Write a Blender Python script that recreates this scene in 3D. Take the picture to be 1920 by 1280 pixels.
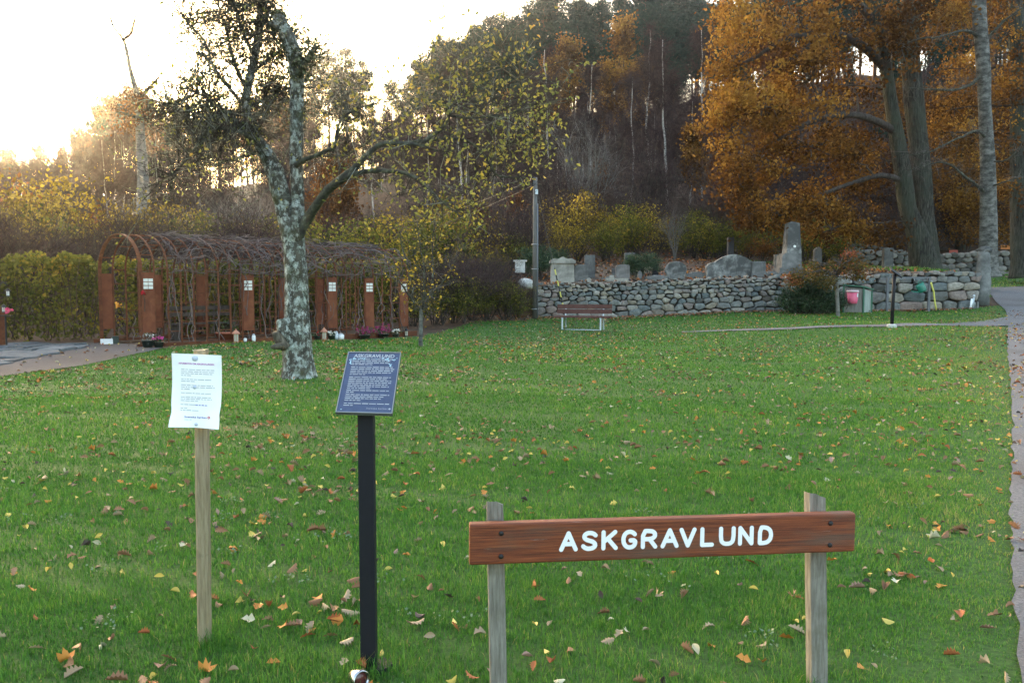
import bpy, bmesh, math, random
import numpy as np
from mathutils import Vector, Matrix, Euler
for _o in list(bpy.data.objects):
    bpy.data.objects.remove(_o)
SC = bpy.context.scene
COL = SC.collection
PI = math.pi
# ---------------------------------------------------------------- camera, sky, sun, exposure
CAM_Z = 1.5
FPX = 1550.0                      # focal length in pixels of the 1920 wide picture
PITCH = math.atan(100.0 / FPX)    # camera looks slightly down, horizon 100 px above the centre
cam = bpy.data.cameras.new('camera')
cam.sensor_width = 36.0
cam.lens = 36.0 * FPX / 1920.0
cam.clip_start = 0.05
cam.clip_end = 3000.0
cam_o = bpy.data.objects.new('camera', cam)
COL.objects.link(cam_o)
cam_o.location = (0, 0, CAM_Z)
cam_o.rotation_euler = (PI / 2 - PITCH, 0, 0)
SC.camera = cam_o

SUN_ELEV = math.radians(7.0)
SUN_AZ = math.radians(-28.0)      # measured from +Y towards +X
world = bpy.data.worlds.new('World')
SC.world = world
world.use_nodes = True
wn = world.node_tree
for n in list(wn.nodes):
    wn.nodes.remove(n)
w_out = wn.nodes.new('ShaderNodeOutputWorld')
w_bg = wn.nodes.new('ShaderNodeBackground')
w_sky = wn.nodes.new('ShaderNodeTexSky')
w_sky.sky_type = 'NISHITA'
w_sky.sun_disc = False
w_sky.sun_elevation = SUN_ELEV
w_sky.sun_rotation = SUN_AZ
w_sky.air_density = 1.0
w_sky.dust_density = 5.0
w_sky.ozone_density = 0.6
wn.links.new(w_sky.outputs[0], w_bg.inputs[0])
w_bg.inputs[1].default_value = 0.15
wn.links.new(w_bg.outputs[0], w_out.inputs[0])
sun = bpy.data.lights.new('sun', 'SUN')
sun.energy = 3.2
sun.angle = math.radians(0.6)
sun.color = (1.0, 0.80, 0.55)
sun_o = bpy.data.objects.new('sun', sun)
COL.objects.link(sun_o)
_sd = Vector((math.sin(SUN_AZ) * math.cos(SUN_ELEV), math.cos(SUN_AZ) * math.cos(SUN_ELEV), math.sin(SUN_ELEV)))
sun_o.rotation_euler = (-_sd).to_track_quat('-Z', 'Y').to_euler()
sun_o.location = (-40, 60, 60)
SC.view_settings.view_transform = 'Standard'
SC.view_settings.look = 'None'
SC.view_settings.gamma = 1.0
SC.view_settings.use_curve_mapping = False
SC.view_settings.exposure = 3.42
SC.render.engine = 'CYCLES'
cy = SC.cycles
cy.use_denoising = True
cy.max_bounces = 6
cy.diffuse_bounces = 3
cy.glossy_bounces = 3
cy.transmission_bounces = 4
cy.transparent_max_bounces = 8
cy.volume_bounces = 1
cy.caustics_reflective = False
cy.caustics_refractive = False

# ---------------------------------------------------------------- helpers
_cp, _sp = math.cos(PITCH), math.sin(PITCH)


def P(px, py, d):
    """world point that stands d metres ahead and shows at pixel px, py of the 1920x1280 photograph"""
    a, b = px - 960.0, 640.0 - py
    ry = _cp * FPX + _sp * b
    rz = -_sp * FPX + _cp * b
    k = d / ry
    return np.array((a * k, d, CAM_Z + rz * k))


def smooth(a, b, x):
    t = np.clip((np.asarray(x, float) - a) / (b - a), 0, 1)
    return t * t * (3 - 2 * t)


def newmesh(name, V, polys, tint=None, smooth_faces=False, recalc=True):
    """polys: list of int arrays (n,k). tint: per-face floats in the same order"""
    me = bpy.data.meshes.new(name)
    V = np.asarray(V, np.float32).reshape(-1, 3)
    me.vertices.add(len(V))
    me.vertices.foreach_set('co', V.ravel())
    polys = [np.asarray(p, np.int32) for p in polys if len(p)]
    idx = np.concatenate([p.ravel() for p in polys])
    tot = np.concatenate([np.full(len(p), p.shape[1], np.int32) for p in polys])
    start = np.concatenate(([0], np.cumsum(tot)[:-1])).astype(np.int32)
    me.loops.add(len(idx))
    me.loops.foreach_set('vertex_index', idx)
    me.polygons.add(len(tot))
    me.polygons.foreach_set('loop_start', start)
    me.polygons.foreach_set('use_smooth', np.full(len(tot), bool(smooth_faces)))
    me.update(calc_edges=True)
    if tint is not None:
        at = me.attributes.new('tint', 'FLOAT', 'FACE')
        at.data.foreach_set('value', np.asarray(tint, np.float32))
    if len(tot) < 9000 and recalc:
        bm = bmesh.new()
        bm.from_mesh(me)
        bmesh.ops.recalc_face_normals(bm, faces=bm.faces)
        bm.to_mesh(me)
        bm.free()
    return me


ORG = {}


class G:
    """collects geometry and links it as ONE mesh object"""

    def __init__(s):
        s.V, s.n, s.P = [], 0, {}

    def add(s, V, F, tint=0.5):
        V = np.asarray(V, float).reshape(-1, 3)
        if not isinstance(F, np.ndarray):
            groups = {}
            for f in F:
                groups.setdefault(len(f), []).append(f)
        else:
            groups = {F.shape[1]: F}
        for k, fs in groups.items():
            fs = np.asarray(fs, np.int64) + s.n
            t = np.full(len(fs), tint) if np.isscalar(tint) else np.asarray(tint)
            s.P.setdefault(k, []).append((fs, t))
        s.V.append(V)
        s.n += len(V)

    def box(s, c, size, rot=0.0, tint=0.5, tilt=0.0, taper=1.0):
        x, y, z = np.asarray(size, float) / 2
        v = np.array([(-x, -y, -z), (x, -y, -z), (x, y, -z), (-x, y, -z), (-x, -y, z), (x, -y, z), (x, y, z), (-x, y, z)])
        v[4:, :2] *= taper
        R = np.array(Euler((tilt, 0, rot)).to_matrix())
        v = v @ R.T + np.asarray(c, float)
        s.add(v, np.array([(0, 3, 2, 1), (4, 5, 6, 7), (0, 1, 5, 4), (1, 2, 6, 5), (2, 3, 7, 6), (3, 0, 4, 7)]), tint)

    def tube(s, pts, rad, sides=6, cap=True, tint=0.5, flat=1.0):
        p = np.asarray(pts, float)
        n = len(p)
        r = np.broadcast_to(np.asarray(rad, float), (n,))
        t = np.gradient(p, axis=0)
        t /= np.linalg.norm(t, axis=1)[:, None] + 1e-9
        m = np.abs(t.mean(0))
        ref = np.eye(3)[int(np.argmin(m))]
        u = np.cross(t, ref)
        u /= np.linalg.norm(u, axis=1)[:, None] + 1e-9
        w = np.cross(t, u)
        a = np.arange(sides) * 2 * PI / sides
        ring = (u[:, None, :] * np.cos(a)[None, :, None] + w[:, None, :] * (flat * np.sin(a))[None, :, None])
        V = (p[:, None, :] + ring * r[:, None, None]).reshape(-1, 3)
        i = np.arange(n - 1)[:, None] * sides
        j = np.arange(sides)[None, :]
        jn = (j + 1) % sides
        F = np.stack((i + j, i + jn, i + sides + jn, i + sides + j), -1).reshape(-1, 4)
        s.add(V, F, tint)
        if cap and sides > 2:
            k = s.n - n * sides
            s.P.setdefault(sides, []).append((np.array([list(range(sides))[::-1], [(n - 1) * sides + q for q in range(sides)]]) + k, np.full(2, tint)))

    def lathe(s, c, prof, sides=14, tint=0.5, axis=None):
        """prof: list of (r,z)"""
        pr = np.asarray(prof, float)
        a = np.arange(sides) * 2 * PI / sides
        V = np.stack((pr[:, 0][:, None] * np.cos(a), pr[:, 0][:, None] * np.sin(a), np.repeat(pr[:, 1][:, None], sides, 1)), -1).reshape(-1, 3)
        if axis is not None:
            R = np.array(Vector(axis).to_track_quat('Z', 'Y').to_matrix())
            V = V @ R.T
        n = len(pr)
        i = np.arange(n - 1)[:, None] * sides
        j = np.arange(sides)[None, :]
        jn = (j + 1) % sides
        F = np.stack((i + j, i + jn, i + sides + jn, i + sides + j), -1).reshape(-1, 4)
        s.add(V + np.asarray(c, float), F, tint)

    def prism(s, poly, M, depth, tint=0.5, bevel=0.0):
        """2D outline (x,z) extruded along local y from 0 (front) to depth; M: 4x4 placement. bevel rounds the front edge"""
        q = np.asarray(poly, float)
        n = len(q)
        rings = []
        c = q.mean(0)
        if bevel > 0:
            sc_ = 1 - bevel / (np.abs(q - c).max() + 1e-9)
            rings.append((c + (q - c) * sc_, 0.0))
            rings.append((q, bevel))
        else:
            rings.append((q, 0.0))
        rings.append((q, depth))
        V = np.concatenate([np.column_stack((r[:, 0], np.full(n, y), r[:, 1])) for r, y in rings])
        R = np.array(M)
        V = V @ R[:3, :3].T + R[:3, 3]
        m = len(rings)
        i = np.arange(m - 1)[:, None] * n
        j = np.arange(n)[None, :]
        jn = (j + 1) % n
        F = np.stack((i + j, i + jn, i + n + jn, i + n + j), -1).reshape(-1, 4)
        s.add(V, F, tint)
        k = s.n - m * n
        s.P.setdefault(n, []).append((np.array([list(range(n)), [(m - 1) * n + q_ for q_ in range(n)][::-1]]) + k, np.full(2, tint)))

    def leaves(s, C, size, rng, up=0.4, aspect=0.6, tint=None, fold=False, dirs=None):
        """leaf-shaped quads at centres C"""
        C = np.asarray(C, float)
        N = len(C)
        if N == 0:
            return
        size = np.broadcast_to(np.asarray(size, float), (N,)) * rng.uniform(0.7, 1.3, N)
        nrm = rng.normal(size=(N, 3))
        nrm[:, 2] = nrm[:, 2] * (1 - up) + up * 1.6
        nrm /= np.linalg.norm(nrm, axis=1)[:, None]
        d = rng.normal(size=(N, 3)) if dirs is None else np.asarray(dirs, float) + 0.25 * rng.normal(size=(N, 3))
        d -= nrm * (d * nrm).sum(1)[:, None]
        d /= np.linalg.norm(d, axis=1)[:, None] + 1e-9
        e = np.cross(nrm, d)
        h = size[:, None] / 2
        if not fold:
            V = np.stack((C - d * h, C + e * h * aspect, C + d * h, C - e * h * aspect), 1).reshape(-1, 3)
            F = np.arange(N * 4).reshape(-1, 4)
            s.add(V, F, rng.random(N) if tint is None else tint)
        else:
            k = nrm * h * 0.35
            V = np.stack((C - d * h, C + e * h * aspect + k - d * h * .25, C + e * h * aspect * .8 + k + d * h * .4, C + d * h - k * .5,
                          C - e * h * aspect * .8 + k + d * h * .4, C - e * h * aspect + k - d * h * .25), 1).reshape(-1, 3)
            b = np.arange(N)[:, None] * 6
            F = np.concatenate((b + np.array([[0, 1, 2, 3]]), b + np.array([[0, 3, 4, 5]])), 1).reshape(-1, 4)
            t = rng.random(N) if tint is None else np.asarray(tint)
            s.add(V, F, np.repeat(np.broadcast_to(t, (N,)), 2))

    def twigs(s, A, B, w, rng, tint=None, sag=0.0):
        """thin bent twigs from A to B: three sided slivers that taper"""
        A, B = np.asarray(A, float), np.asarray(B, float)
        N = len(A)
        if N == 0:
            return
        L = np.linalg.norm(B - A, axis=1)[:, None]
        t = (B - A) / (L + 1e-9)
        r = rng.normal(size=(N, 3))
        u = np.cross(t, r)
        u /= np.linalg.norm(u, axis=1)[:, None] + 1e-9
        v = np.cross(t, u)
        w = np.broadcast_to(np.asarray(w, float), (N,))[:, None]
        M = (A + B) / 2 + rng.normal(size=(N, 3)) * L * 0.07
        M[:, 2] += (sag * L)[:, 0]
        c3 = [u, -0.5 * u + 0.87 * v, -0.5 * u - 0.87 * v]
        V = np.stack([A + c * w for c in c3] + [M + c * w * 0.7 for c in c3] + [B], 1).reshape(-1, 3)
        b = np.arange(N)[:, None] * 7
        Q = np.concatenate([b + np.array([[i, (i + 1) % 3, 3 + (i + 1) % 3, 3 + i]]) for i in range(3)], 1).reshape(-1, 4)
        T = np.concatenate([b + np.array([[3 + i, 3 + (i + 1) % 3, 6]]) for i in range(3)], 1).reshape(-1, 3)
        tt = rng.random(N) if tint is None else np.broadcast_to(np.asarray(tint, float), (N,))
        n0 = s.n
        s.add(V, Q, np.repeat(tt, 3))
        s.P.setdefault(3, []).append((T + n0, np.repeat(tt, 3)))

    def mesh(s, name, org=(0, 0, 0), sm=False):
        V = np.concatenate(s.V) - np.asarray(org, float)
        polys, tints = [], []
        for k, lst in s.P.items():
            polys.append(np.concatenate([f for f, _ in lst]))
            tints.append(np.concatenate([t for _, t in lst]))
        return newmesh(name, V, polys, np.concatenate(tints), sm)

    def build(s, name, m, parent=None, sm=False, label=None, org=None):
        o_ = ORG.get(parent.name, (0, 0, 0)) if parent is not None else (0, 0, 0)
        if org is not None:
            o_ = org
        me = s.mesh(name, o_, sm)
        return link(name, me, m, parent, label, org=o_ if parent is not None or org is not None else (0, 0, 0), top_loc=org)


def link(name, me, m, parent=None, label=None, org=(0, 0, 0), top_loc=None):
    if m is not None and len(me.materials) == 0:
        me.materials.append(m)
    o = bpy.data.objects.new(name, me)
    COL.objects.link(o)
    if parent is not None:
        o.parent = parent
    elif top_loc is not None:
        o.location = top_loc
    ORG[o.name] = tuple(org)
    if label:
        o['label'] = label
    return o


def tag(o, label, cat, group=None):
    o['label'] = label
    o['category'] = cat
    if group:
        o['group'] = group
    return o


def thing(name, label, cat, loc, group=None):
    o = bpy.data.objects.new(name, None)
    o.empty_display_size = 0.2
    COL.objects.link(o)
    o.location = tuple(float(c) for c in loc)
    ORG[o.name] = tuple(float(c) for c in loc)
    return tag(o, label, cat, group)


KIDS = {}


def copy_tree(root, loc, rotz=0.0, sc=1.0, label=None, group=None):
    c = root.copy()
    COL.objects.link(c)
    c.location = loc
    c.rotation_euler = (0, 0, rotz)
    c.scale = (sc, sc, sc) if np.isscalar(sc) else sc
    if label:
        c['label'] = label
    if group:
        c['group'] = group
    if root.name not in KIDS:
        KIDS[root.name] = list(root.children)
    for ch in KIDS[root.name]:
        k = ch.copy()
        COL.objects.link(k)
        k.parent = c
    return c


def vnoise(X, Y, seed=0):
    """smooth value noise in -1..1"""
    X, Y = np.asarray(X, float), np.asarray(Y, float)
    xi, yi = np.floor(X).astype(np.int64), np.floor(Y).astype(np.int64)
    fx, fy = X - xi, Y - yi
    fx, fy = fx * fx * (3 - 2 * fx), fy * fy * (3 - 2 * fy)

    def h(a, b):
        v = np.sin(a * 127.1 + b * 311.7 + seed * 74.7) * 43758.5453
        return (v - np.floor(v)) * 2 - 1
    return (h(xi, yi) * (1 - fx) + h(xi + 1, yi) * fx) * (1 - fy) + (h(xi, yi + 1) * (1 - fx) + h(xi + 1, yi + 1) * fx) * fy


# ---------------------------------------------------------------- materials
def nodes(name):
    m = bpy.data.materials.new(name)
    m.use_nodes = True
    nt = m.node_tree
    for n in list(nt.nodes):
        nt.nodes.remove(n)
    out = nt.nodes.new('ShaderNodeOutputMaterial')
    return m, nt, out


def ramp(nt, fac, stops, interp='LINEAR'):
    r = nt.nodes.new('ShaderNodeValToRGB')
    r.color_ramp.interpolation = interp
    el = r.color_ramp.elements
    while len(el) < len(stops):
        el.new(0.5)
    for e, (p, c) in zip(el, stops):
        e.position = p
        e.color = (c[0], c[1], c[2], 1)
    nt.links.new(fac, r.inputs[0])
    return r.outputs[0]


def noise(nt, scale, detail=6, rough=0.6, stretch=None, coord='Object'):
    tc = nt.nodes.new('ShaderNodeTexCoord')
    n = nt.nodes.new('ShaderNodeTexNoise')
    n.inputs['Scale'].default_value = scale
    n.inputs['Detail'].default_value = detail
    n.inputs['Roughness'].default_value = rough
    src = tc.outputs[coord]
    if coord == 'World':
        pass
    if stretch is not None:
        mp = nt.nodes.new('ShaderNodeMapping')
        mp.inputs['Scale'].default_value = stretch
        nt.links.new(src, mp.inputs[0])
        src = mp.outputs[0]
    nt.links.new(src, n.inputs['Vector'])
    return n.outputs['Fac']


def math_(nt, op, a, b):
    n = nt.nodes.new('ShaderNodeMath')
    n.operation = op
    for i, q in enumerate((a, b)):
        if isinstance(q, (int, float)):
            n.inputs[i].default_value = q
        else:
            nt.links.new(q, n.inputs[i])
    return n.outputs[0]


def mixc(nt, fac, a, b, mode='MIX'):
    n = nt.nodes.new('ShaderNodeMix')
    n.data_type = 'RGBA'
    n.blend_type = mode
    for i, q in ((0, fac), (6, a), (7, b)):
        if isinstance(q, (int, float)):
            n.inputs[i].default_value = q
        elif isinstance(q, tuple):
            n.inputs[i].default_value = (q[0], q[1], q[2], 1)
        else:
            nt.links.new(q, n.inputs[i])
    return n.outputs[2]


def attr(nt, name='tint'):
    a = nt.nodes.new('ShaderNodeAttribute')
    a.attribute_name = name
    return a.outputs['Fac']


def objrand(nt):
    return nt.nodes.new('ShaderNodeObjectInfo').outputs['Random']


def bump(nt, h, strength, dist=0.02):
    b = nt.nodes.new('ShaderNodeBump')
    b.inputs['Strength'].default_value = strength
    b.inputs['Distance'].default_value = dist
    nt.links.new(h, b.inputs['Height'])
    return b.outputs[0]


def principled(nt, out, col, rough=0.7, metal=0.0, spec=0.3, nrm=None):
    b = nt.nodes.new('ShaderNodeBsdfPrincipled')
    if isinstance(col, tuple):
        b.inputs['Base Color'].default_value = (col[0], col[1], col[2], 1)
    else:
        nt.links.new(col, b.inputs['Base Color'])
    if isinstance(rough, (int, float)):
        b.inputs['Roughness'].default_value = rough
    else:
        nt.links.new(rough, b.inputs['Roughness'])
    b.inputs['Metallic'].default_value = metal
    b.inputs['Specular IOR Level'].default_value = spec
    if nrm is not None:
        nt.links.new(nrm, b.inputs['Normal'])
    nt.links.new(b.outputs[0], out.inputs[0])
    return b


def pmat(name, stops, scale=8, detail=6, rough=0.75, metal=0.0, spec=0.3, bstr=0.3, bdist=0.01, stretch=None, lo=None, tint=0.0, rnd=0.0):
    """surface whose colour runs through a noise-driven ramp; tint / rnd shift the ramp per face / per object"""
    m, nt, out = nodes(name)
    f = noise(nt, scale, detail, 0.65, stretch)
    g = f
    if tint:
        g = math_(nt, 'ADD', g, math_(nt, 'MULTIPLY', math_(nt, 'SUBTRACT', attr(nt), 0.5), tint))
    if rnd:
        g = math_(nt, 'ADD', g, math_(nt, 'MULTIPLY', math_(nt, 'SUBTRACT', objrand(nt), 0.5), rnd))
    c = ramp(nt, g, stops)
    if lo is not None:                # broad second tone: (scale, colour, low, high)
        f2 = noise(nt, lo[0], 4, 0.6)
        k = ramp(nt, f2, [(lo[2], (0, 0, 0)), (lo[3], (1, 1, 1))])
        c = mixc(nt, k, c, lo[1])
    nrm = bump(nt, f, bstr, bdist) if bstr else None
    principled(nt, out, c, rough, metal, spec, nrm)
    return m


def leafmat(name, stops, trans=0.35, rnd=0.25, gloss=0.0):
    """thin leaves: diffuse + translucent, colour by leaf and by plant"""
    m, nt, out = nodes(name)
    g = attr(nt)
    if rnd:
        g = math_(nt, 'ADD', g, math_(nt, 'MULTIPLY', math_(nt, 'SUBTRACT', objrand(nt), 0.5), rnd))
    c = ramp(nt, g, stops)
    d = nt.nodes.new('ShaderNodeBsdfDiffuse')
    t = nt.nodes.new('ShaderNodeBsdfTranslucent')
    mx = nt.nodes.new('ShaderNodeMixShader')
    mx.inputs[0].default_value = trans
    nt.links.new(c, d.inputs[0])
    nt.links.new(c, t.inputs[0])
    nt.links.new(d.outputs[0], mx.inputs[1])
    nt.links.new(t.outputs[0], mx.inputs[2])
    sh = mx.outputs[0]
    if gloss:
        gl = nt.nodes.new('ShaderNodeBsdfGlossy')
        gl.inputs['Roughness'].default_value = 0.5
        gl.inputs[0].default_value = (1, 1, 1, 1)
        m2 = nt.nodes.new('ShaderNodeMixShader')
        m2.inputs[0].default_value = gloss
        nt.links.new(sh, m2.inputs[1])
        nt.links.new(gl.outputs[0], m2.inputs[2])
        sh = m2.outputs[0]
    nt.links.new(sh, out.inputs[0])
    return m


def plain(name, col, rough=0.6, metal=0.0, spec=0.4, var=0.12, scale=12, bstr=0.1):
    c = np.array(col)
    return pmat(name, [(0.3, tuple(c * (1 - var))), (0.7, tuple(np.minimum(c * (1 + var), 1)))], scale, 5, rough, metal, spec, bstr)


M = {}
M['soil'] = pmat('leaf_litter', [(0.25, (0.02, 0.014, 0.010)), (0.45, (0.055, 0.030, 0.018)), (0.6, (0.10, 0.052, 0.028)), (0.75, (0.04, 0.034, 0.02))], 3.0, 12, 0.95, bstr=0.8, bdist=0.06, lo=(0.08, (0.06, 0.045, 0.03), 0.45, 0.7))
M['lawn'] = pmat('lawn_thatch', [(0.3, (0.020, 0.046, 0.009)), (0.55, (0.040, 0.096, 0.015)), (0.75, (0.066, 0.140, 0.026))], 38, 12, 0.95, bstr=0.6, bdist=0.02)
M['gravel'] = pmat('gravel', [(0.25, (0.07, 0.066, 0.068)), (0.5, (0.155, 0.146, 0.148)), (0.75, (0.27, 0.26, 0.262))], 60, 10, 0.95, bstr=0.9, bdist=0.015, lo=(0.7, (0.11, 0.098, 0.094), 0.45, 0.75))
M['stone'] = None
M['bark_oak'] = pmat('oak_bark', [(0.34, (0.010, 0.009, 0.008)), (0.48, (0.042, 0.040, 0.033)), (0.66, (0.10, 0.098, 0.08))], 6, 12, 0.95, bstr=1.0, bdist=0.14, stretch=(2.6, 2.6, 0.4), lo=(0.5, (0.06, 0.07, 0.05), 0.42, 0.68))
M['bark_dark'] = pmat('dark_bark', [(0.3, (0.025, 0.02, 0.018)), (0.7, (0.085, 0.07, 0.06))], 6, 8, 0.95, bstr=0.6, bdist=0.03, stretch=(2, 2, 0.5))
M['bark_pine'] = pmat('pine_bark', [(0.3, (0.06, 0.035, 0.025)), (0.7, (0.17, 0.09, 0.055))], 5, 8, 0.95, bstr=0.6, bdist=0.03, stretch=(2, 2, 0.5))
M['bark_birch'] = pmat('birch_bark', [(0.3, (0.05, 0.045, 0.04)), (0.42, (0.34, 0.32, 0.30)), (0.7, (0.52, 0.49, 0.46))], 3, 8, 0.8, bstr=0.3, bdist=0.02, stretch=(0.8, 0.8, 2.5))
M['bark_grey'] = pmat('grey_bark', [(0.3, (0.08, 0.075, 0.07)), (0.7, (0.24, 0.23, 0.21))], 5, 8, 0.9, bstr=0.5, bdist=0.03, stretch=(1, 1, 2.0))
M['twig'] = leafmat('bare_twigs', [(0.0, (0.026, 0.018, 0.020)), (0.5, (0.058, 0.039, 0.040)), (1.0, (0.105, 0.068, 0.062))], 0.0, 0.3)
M['twig_grey'] = leafmat('grey_twigs', [(0.0, (0.06, 0.055, 0.05)), (1.0, (0.20, 0.18, 0.165))], 0.0, 0.3)
M['needles'] = leafmat('pine_needles', [(0.0, (0.005, 0.024, 0.019)), (0.6, (0.014, 0.046, 0.035)), (1.0, (0.030, 0.068, 0.045))], 0.06, 0.2)
M['orange'] = leafmat('orange_leaves', [(0.0, (0.065, 0.032, 0.012)), (0.35, (0.165, 0.078, 0.021)), (0.7, (0.315, 0.168, 0.036)), (1.0, (0.48, 0.30, 0.06))], 0.4, 0.15)
M['brown'] = leafmat('brown_leaves', [(0.0, (0.07, 0.032, 0.014)), (0.5, (0.18, 0.075, 0.022)), (1.0, (0.32, 0.14, 0.035))], 0.35, 0.25)
M['yellow'] = leafmat('yellow_leaves', [(0.0, (0.08, 0.062, 0.016)), (0.45, (0.18, 0.13, 0.024)), (0.8, (0.36, 0.26, 0.038)), (1.0, (0.54, 0.40, 0.055))], 0.4, 0.3)
M['yelgreen'] = leafmat('yellow_green_leaves', [(0.0, (0.035, 0.045, 0.014)), (0.5, (0.10, 0.11, 0.026)), (0.85, (0.21, 0.19, 0.035)), (1.0, (0.36, 0.25, 0.04))], 0.4, 0.2)
M['apple_leaf'] = leafmat('apple_leaves', [(0.0, (0.10, 0.12, 0.025)), (0.45, (0.22, 0.23, 0.04)), (0.8, (0.42, 0.36, 0.055)), (1.0, (0.48, 0.30, 0.05))], 0.45, 0.0, 0.04)
M['green'] = leafmat('dark_green_leaves', [(0.0, (0.012, 0.030, 0.014)), (0.6, (0.030, 0.060, 0.026)), (1.0, (0.06, 0.10, 0.035))], 0.2, 0.15, 0.03)
M['maple'] = leafmat('reddish_leaves', [(0.0, (0.075, 0.065, 0.024)), (0.4, (0.14, 0.10, 0.032)), (0.7, (0.20, 0.085, 0.04)), (1.0, (0.32, 0.085, 0.055))], 0.35, 0.0)
M['rust'] = pmat('rusty_steel', [(0.3, (0.065, 0.022, 0.011)), (0.5, (0.125, 0.042, 0.019)), (0.7, (0.19, 0.068, 0.028))], 7, 9, 0.9, bstr=0.25, bdist=0.005, lo=(1.5, (0.10, 0.035, 0.018), 0.45, 0.7))
M['vine'] = leafmat('vine_twigs', [(0.0, (0.055, 0.042, 0.040)), (1.0, (0.19, 0.155, 0.150))], 0.0, 0.0)
# ---------------------------------------------------------------- terrain
def _fit(ctrl, c=3.0):
    A = np.array([q[:2] for q in ctrl], float)
    z = np.array([q[2] for q in ctrl], float)
    D = np.sqrt(((A[:, None] - A[None]) ** 2).sum(-1) + c * c)
    n = len(A)
    K = np.zeros((n + 1, n + 1))
    K[:n, :n] = D - 0.02 * np.eye(n)
    K[n, :n] = K[:n, n] = 1
    w = np.linalg.solve(K, np.append(z, 0))

    def f(X, Y):
        s = np.full(np.shape(X), w[n])
        for (a, b), k in zip(A, w[:n]):
            s = s + k * np.sqrt((X - a) ** 2 + (Y - b) ** 2 + c * c)
        return s
    return f


F_front = _fit([(-20, -5, 0), (0, -5, 0), (20, -5, 0), (-6, 1, 0), (0, 1, 0), (6, 1, 0), (-1.3, 3.4, 0.02), (0.5, 3, 0), (3, 4, 0), (0, 6, .02), (-4, 6, .02), (6, 6, 0), (-3.3, 12.5, .145), (0, 10, .06),
                (-8, 14, .06), (-8.2, 18.3, .2), (-9.9, 20, .17), (-14, 18, .15), (-20, 20, .2), (-3, 23, .12), (-2.1, 19, .13), (2.3, 26.6, .16), (.9, 29, .43), (.9, 30, .43), (6.6, 29.8, .5), (10, 29.9, .61),
                (6.6, 26.5, .27), (12.6, 30, .62), (17.4, 30.6, .72), (10.6, 23.2, .42), (12, 26.5, .47), (15.3, 25.5, .40), (11.3, 19, .15), (7.3, 12.5, .04), (17.75, 29.8, .74), (20.8, 36, 1.46), (22.8, 38, 1.5),
                (25, 42, 2.0), (27, 46, 2.55), (30, 50, 2.9), (3, 16, .02), (8, 17, .05), (14, 16, .1), (22, 24, .4), (30, 36, 1.4), (-10, 27, .3), (-3, 30, .5), (-20, 32, .5), (-12, 40, 1.4), (-30, 40, 1.2), (0, 40, 1.5), (40, 50, 3), (-40, 20, .3)])
F_terr = _fit([(1, 30.7, 1.60), (6.6, 30.9, 1.77), (10, 31.2, 1.9), (13, 31.4, 1.98), (17.2, 31.7, 2.08), (14, 37, 2.41), (17, 35, 2.3), (17, 42, 2.55), (0, 40, 2.5), (8, 42, 2.9), (5, 36, 2.25), (20, 46, 2.7), (-4, 32, 1.4), (-8, 36, 1.5), (26, 46, 2.6), (10, 36, 2.3)])


def wall_y(X):
    return 30.0 + (np.asarray(X, float) - 0.9) / 16.5


def height(X, Y):
    X = np.asarray(X, float)
    Y = np.asarray(Y, float)
    Xc, Yc = np.clip(X, -60, 60), np.clip(Y, -10, 60)
    f = F_front(Xc, Yc)
    t = F_terr(Xc, np.clip(Yc, 29, 60))
    w = smooth(wall_y(X) + 0.33, wall_y(X) + 0.62, Y) * smooth(-2.5, 0.6, X) * (1 - smooth(17.3, 18.2 + np.clip(Y - 31, 0, 20) * 0.3, X))
    b = f + (t - f) * w
    ys = np.interp(X, [-40, -6, 4, 30], [36, 40, 42, 48])
    yr = np.interp(X, [-60, -20, 30], [150, 130, 130])
    hr = np.interp(X, [-200, -83, -23, 10, 60, 120, 300], [13, 17, 18.5, 26, 33, 35, 35])
    u = (Y - ys) / (yr - ys)
    up = np.where(u < 0.12, np.clip(u, 0, 1) ** 2 / 0.24, np.clip(u, 0, 1) - 0.06) / 0.94
    dn = np.clip(1 - np.clip(u - 1, 0, 3) * 0.6, 0.05, 1)
    far = smooth(60, 140, Y)
    rough = 0.35 * np.sin(X * .31 + 1.3) * np.sin(Y * .23) + 0.2 * np.sin(X * .83 + Y * .5)
    fine = 0.012 * np.sin(X * 1.9 + 0.7 * Y) * np.sin(Y * 1.3 - 0.4 * X) * smooth(3, 7, Y)
    return np.clip(b, -0.4, 4) * (1 - 0.4 * far) + hr * up * dn + rough * np.clip(u * 3, 0, 1) + fine


def hz(x, y):
    return float(height(np.array(x), np.array(y)))


def pip(poly, X, Y):
    X, Y = np.asarray(X, float), np.asarray(Y, float)
    ins = np.zeros(X.shape, bool)
    q = np.asarray(poly, float)
    for (x1, y1), (x2, y2) in zip(q, np.roll(q, -1, 0)):
        if y1 == y2:
            continue
        c = (y1 > Y) != (y2 > Y)
        ins ^= c & (X < (x2 - x1) * (Y - y1) / (y2 - y1) + x1)
    return ins


def gs(a, b, n):
    return np.geomspace(a, b, n)


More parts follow.
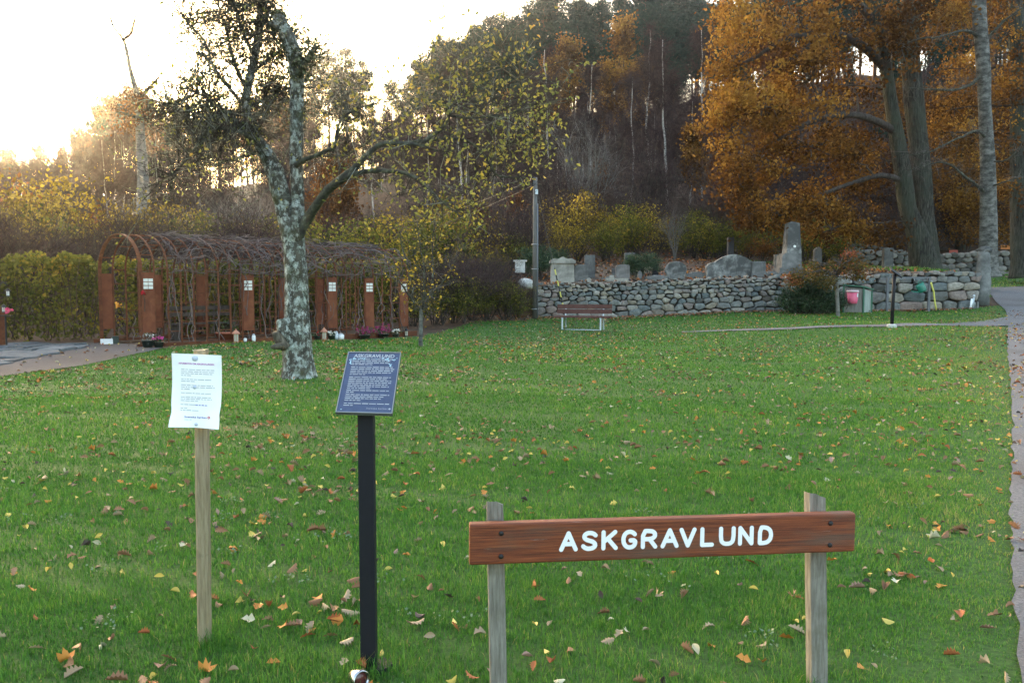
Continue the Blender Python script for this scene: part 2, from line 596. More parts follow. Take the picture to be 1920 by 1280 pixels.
gx = np.concatenate((-gs(60, 700, 16)[::-1], np.arange(-59, -26, 1.0), np.arange(-26, 30, 0.5), np.arange(30, 60, 1.0), gs(60, 700, 16)))
gy = np.concatenate((-gs(4, 600, 14)[::-1], np.arange(-3.5, 28, 0.5), np.arange(28, 33, 0.25), np.arange(33, 60, 0.5), np.arange(60, 160, 2.5), gs(160, 700, 14)))
GX, GY = np.meshgrid(gx, gy)
GZ = height(GX, GY)
nx, ny = len(gx), len(gy)
ii, jj = np.meshgrid(np.arange(nx - 1), np.arange(ny - 1))
CELL = np.stack((jj * nx + ii, jj * nx + ii + 1, (jj + 1) * nx + ii + 1, (jj + 1) * nx + ii), -1).reshape(-1, 4)
CX = ((gx[:-1] + gx[1:]) / 2)[None].repeat(ny - 1, 0).ravel()
CY = ((gy[:-1] + gy[1:]) / 2)[:, None].repeat(nx - 1, 1).ravel()


def sheet(name, cells, lift, m, sm=True):
    c = CELL[cells]
    used, inv = np.unique(c, return_inverse=True)
    V = np.stack((GX.ravel()[used], GY.ravel()[used], GZ.ravel()[used] + lift), -1)
    o = link(name, newmesh(name, V, [inv.reshape(-1, 4)], smooth_faces=sm), m)
    o['kind'] = 'structure'
    return o


ROAD_L = [(0.25, -3.0), (0.85, 0), (1.50, 2.2), (2.30, 3.7), (3.10, 5.05), (3.98, 6.5), (5.37, 8.8), (7.58, 12.5), (11.42, 19), (15.3, 25.5), (17.75, 29.8), (19.2, 33.0), (20.8, 36), (23.5, 38.6), (40, 42)]
ROAD_R = [(4.3, -3.0), (4.8, 0), (5.4, 2.0), (6.0, 3.2), (6.9, 4.6), (7.7, 5.9), (9.1, 8.1), (11.5, 11.8), (15.6, 18), (19.8, 24), (22.8, 28.0), (24.2, 31.0), (25.6, 33), (28, 34.6), (40, 36)]
LAWN = [(-16, -3.5), (-13.5, 5), (-10.5, 10.5), (-8.5, 13.2), (-7.8, 14.7), (-7.5, 17.0), (-7.55, 18.2), (-2.7, 23.0), (-1.9, 25.5), (-1.3, 27.6), (0.7, 28.4), (0.9, 30.1), (17.4, 31.1), (18.3, 31.3)] + [(a + 1.3, b) for a, b in ROAD_L[::-1] if b < 31]
BANK = [(12.5, 36.5), (17.0, 32.4), (18.1, 32.0), (19.3, 33.4), (20.9, 36.2), (23.6, 38.9), (34, 41.2), (36, 50), (13, 47.5)]
PATH_C = [(17.6, 26.6), (15.4, 25.6), (12.8, 24.1), (10.6, 23.4), (8.2, 23.9), (6.6, 24.7), (5.2, 25.3)]
g_o = sheet('ground', np.ones(len(CELL), bool), 0.0, M['soil'])
LX = [(a + 1.0, b) for a, b in ROAD_L[::-1] if b < 31]
l_o = sheet('lawn', pip([(-17, -3.5), (-14.5, 5), (-11.2, 10.5), (-9, 13.2), (-8.2, 14.7), (-7.9, 17.0), (-7.55, 18.6), (-2.7, 23.4), (-1.7, 25.5), (-1.0, 27.6), (0.7, 28.6), (0.9, 30.3), (17.4, 31.3), (18.6, 31.3)] + LX, CX, CY), 0.006, M['lawn'])
b_o = sheet('grass_bank', pip(BANK, CX, CY), 0.006, M['lawn'])


def strip(name, L, R, lift, m, across=10, along=0.35):
    def dense(p):
        p = np.asarray(p, float)
        s = np.concatenate(([0], np.cumsum(np.linalg.norm(np.diff(p, axis=0), axis=1))))
        return p, s
    Lp, ls = dense(L)
    Rp, rs = dense(R)
    n = int(ls[-1] / along)
    # sample by control index so that left and right stay paired
    u = np.concatenate([np.linspace(k, k + 1, max(2, int((ls[k + 1] - ls[k]) / along)), endpoint=False) for k in range(len(ls) - 1)] + [[len(ls) - 1]])
    k = np.arange(len(ls))
    l = np.stack((np.interp(u, k, Lp[:, 0]), np.interp(u, k, Lp[:, 1])), -1)
    r = np.stack((np.interp(u, k, Rp[:, 0]), np.interp(u, k, Rp[:, 1])), -1)
    rng = np.random.default_rng(5)
    l = l + rng.normal(0, .012, l.shape)
    t = np.linspace(0, 1, across)
    XY = l[:, None] * (1 - t)[None, :, None] + r[:, None] * t[None, :, None]
    Z = height(XY[..., 0], XY[..., 1]) + lift
    V = np.concatenate((XY, Z[..., None]), -1).reshape(-1, 3)
    a, b = len(u), across
    i, j = np.meshgrid(np.arange(b - 1), np.arange(a - 1))
    F = np.stack((j * b + i, j * b + i + 1, (j + 1) * b + i + 1, (j + 1) * b + i), -1).reshape(-1, 4)
    o = link(name, newmesh(name, V, [F], smooth_faces=True), m)
    o['kind'] = 'structure'
    return o


def spline(p, m=5):
    p = np.array(p, float)
    n = len(p)
    out = []
    for u in np.linspace(0, n - 1, (n - 1) * m + 1):
        i = min(int(u), n - 2)
        f = u - i
        a, b, c, d = p[max(i - 1, 0)], p[i], p[i + 1], p[min(i + 2, n - 1)]
        out.append(.5 * ((2 * b) + (-a + c) * f + (2 * a - 5 * b + 4 * c - d) * f * f + (-a + 3 * b - 3 * c + d) * f ** 3))
    return [tuple(q) for q in out]


ROAD_L, ROAD_R = spline(ROAD_L), spline(ROAD_R)
road_o = strip('gravel_road', ROAD_L, ROAD_R, 0.022, M['gravel'], 14)
pc = np.array(PATH_C)
pn = np.gradient(pc, axis=0)
pn /= np.linalg.norm(pn, axis=1)[:, None]
pn = np.stack((-pn[:, 1], pn[:, 0]), -1)
wv = np.array([1.3, .80, .52, .42, .34, .26, .14])[:, None]

LP_R = [(-11.8, 7.5), (-10.3, 10.3), (-8.5, 13.2), (-7.8, 14.7), (-7.5, 17.0), (-7.62, 18.0), (-8.3, 18.5)]
LP_L = [(-16.0, 9.0), (-15.0, 12.0), (-13.8, 15.2), (-12.9, 17.0), (-11.8, 19.1), (-10.6, 19.9), (-9.9, 20.2)]
M['dirt'] = pmat('path_dirt', [(0.3, (0.045, 0.039, 0.039)), (0.55, (0.092, 0.081, 0.083)), (0.75, (0.16, 0.145, 0.147))], 45, 9, 0.95, bstr=0.7, bdist=0.01, lo=(0.9, (0.07, 0.055, 0.05), 0.4, 0.7))
strip('footpath', pc - pn * wv, pc + pn * wv, 0.03, M['gravel'], 6)
strip('garden_path', LP_L, LP_R, 0.02, M['dirt'], 10)


def in_lawn(X, Y, edge=0.0):
    ok = pip(LAWN, X, Y)
    # keep off the footpath
    p = np.array(PATH_C)
    d = np.full(np.shape(X), 9.0)
    for (a, b), (c, e) in zip(p[:-1], p[1:]):
        v = np.array((c - a, e - b))
        t = np.clip(((X - a) * v[0] + (Y - b) * v[1]) / (v @ v), 0, 1)
        d = np.minimum(d, np.hypot(X - a - t * v[0], Y - b - t * v[1]))
    return ok & (d > 0.36 - .3 * smooth(9, 5.5, X))


def road_dist(X, Y):
    """metres from the road's near edge, towards the lawn"""
    p = np.array(ROAD_L)
    d = np.full(np.shape(X), 99.0)
    for (a, b), (c, e) in zip(p[:-1], p[1:]):
        v = np.array((c - a, e - b))
        t = np.clip(((X - a) * v[0] + (Y - b) * v[1]) / (v @ v), 0, 1)
        d = np.minimum(d, np.hypot(X - a - t * v[0], Y - b - t * v[1]))
    return d


def patch(X, Y):
    return .55 * vnoise(X * .45, Y * .45, 1) + .45 * vnoise(X * 1.3 + .4 * Y, Y * 1.3, 2) + .35 * vnoise(X * 3.1, Y * 3.1 - .5 * X, 3)


# grass blades
M['grass'] = leafmat('grass_blades', [(0.0, (0.020, 0.076, 0.009)), (0.35, (0.052, 0.165, 0.019)), (0.65, (0.102, 0.245, 0.031)), (0.85, (0.18, 0.29, 0.047)), (1.0, (0.32, 0.29, 0.10))], 0.40, 0.0, 0.014)


def grass(name, bands, seed, mask, slope=0.66):
    rng = np.random.default_rng(seed)
    g = G()
    for (y0, y1, dens, hgt, wid, near) in bands:
        A = slope * (y1 * y1 - y0 * y0) + 1.6 * (y1 - y0)
        n = int(A * dens)
        Y = np.sqrt(rng.uniform(y0 * y0, y1 * y1, n))
        X = rng.uniform(-1, 1, n) * (slope * Y + 0.8)
        k = mask(X, Y)
        X, Y = X[k], Y[k]
        rd = road_dist(X, Y)
        rd = np.where(pip(ROAD_L + ROAD_R[::-1], X, Y), -rd, rd)
        keep = rng.random(len(X)) < np.clip(0.95 + (np.minimum(rd, 0) + .16 * np.sin(Y * 3.1 + X) + .13 * np.sin(Y * 7.3) + .1 * np.sin(Y * 17 + X * 9)) / 0.55, 0, 1) * np.clip(.55 + rd / 1.2, .5, 1)
        X, Y, rd = X[keep], Y[keep], rd[keep]
        tuft = np.zeros(len(X))
        if near and y0 < 4:          # longer grass the mower leaves round the posts
            for (a_, b_) in ((-1.255, 3.36), (-.545, 3.16), (-.06, 2.86), (1.09, 3.02)):
                m_ = 170
                X = np.append(X, a_ + rng.normal(0, .055, m_))
                Y = np.append(Y, b_ + rng.normal(-.03, .05, m_))
                rd = np.append(rd, np.full(m_, 9.0))
                tuft = np.append(tuft, np.ones(m_))
        n = len(X)
        Z = height(X, Y) + 0.004
        pt = patch(X, Y) + .45 * vnoise(X * 7.3, Y * 7.3, 4) + .35 * vnoise(X * 17, Y * 17, 5)
        h = (1 + 1.3 * tuft) * hgt * rng.uniform(.55, 1.35, n) * (1 + .35 * pt) * np.clip(.6 + rd / 1.5, .5, 1)
        az = rng.uniform(0, 2 * PI, n)
        lean = rng.uniform(.15, 1.0, n) * h
        w = wid * rng.uniform(.6, 1.3, n)
        dx, dy = np.cos(az), np.sin(az)
        ux, uy = -dy * w / 2, dx * w / 2
        tint = np.clip(.42 + .21 * pt + rng.normal(0, .17, n) + .30 * np.clip(1 - rd / 1.4, 0, 1) + .22 * smooth(8, 15, Y) * smooth(.28, .5, X / np.maximum(Y, 1)), 0, 1)
        dead = rng.random(n) < .008
        tint[dead] = 1.0
        if near:
            V = np.stack((np.stack((X - ux, Y - uy, Z), -1), np.stack((X + ux, Y + uy, Z), -1),
                          np.stack((X + ux * .8 + dx * lean * .3, Y + uy * .8 + dy * lean * .3, Z + h * .6), -1),
                          np.stack((X - ux * .8 + dx * lean * .3, Y - uy * .8 + dy * lean * .3, Z + h * .6), -1),
                          np.stack((X + dx * lean, Y + dy * lean, Z + h), -1)), 1).reshape(-1, 3)
            b = np.arange(n)[:, None] * 5
            n0 = g.n
            g.add(V, b + np.array([[0, 1, 2, 3]]), tint)
            g.P.setdefault(3, []).append((b + np.array([[3, 2, 4]]) + n0, tint))
        else:
            V = np.stack((np.stack((X - ux, Y - uy, Z), -1), np.stack((X + ux, Y + uy, Z), -1), np.stack((X + dx * lean, Y + dy * lean, Z + h), -1)), 1).reshape(-1, 3)
            g.add(V, np.arange(n * 3).reshape(-1, 3), tint)
    o = g.build(name, M['grass'])
    o['kind'] = 'stuff'
    tag(o, 'short mown green grass growing over the wide lawn' if 'bank' not in name else 'green grass growing on the bank beyond the gravel road', 'grass')
    return o


grass('lawn_grass', [(1.7, 4.2, 12000, .030, .0032, True), (4.2, 7, 5600, .030, .005, True), (7, 11, 1900, .031, .0085, True), (11, 18, 800, .036, .015, False), (18, 31.4, 280, .045, .025, False)], 3, in_lawn)


def in_bank(X, Y):
    return pip(BANK, X, Y)


grass('bank_grass', [(32, 50, 60, .09, .05, False)], 4, in_bank)

# small clover plants in the near lawn
rng = np.random.default_rng(44)
g = G()
for k in range(36):
    Y = rng.uniform(2.3, 6.0)
    X = rng.uniform(-.62, .5) * Y
    if road_dist(np.array(X), np.array(Y)) < .3 or not in_lawn(np.array(X), np.array(Y)):
        continue
    n = rng.integers(10, 34)
    c = np.column_stack((X + rng.normal(0, .05, n), Y + rng.normal(0, .05, n), np.zeros(n)))
    c[:, 2] = height(c[:, 0], c[:, 1]) + rng.uniform(.03, .055, n)
    g.leaves(c, .014, rng, up=.85, aspect=.95, tint=rng.uniform(.5, 1, n))
M['clover'] = leafmat('clover_leaves', [(0.0, (0.05, 0.11, 0.045)), (1.0, (0.12, 0.20, 0.09))], .2, 0, .05)
o = g.build('clover_cover', M['clover'])
o['kind'] = 'stuff'
tag(o, 'small pale clover leaves scattered low in the near lawn', 'clover')

# fallen leaves -------------------------------------------------
LEAFCOL = {
    'brown': ((0.20, 0.095, 0.05), (0.30, 0.16, 0.085)), 'tan': ((0.27, 0.19, 0.115), (0.40, 0.30, 0.19)), 'orange': ((0.42, 0.15, 0.03), (0.55, 0.24, 0.05)),
    'yellow': ((0.52, 0.38, 0.07), (0.62, 0.50, 0.16)), 'cream': ((0.42, 0.38, 0.24), (0.54, 0.50, 0.36)), 'dark': ((0.06, 0.045, 0.04), (0.12, 0.08, 0.06)), 'russet': ((0.30, 0.085, 0.035), (0.40, 0.14, 0.05)),
    'rose': ((0.24, 0.14, 0.10), (0.35, 0.22, 0.17))}


def litter_mat(k):
    a, b = LEAFCOL[k]
    m, nt, out = nodes('fallen_leaf_' + k)
    f = math_(nt, 'ADD', math_(nt, 'MULTIPLY', noise(nt, 60, 3), .6), math_(nt, 'MULTIPLY', objrand(nt), .4))
    c = ramp(nt, f, [(.3, a), (.7, b)])
    principled(nt, out, c, .65, 0, .25)
    return m


LM = {k: litter_mat(k) for k in LEAFCOL}


def leaf_shape(kind, rng, L):
    """curled leaf built as a strip left-mid-right, lobed for oak"""
    n = 11 if kind == 'oak' else 7
    s = np.linspace(0, 1, n)
    if kind == 'oak':
        w = .30 * L * np.sin(PI * np.clip(s * .95 + .03, 0, 1)) ** .75 * np.where(np.arange(n) % 2 == 1, 1.18, .60) * (0.6 + .6 * s)
    elif kind == 'maple':
        w = .42 * L * np.array([.06, .55, 1.05, .55, .95, .45, .03])
    else:
        w = .27 * L * np.sin(PI * np.clip(s, .02, .98)) ** .8
    roll, arch, tw = rng.uniform(.4, 2.1), rng.uniform(-.25, .6), rng.normal(0, .5)
    rows = []
    for q, ww in zip(s, w):
        a = (q - .5) * tw
        for e in (-1, -.5, 0, .5, 1):
            x = (q - .5) * L
            y = e * ww
            z = abs(e) ** 1.6 * ww * roll * .8 + arch * L * (.25 - (q - .5) ** 2) + rng.normal(0, .012) * L
            rows.append((x, y * math.cos(a) - z * math.sin(a), y * math.sin(a) + z * math.cos(a)))
    V = np.array(rows)
    V[:, 2] -= V[:, 2].min()
    F = np.array([(i * 5 + j, i * 5 + j + 1, (i + 1) * 5 + j + 1, (i + 1) * 5 + j) for i in range(n - 1) for j in range(4)])
    return V, F


rng = np.random.default_rng(12)
LSHAPES = {k: [leaf_shape(k, rng, 1.0) for _ in range(5)] for k in ('oak', 'oval', 'maple')}
LMESH = {}
for ck in LEAFCOL:
    for sk in LSHAPES:
        LMESH[ck, sk] = []
        for V, F in LSHAPES[sk]:
            me = newmesh('fallen_leaf', V, [F], smooth_faces=True)
            me.materials.append(LM[ck])
            LMESH[ck, sk].append(me)
WORD = {'brown': 'dry brown', 'tan': 'pale tan', 'orange': 'orange', 'yellow': 'yellow', 'cream': 'cream white', 'dark': 'dark brown', 'russet': 'reddish russet', 'rose': 'pinkish brown'}
SHW = {'oak': 'lobed oak leaf', 'oval': 'oval leaf', 'maple': 'maple leaf'}
n = 27000
Y = np.sqrt(rng.uniform(2.2 ** 2, 29.6 ** 2, n))
X = rng.uniform(-1, 1, n) * .66 * Y
k = in_lawn(X, Y)
dens = .42 + .4 * np.sin(X * .7 + 1.5 * np.sin(Y * .5)) * np.sin(Y * .8 + X * .3) + .12 * (Y < 9)
k &= rng.random(n) < dens
X, Y = X[k], Y[k]
cxs, cys = [], []
for _ in range(110):         # small drifts of leaves caught together
    cy_ = math.sqrt(rng.uniform(9, 480))
    cx_ = rng.uniform(-.62, .6) * cy_
    m_ = rng.integers(5, 20)
    cxs.append(cx_ + rng.normal(0, .16, m_))
    cys.append(cy_ + rng.normal(0, .10, m_))
cxs, cys = np.concatenate(cxs), np.concatenate(cys)
k = in_lawn(cxs, cys)
X, Y = np.concatenate((X, cxs[k])), np.concatenate((Y, cys[k]))
order = np.argsort(Y)
X, Y = X[order], Y[order]
far_g = {c: G() for c in LEAFCOL}
ck_all = list(LEAFCOL)
pr = np.array([.25, .21, .09, .14, .07, .09, .09, .06])
pick = rng.choice(len(ck_all), len(X), p=pr / pr.sum())
for i in range(len(X)):
    ck = ck_all[pick[i]]
    sk = 'oak' if ck in ('brown', 'tan', 'russet', 'rose') and rng.random() < .65 else ('maple' if ck == 'orange' or rng.random() < .2 else 'oval')
    L = {'oak': rng.uniform(.042, .085), 'oval': rng.uniform(.03, .055), 'maple': rng.uniform(.04, .065)}[sk]
    z = hz(X[i], Y[i]) + rng.uniform(.014, .036)
    e = Euler((rng.normal(0, .45) + (PI if rng.random() < .25 else 0), rng.normal(0, .35), rng.uniform(0, 2 * PI)))
    q = rng.integers(5)
    if i < 300:
        o = bpy.data.objects.new('fallen_leaf', LMESH[ck, sk][q])
        COL.objects.link(o)
        o.location = (X[i], Y[i], z + (L * .25 if abs(e.x) > 2 else 0))
        o.rotation_euler = e
        o.scale = (L, L, L)
        u = 960 + 1550 * X[i] / Y[i]
        wh = ('left of the notice stake' if u < 360 else 'between stake and black post' if u < 665 else 'right of black post' if u < 890 else 'behind the name board' if u < 1580 and Y[i] > 3 else 'in front of the name board' if u < 1580 else 'right of the name board')
        wh += ', nearest strip' if Y[i] < 4.2 else ', farther back' if Y[i] > 6 else ''
        flip = 'upside down ' if abs(e.x) > 2 else ''
        tag(o, WORD[ck] + ' ' + SHW[sk] + ' fallen ' + flip + wh, 'leaf', WORD[ck] + ' ' + SHW[sk].replace('leaf', 'leaves') + ' fallen on the near lawn')
    else:
        V, F = LSHAPES[sk][q]
        if Y[i] > 9:
            V = V.reshape(-1, 5, 3)[::2 if sk != 'maple' else 1][:, ::2]
            m_ = len(V)
            V = V.reshape(-1, 3)
            F = np.array([(a * 3 + b, a * 3 + b + 1, a * 3 + b + 4, a * 3 + b + 3) for a in range(m_ - 1) for b in range(2)])
        R = np.array(e.to_matrix()) * L * (1.25 if Y[i] > 12 else 1)
        far_g[ck].add(V @ R.T + (X[i], Y[i], z), F)
for _ in range(420):       # leaves blown on to the garden path and the road edge
    if rng.random() < .7:
        x, y = rng.uniform(-13, -7.6), rng.uniform(9, 19.5)
        if pip(LAWN, np.array(x), np.array(y)):
            continue
    else:
        y = rng.uniform(2.6, 26)
        x = np.interp(y, [b for a, b in ROAD_L[:46]], [a for a, b in ROAD_L[:46]]) + abs(rng.normal(0, .5)) + .1
    ck = ck_all[rng.choice([0, 1, 1, 3, 4, 6, 7])]
    V, F = LSHAPES[rng.choice(['oak', 'oval', 'oval'])][rng.integers(5)]
    e = Euler((rng.normal(0, .3), rng.normal(0, .3), rng.uniform(0, 2 * PI)))
    far_g[ck].add(V @ (np.array(e.to_matrix()) * rng.uniform(.05, .09)).T + (x, y, hz(x, y) + .03), F)
for _ in range(3800):      # litter on the graveyard terrace and the slope behind it
    y = rng.uniform(30.8, 50)
    x = rng.uniform(-6, 17) if y < 42 else rng.uniform(-12, 26)
    ck = ck_all[rng.choice([0, 0, 1, 2, 5, 6, 6, 7])]
    V, F = LSHAPES['oval'][rng.integers(5)]
    V = V.reshape(-1, 5, 3)[::2][:, ::2]
    m_ = len(V)
    F = np.array([(a * 3 + b, a * 3 + b + 1, a * 3 + b + 4, a * 3 + b + 3) for a in range(m_ - 1) for b in range(2)])
    e = Euler((rng.normal(0, .5), rng.normal(0, .5), rng.uniform(0, 2 * PI)))
    far_g[ck].add(V.reshape(-1, 3) @ (np.array(e.to_matrix()) * rng.uniform(.10, .2)).T + (x, y, hz(x, y) + .02), F)
# drift of leaves along the foot of the wall and hedge
n = 1500
X2 = rng.uniform(-2.0, 17, n)
Y2 = wall_y(X2) - np.abs(rng.normal(0, .55, n)) * np.where(X2 < 4, 1.7, .7) - .1
for x, y in zip(X2, Y2):
    if rng.random() < .3 and x > 8:
        continue
    ck = ck_all[rng.choice([0, 0, 1, 6, 6, 5, 7])]
    V, F = LSHAPES['oak'][rng.integers(5)]
    V = V.reshape(-1, 5, 3)[::2][:, ::2]
    m_ = len(V)
    V = V.reshape(-1, 3)
    F = np.array([(a * 3 + b, a * 3 + b + 1, a * 3 + b + 4, a * 3 + b + 3) for a in range(m_ - 1) for b in range(2)])
    e = Euler((rng.normal(0, .4), rng.normal(0, .4), rng.uniform(0, 2 * PI)))
    far_g[ck].add(V @ (np.array(e.to_matrix()) * rng.uniform(.09, .14)).T + (x, y, hz(x, y) + .05), F)
for ck, g in far_g.items():
    o = g.build('fallen_leaves', LM[ck], sm=True)
    o['kind'] = 'stuff'
    tag(o, WORD[ck] + ' fallen leaves scattered over the far lawn', 'leaves')
# ---------------------------------------------------------------- dry stone retaining wall
def stone_mat(name, stops, lich):
    m, nt, out = nodes(name)
    n1 = noise(nt, 9, 8, .7)
    n2 = noise(nt, 2.2, 4, .6)
    base = ramp(nt, objrand(nt), stops, 'LINEAR')
    dk = mixc(nt, 1.0, base, ramp(nt, n1, [(.3, (.55, .55, .55)), (.7, (1.25, 1.25, 1.25))]), 'MULTIPLY')
    lc = ramp(nt, n1, [(.60, (0, 0, 0)), (.68, (1, 1, 1))])
    lc2 = math_(nt, 'MULTIPLY', lc, ramp(nt, n2, [(.45, (0, 0, 0)), (.6, (1, 1, 1))]))
    col = mixc(nt, lc2, dk, lich)
    principled(nt, out, col, .9, 0, .2, bump(nt, n1, .5, .03))
    return m


M['stone'] = stone_mat('field_stone', [(0.0, (0.085, 0.085, 0.08)), (0.15, (0.20, 0.20, 0.19)), (0.3, (0.12, 0.14, 0.145)), (0.45, (0.26, 0.25, 0.225)), (0.58, (0.24, 0.185, 0.165)), (0.7, (0.16, 0.18, 0.18)), (0.82, (0.33, 0.305, 0.27)), (0.92, (0.27, 0.235, 0.185)), (1.0, (0.13, 0.11, 0.10))], (0.40, 0.42, 0.38))
M['wallcore'] = pmat('wall_core', [(.3, (.02, .018, .015)), (.7, (.05, .045, .038))], 6, 6, .95, bstr=.4)


def clip_cell(poly, p, q):
    mid, d = (p + q) / 2, q - p
    out = []
    for i in range(len(poly)):
        a, b = poly[i], poly[(i + 1) % len(poly)]
        da, db = (a - mid) @ d, (b - mid) @ d
        if da <= 0:
            out.append(a)
        if (da < 0 < db) or (db < 0 < da):
            out.append(a + (b - a) * da / (da - db))
    return out


def chaikin(p, n=1):
    for _ in range(n):
        q = np.roll(p, -1, 0)
        p = np.stack((p * .75 + q * .25, p * .25 + q * .75), 1).reshape(-1, 2)
    return p


def stone_geo(poly, depth, rng, puff, y0=0.0):
    """rounded stone: outline (x,z), front bulges towards -y"""
    c = poly.mean(0)
    g = G()
    rings = [(.90, depth), (1.0, depth * .5), (1.0, .0), (.965, -puff * .55), (.82, -puff * .95), (.4, -puff * 1.05)]
    n = len(poly)
    V = []
    tl = rng.normal(0, .05, 2)
    for s, y in rings:
        q = c + (poly - c) * s
        yy = y + ((q - c) @ tl if y < 0.01 else 0) + rng.normal(0, puff * .10, n) * (y < 0)
        V.append(np.column_stack((q[:, 0], np.broadcast_to(yy, (n,)), q[:, 1])))
    V = np.concatenate(V)
    m = len(rings)
    i = np.arange(m - 1)[:, None] * n
    j = np.arange(n)[None]
    jn = (j + 1) % n
    F = np.stack((i + jn, i + j, i + n + j, i + n + jn), -1).reshape(-1, 4)
    caps = [(m - 1) * n + q for q in range(n)]
    return V, F, caps


def build_wall(name, label, xa, xb, zb, zt, rows, seed, squared, root_x):
    """wall face from X=xa to xb; zb, zt: bottom and top height functions of X"""
    rng = np.random.default_rng(seed)
    L = xb - xa
    cx = (xa + xb) / 2
    org = (cx, float(wall_y(cx)), float(zb(cx)))
    root = thing(name, label, 'stone wall', org)
    ang = math.atan2(1 / 16.5, 1)
    pts = []
    sx = .62 if not squared else .5
    H = 1.0
    acc = 0
    hs = np.array(rows, float)
    hs /= hs.sum()
    for r, h in enumerate(hs):
        zc = acc + h / 2
        acc += h
        real_h = h * 1.4
        x = xa + rng.uniform(0, .3)
        while x < xb:
            wst = real_h * rng.uniform(1.1, 2.3) if not squared else real_h * rng.uniform(1.3, 2.6)
            pts.append(((x + wst / 2) * sx, zc * 1.4 + rng.normal(0, real_h * (.17 if not squared else .025))))
            x += wst
    pts = np.array(pts)
    k = 0
    for i, p in enumerate(pts):
        d = ((pts - p) ** 2).sum(1)
        nb = np.argsort(d)[1:26]
        poly = [np.array((xa * sx, 0.)), np.array((xb * sx, 0.)), np.array((xb * sx, 1.4)), np.array((xa * sx, 1.4))]
        for q in nb:
            poly = clip_cell(poly, p, pts[q])
            if len(poly) < 3:
                break
        if len(poly) < 3:
            continue
        poly = np.array(poly)
        c = poly.mean(0)
        poly = c + (poly - c) * (1 - .011 / np.maximum(np.linalg.norm(poly - c, axis=1), .05))[:, None]
        # corner jitter, roundness
        poly = poly + rng.normal(0, .018, poly.shape)
        q_ = np.roll(poly, -1, 0)
        poly = np.stack((poly * .84 + q_ * .16, poly * .16 + q_ * .84), 1).reshape(-1, 2)
        q_ = np.roll(poly, -1, 0)
        kq = .22 if not squared else .10
        poly = np.stack((poly * (1 - kq) + q_ * kq, poly * kq + q_ * (1 - kq)), 1).reshape(-1, 2)
        w = np.ptp(poly[:, 0]) / sx
        if w < .05 or np.ptp(poly[:, 1]) < .04:
            continue
        x = poly[:, 0] / sx
        zz0, zz1 = zb(x), zt(x)
        z = zz0 - .06 + (poly[:, 1] / 1.4) * (zz1 - zz0 + .06)
        if poly[:, 1].max() > 1.3:      # uneven top edge
            z = np.where(poly[:, 1] > 1.2, z + rng.uniform(-.07, .05), z)
        q = np.column_stack((x, z))
        V, F, cap = stone_geo(q, .36, rng, min(.085, .17 * min(w, np.ptp(z))) + .02)
        V[:, 1] += wall_y(V[:, 0]) + rng.normal(0, .018)
        g = G()
        g.add(V, [tuple(f) for f in F] + [tuple(cap)])
        me = g.mesh('stone', org, True)
        link('stone', me, M['stone'], root)
        k += 1
    # dark packing behind the faces
    g = G()
    n = 24
    xs = np.linspace(xa + .05, xb - .05, n)
    f0 = wall_y(xs) + .10
    V = np.concatenate([np.column_stack((xs, f0, zb(xs) - .3)), np.column_stack((xs, f0, zt(xs) - .09)), np.column_stack((xs, f0 + .46, zt(xs) - .10)), np.column_stack((xs, f0 + .46, zb(xs) - .3))])
    i = np.arange(n - 1)
    F = np.concatenate([np.stack((a * n + i, a * n + i + 1, b * n + i + 1, b * n + i), -1) for a, b in ((0, 1), (1, 2), (2, 3))])
    g.add(V, F)
    g.add(V[[0, n, 2 * n, 3 * n]], [(0, 1, 2, 3)])
    g.add(V[[n - 1, 2 * n - 1, 3 * n - 1, 4 * n - 1]], [(3, 2, 1, 0)])
    g.build('wall_core', M['wallcore'], root)
    return k


def zb_(x):
    return np.interp(x, [.9, 6.6, 9.6, 12.4, 17.4], [.416, .50, .60, .60, .70])


def zt_(x):
    return np.interp(x, [.9, 6.6, 9.6, 12.4, 17.4], [1.66, 1.84, 1.93, 2.02, 2.14])


n1 = build_wall('stone_wall', 'long rounded fieldstone retaining wall behind the bench, below the gravestones', .75, 11.9, zb_, zt_, [1.3, 1.1, .9, .8, .75, .7, .6, .42], 21, False, 0)
n2 = build_wall('stone_wall', 'retaining wall of large squared blocks behind the watering can, ending at the stone post', 11.95, 17.5, zb_, zt_, [1.3, 1.25, 1.0, .8, .45], 22, True, 0)

# white boulder where the wall begins, by the pole
rng = np.random.default_rng(7)
M['palestone'] = pmat('pale_stone', [(.3, (.36, .35, .33)), (.7, (.58, .57, .54))], 6, 8, .9, bstr=.4, bdist=.03)


def boulder(name, label, c, r, sc, m, cat='boulder', seed=1, group=None):
    rng = np.random.default_rng(seed)
    g = G()
    n, k = 14, 9
    prof = [(math.sin(t), -math.cos(t)) for t in np.linspace(.02, PI - .02, k)]
    g.lathe((0, 0, 0), prof, n)
    V = g.V[0]
    d = rng.normal(size=(6, 3))
    f = sum(np.maximum(V @ q / np.linalg.norm(q), 0) ** 3 * rng.uniform(-.25, .2) for q in d)
    V = V * (1 + f)[:, None] * (np.array(sc) * r)
    V[:, 2] = np.maximum(V[:, 2], -.6 * r * sc[2]) + .5 * r * sc[2]
    g.V[0] = V + np.asarray(c)
    o = g.build(name, m, None, True, org=tuple(float(q) for q in c))
    return tag(o, label, cat, group)


p = P(984, 538, 29.9)
boulder('boulder', 'pale rounded boulder at the start of the wall, left of the utility pole', (p[0], p[1], p[2] - .05), .33, (1, .8, .75), M['palestone'], seed=3)
p = P(975, 489, 33)
g = G()
g.box(p, (.55, .3, .06))
g.box(p + (0, 0, -.25), (.4, .25, .44))
tag(g.build('low_gravestone', M['palestone'], None, org=tuple(p)), 'low grave with white flat top, seen left of the utility pole', 'gravestone')

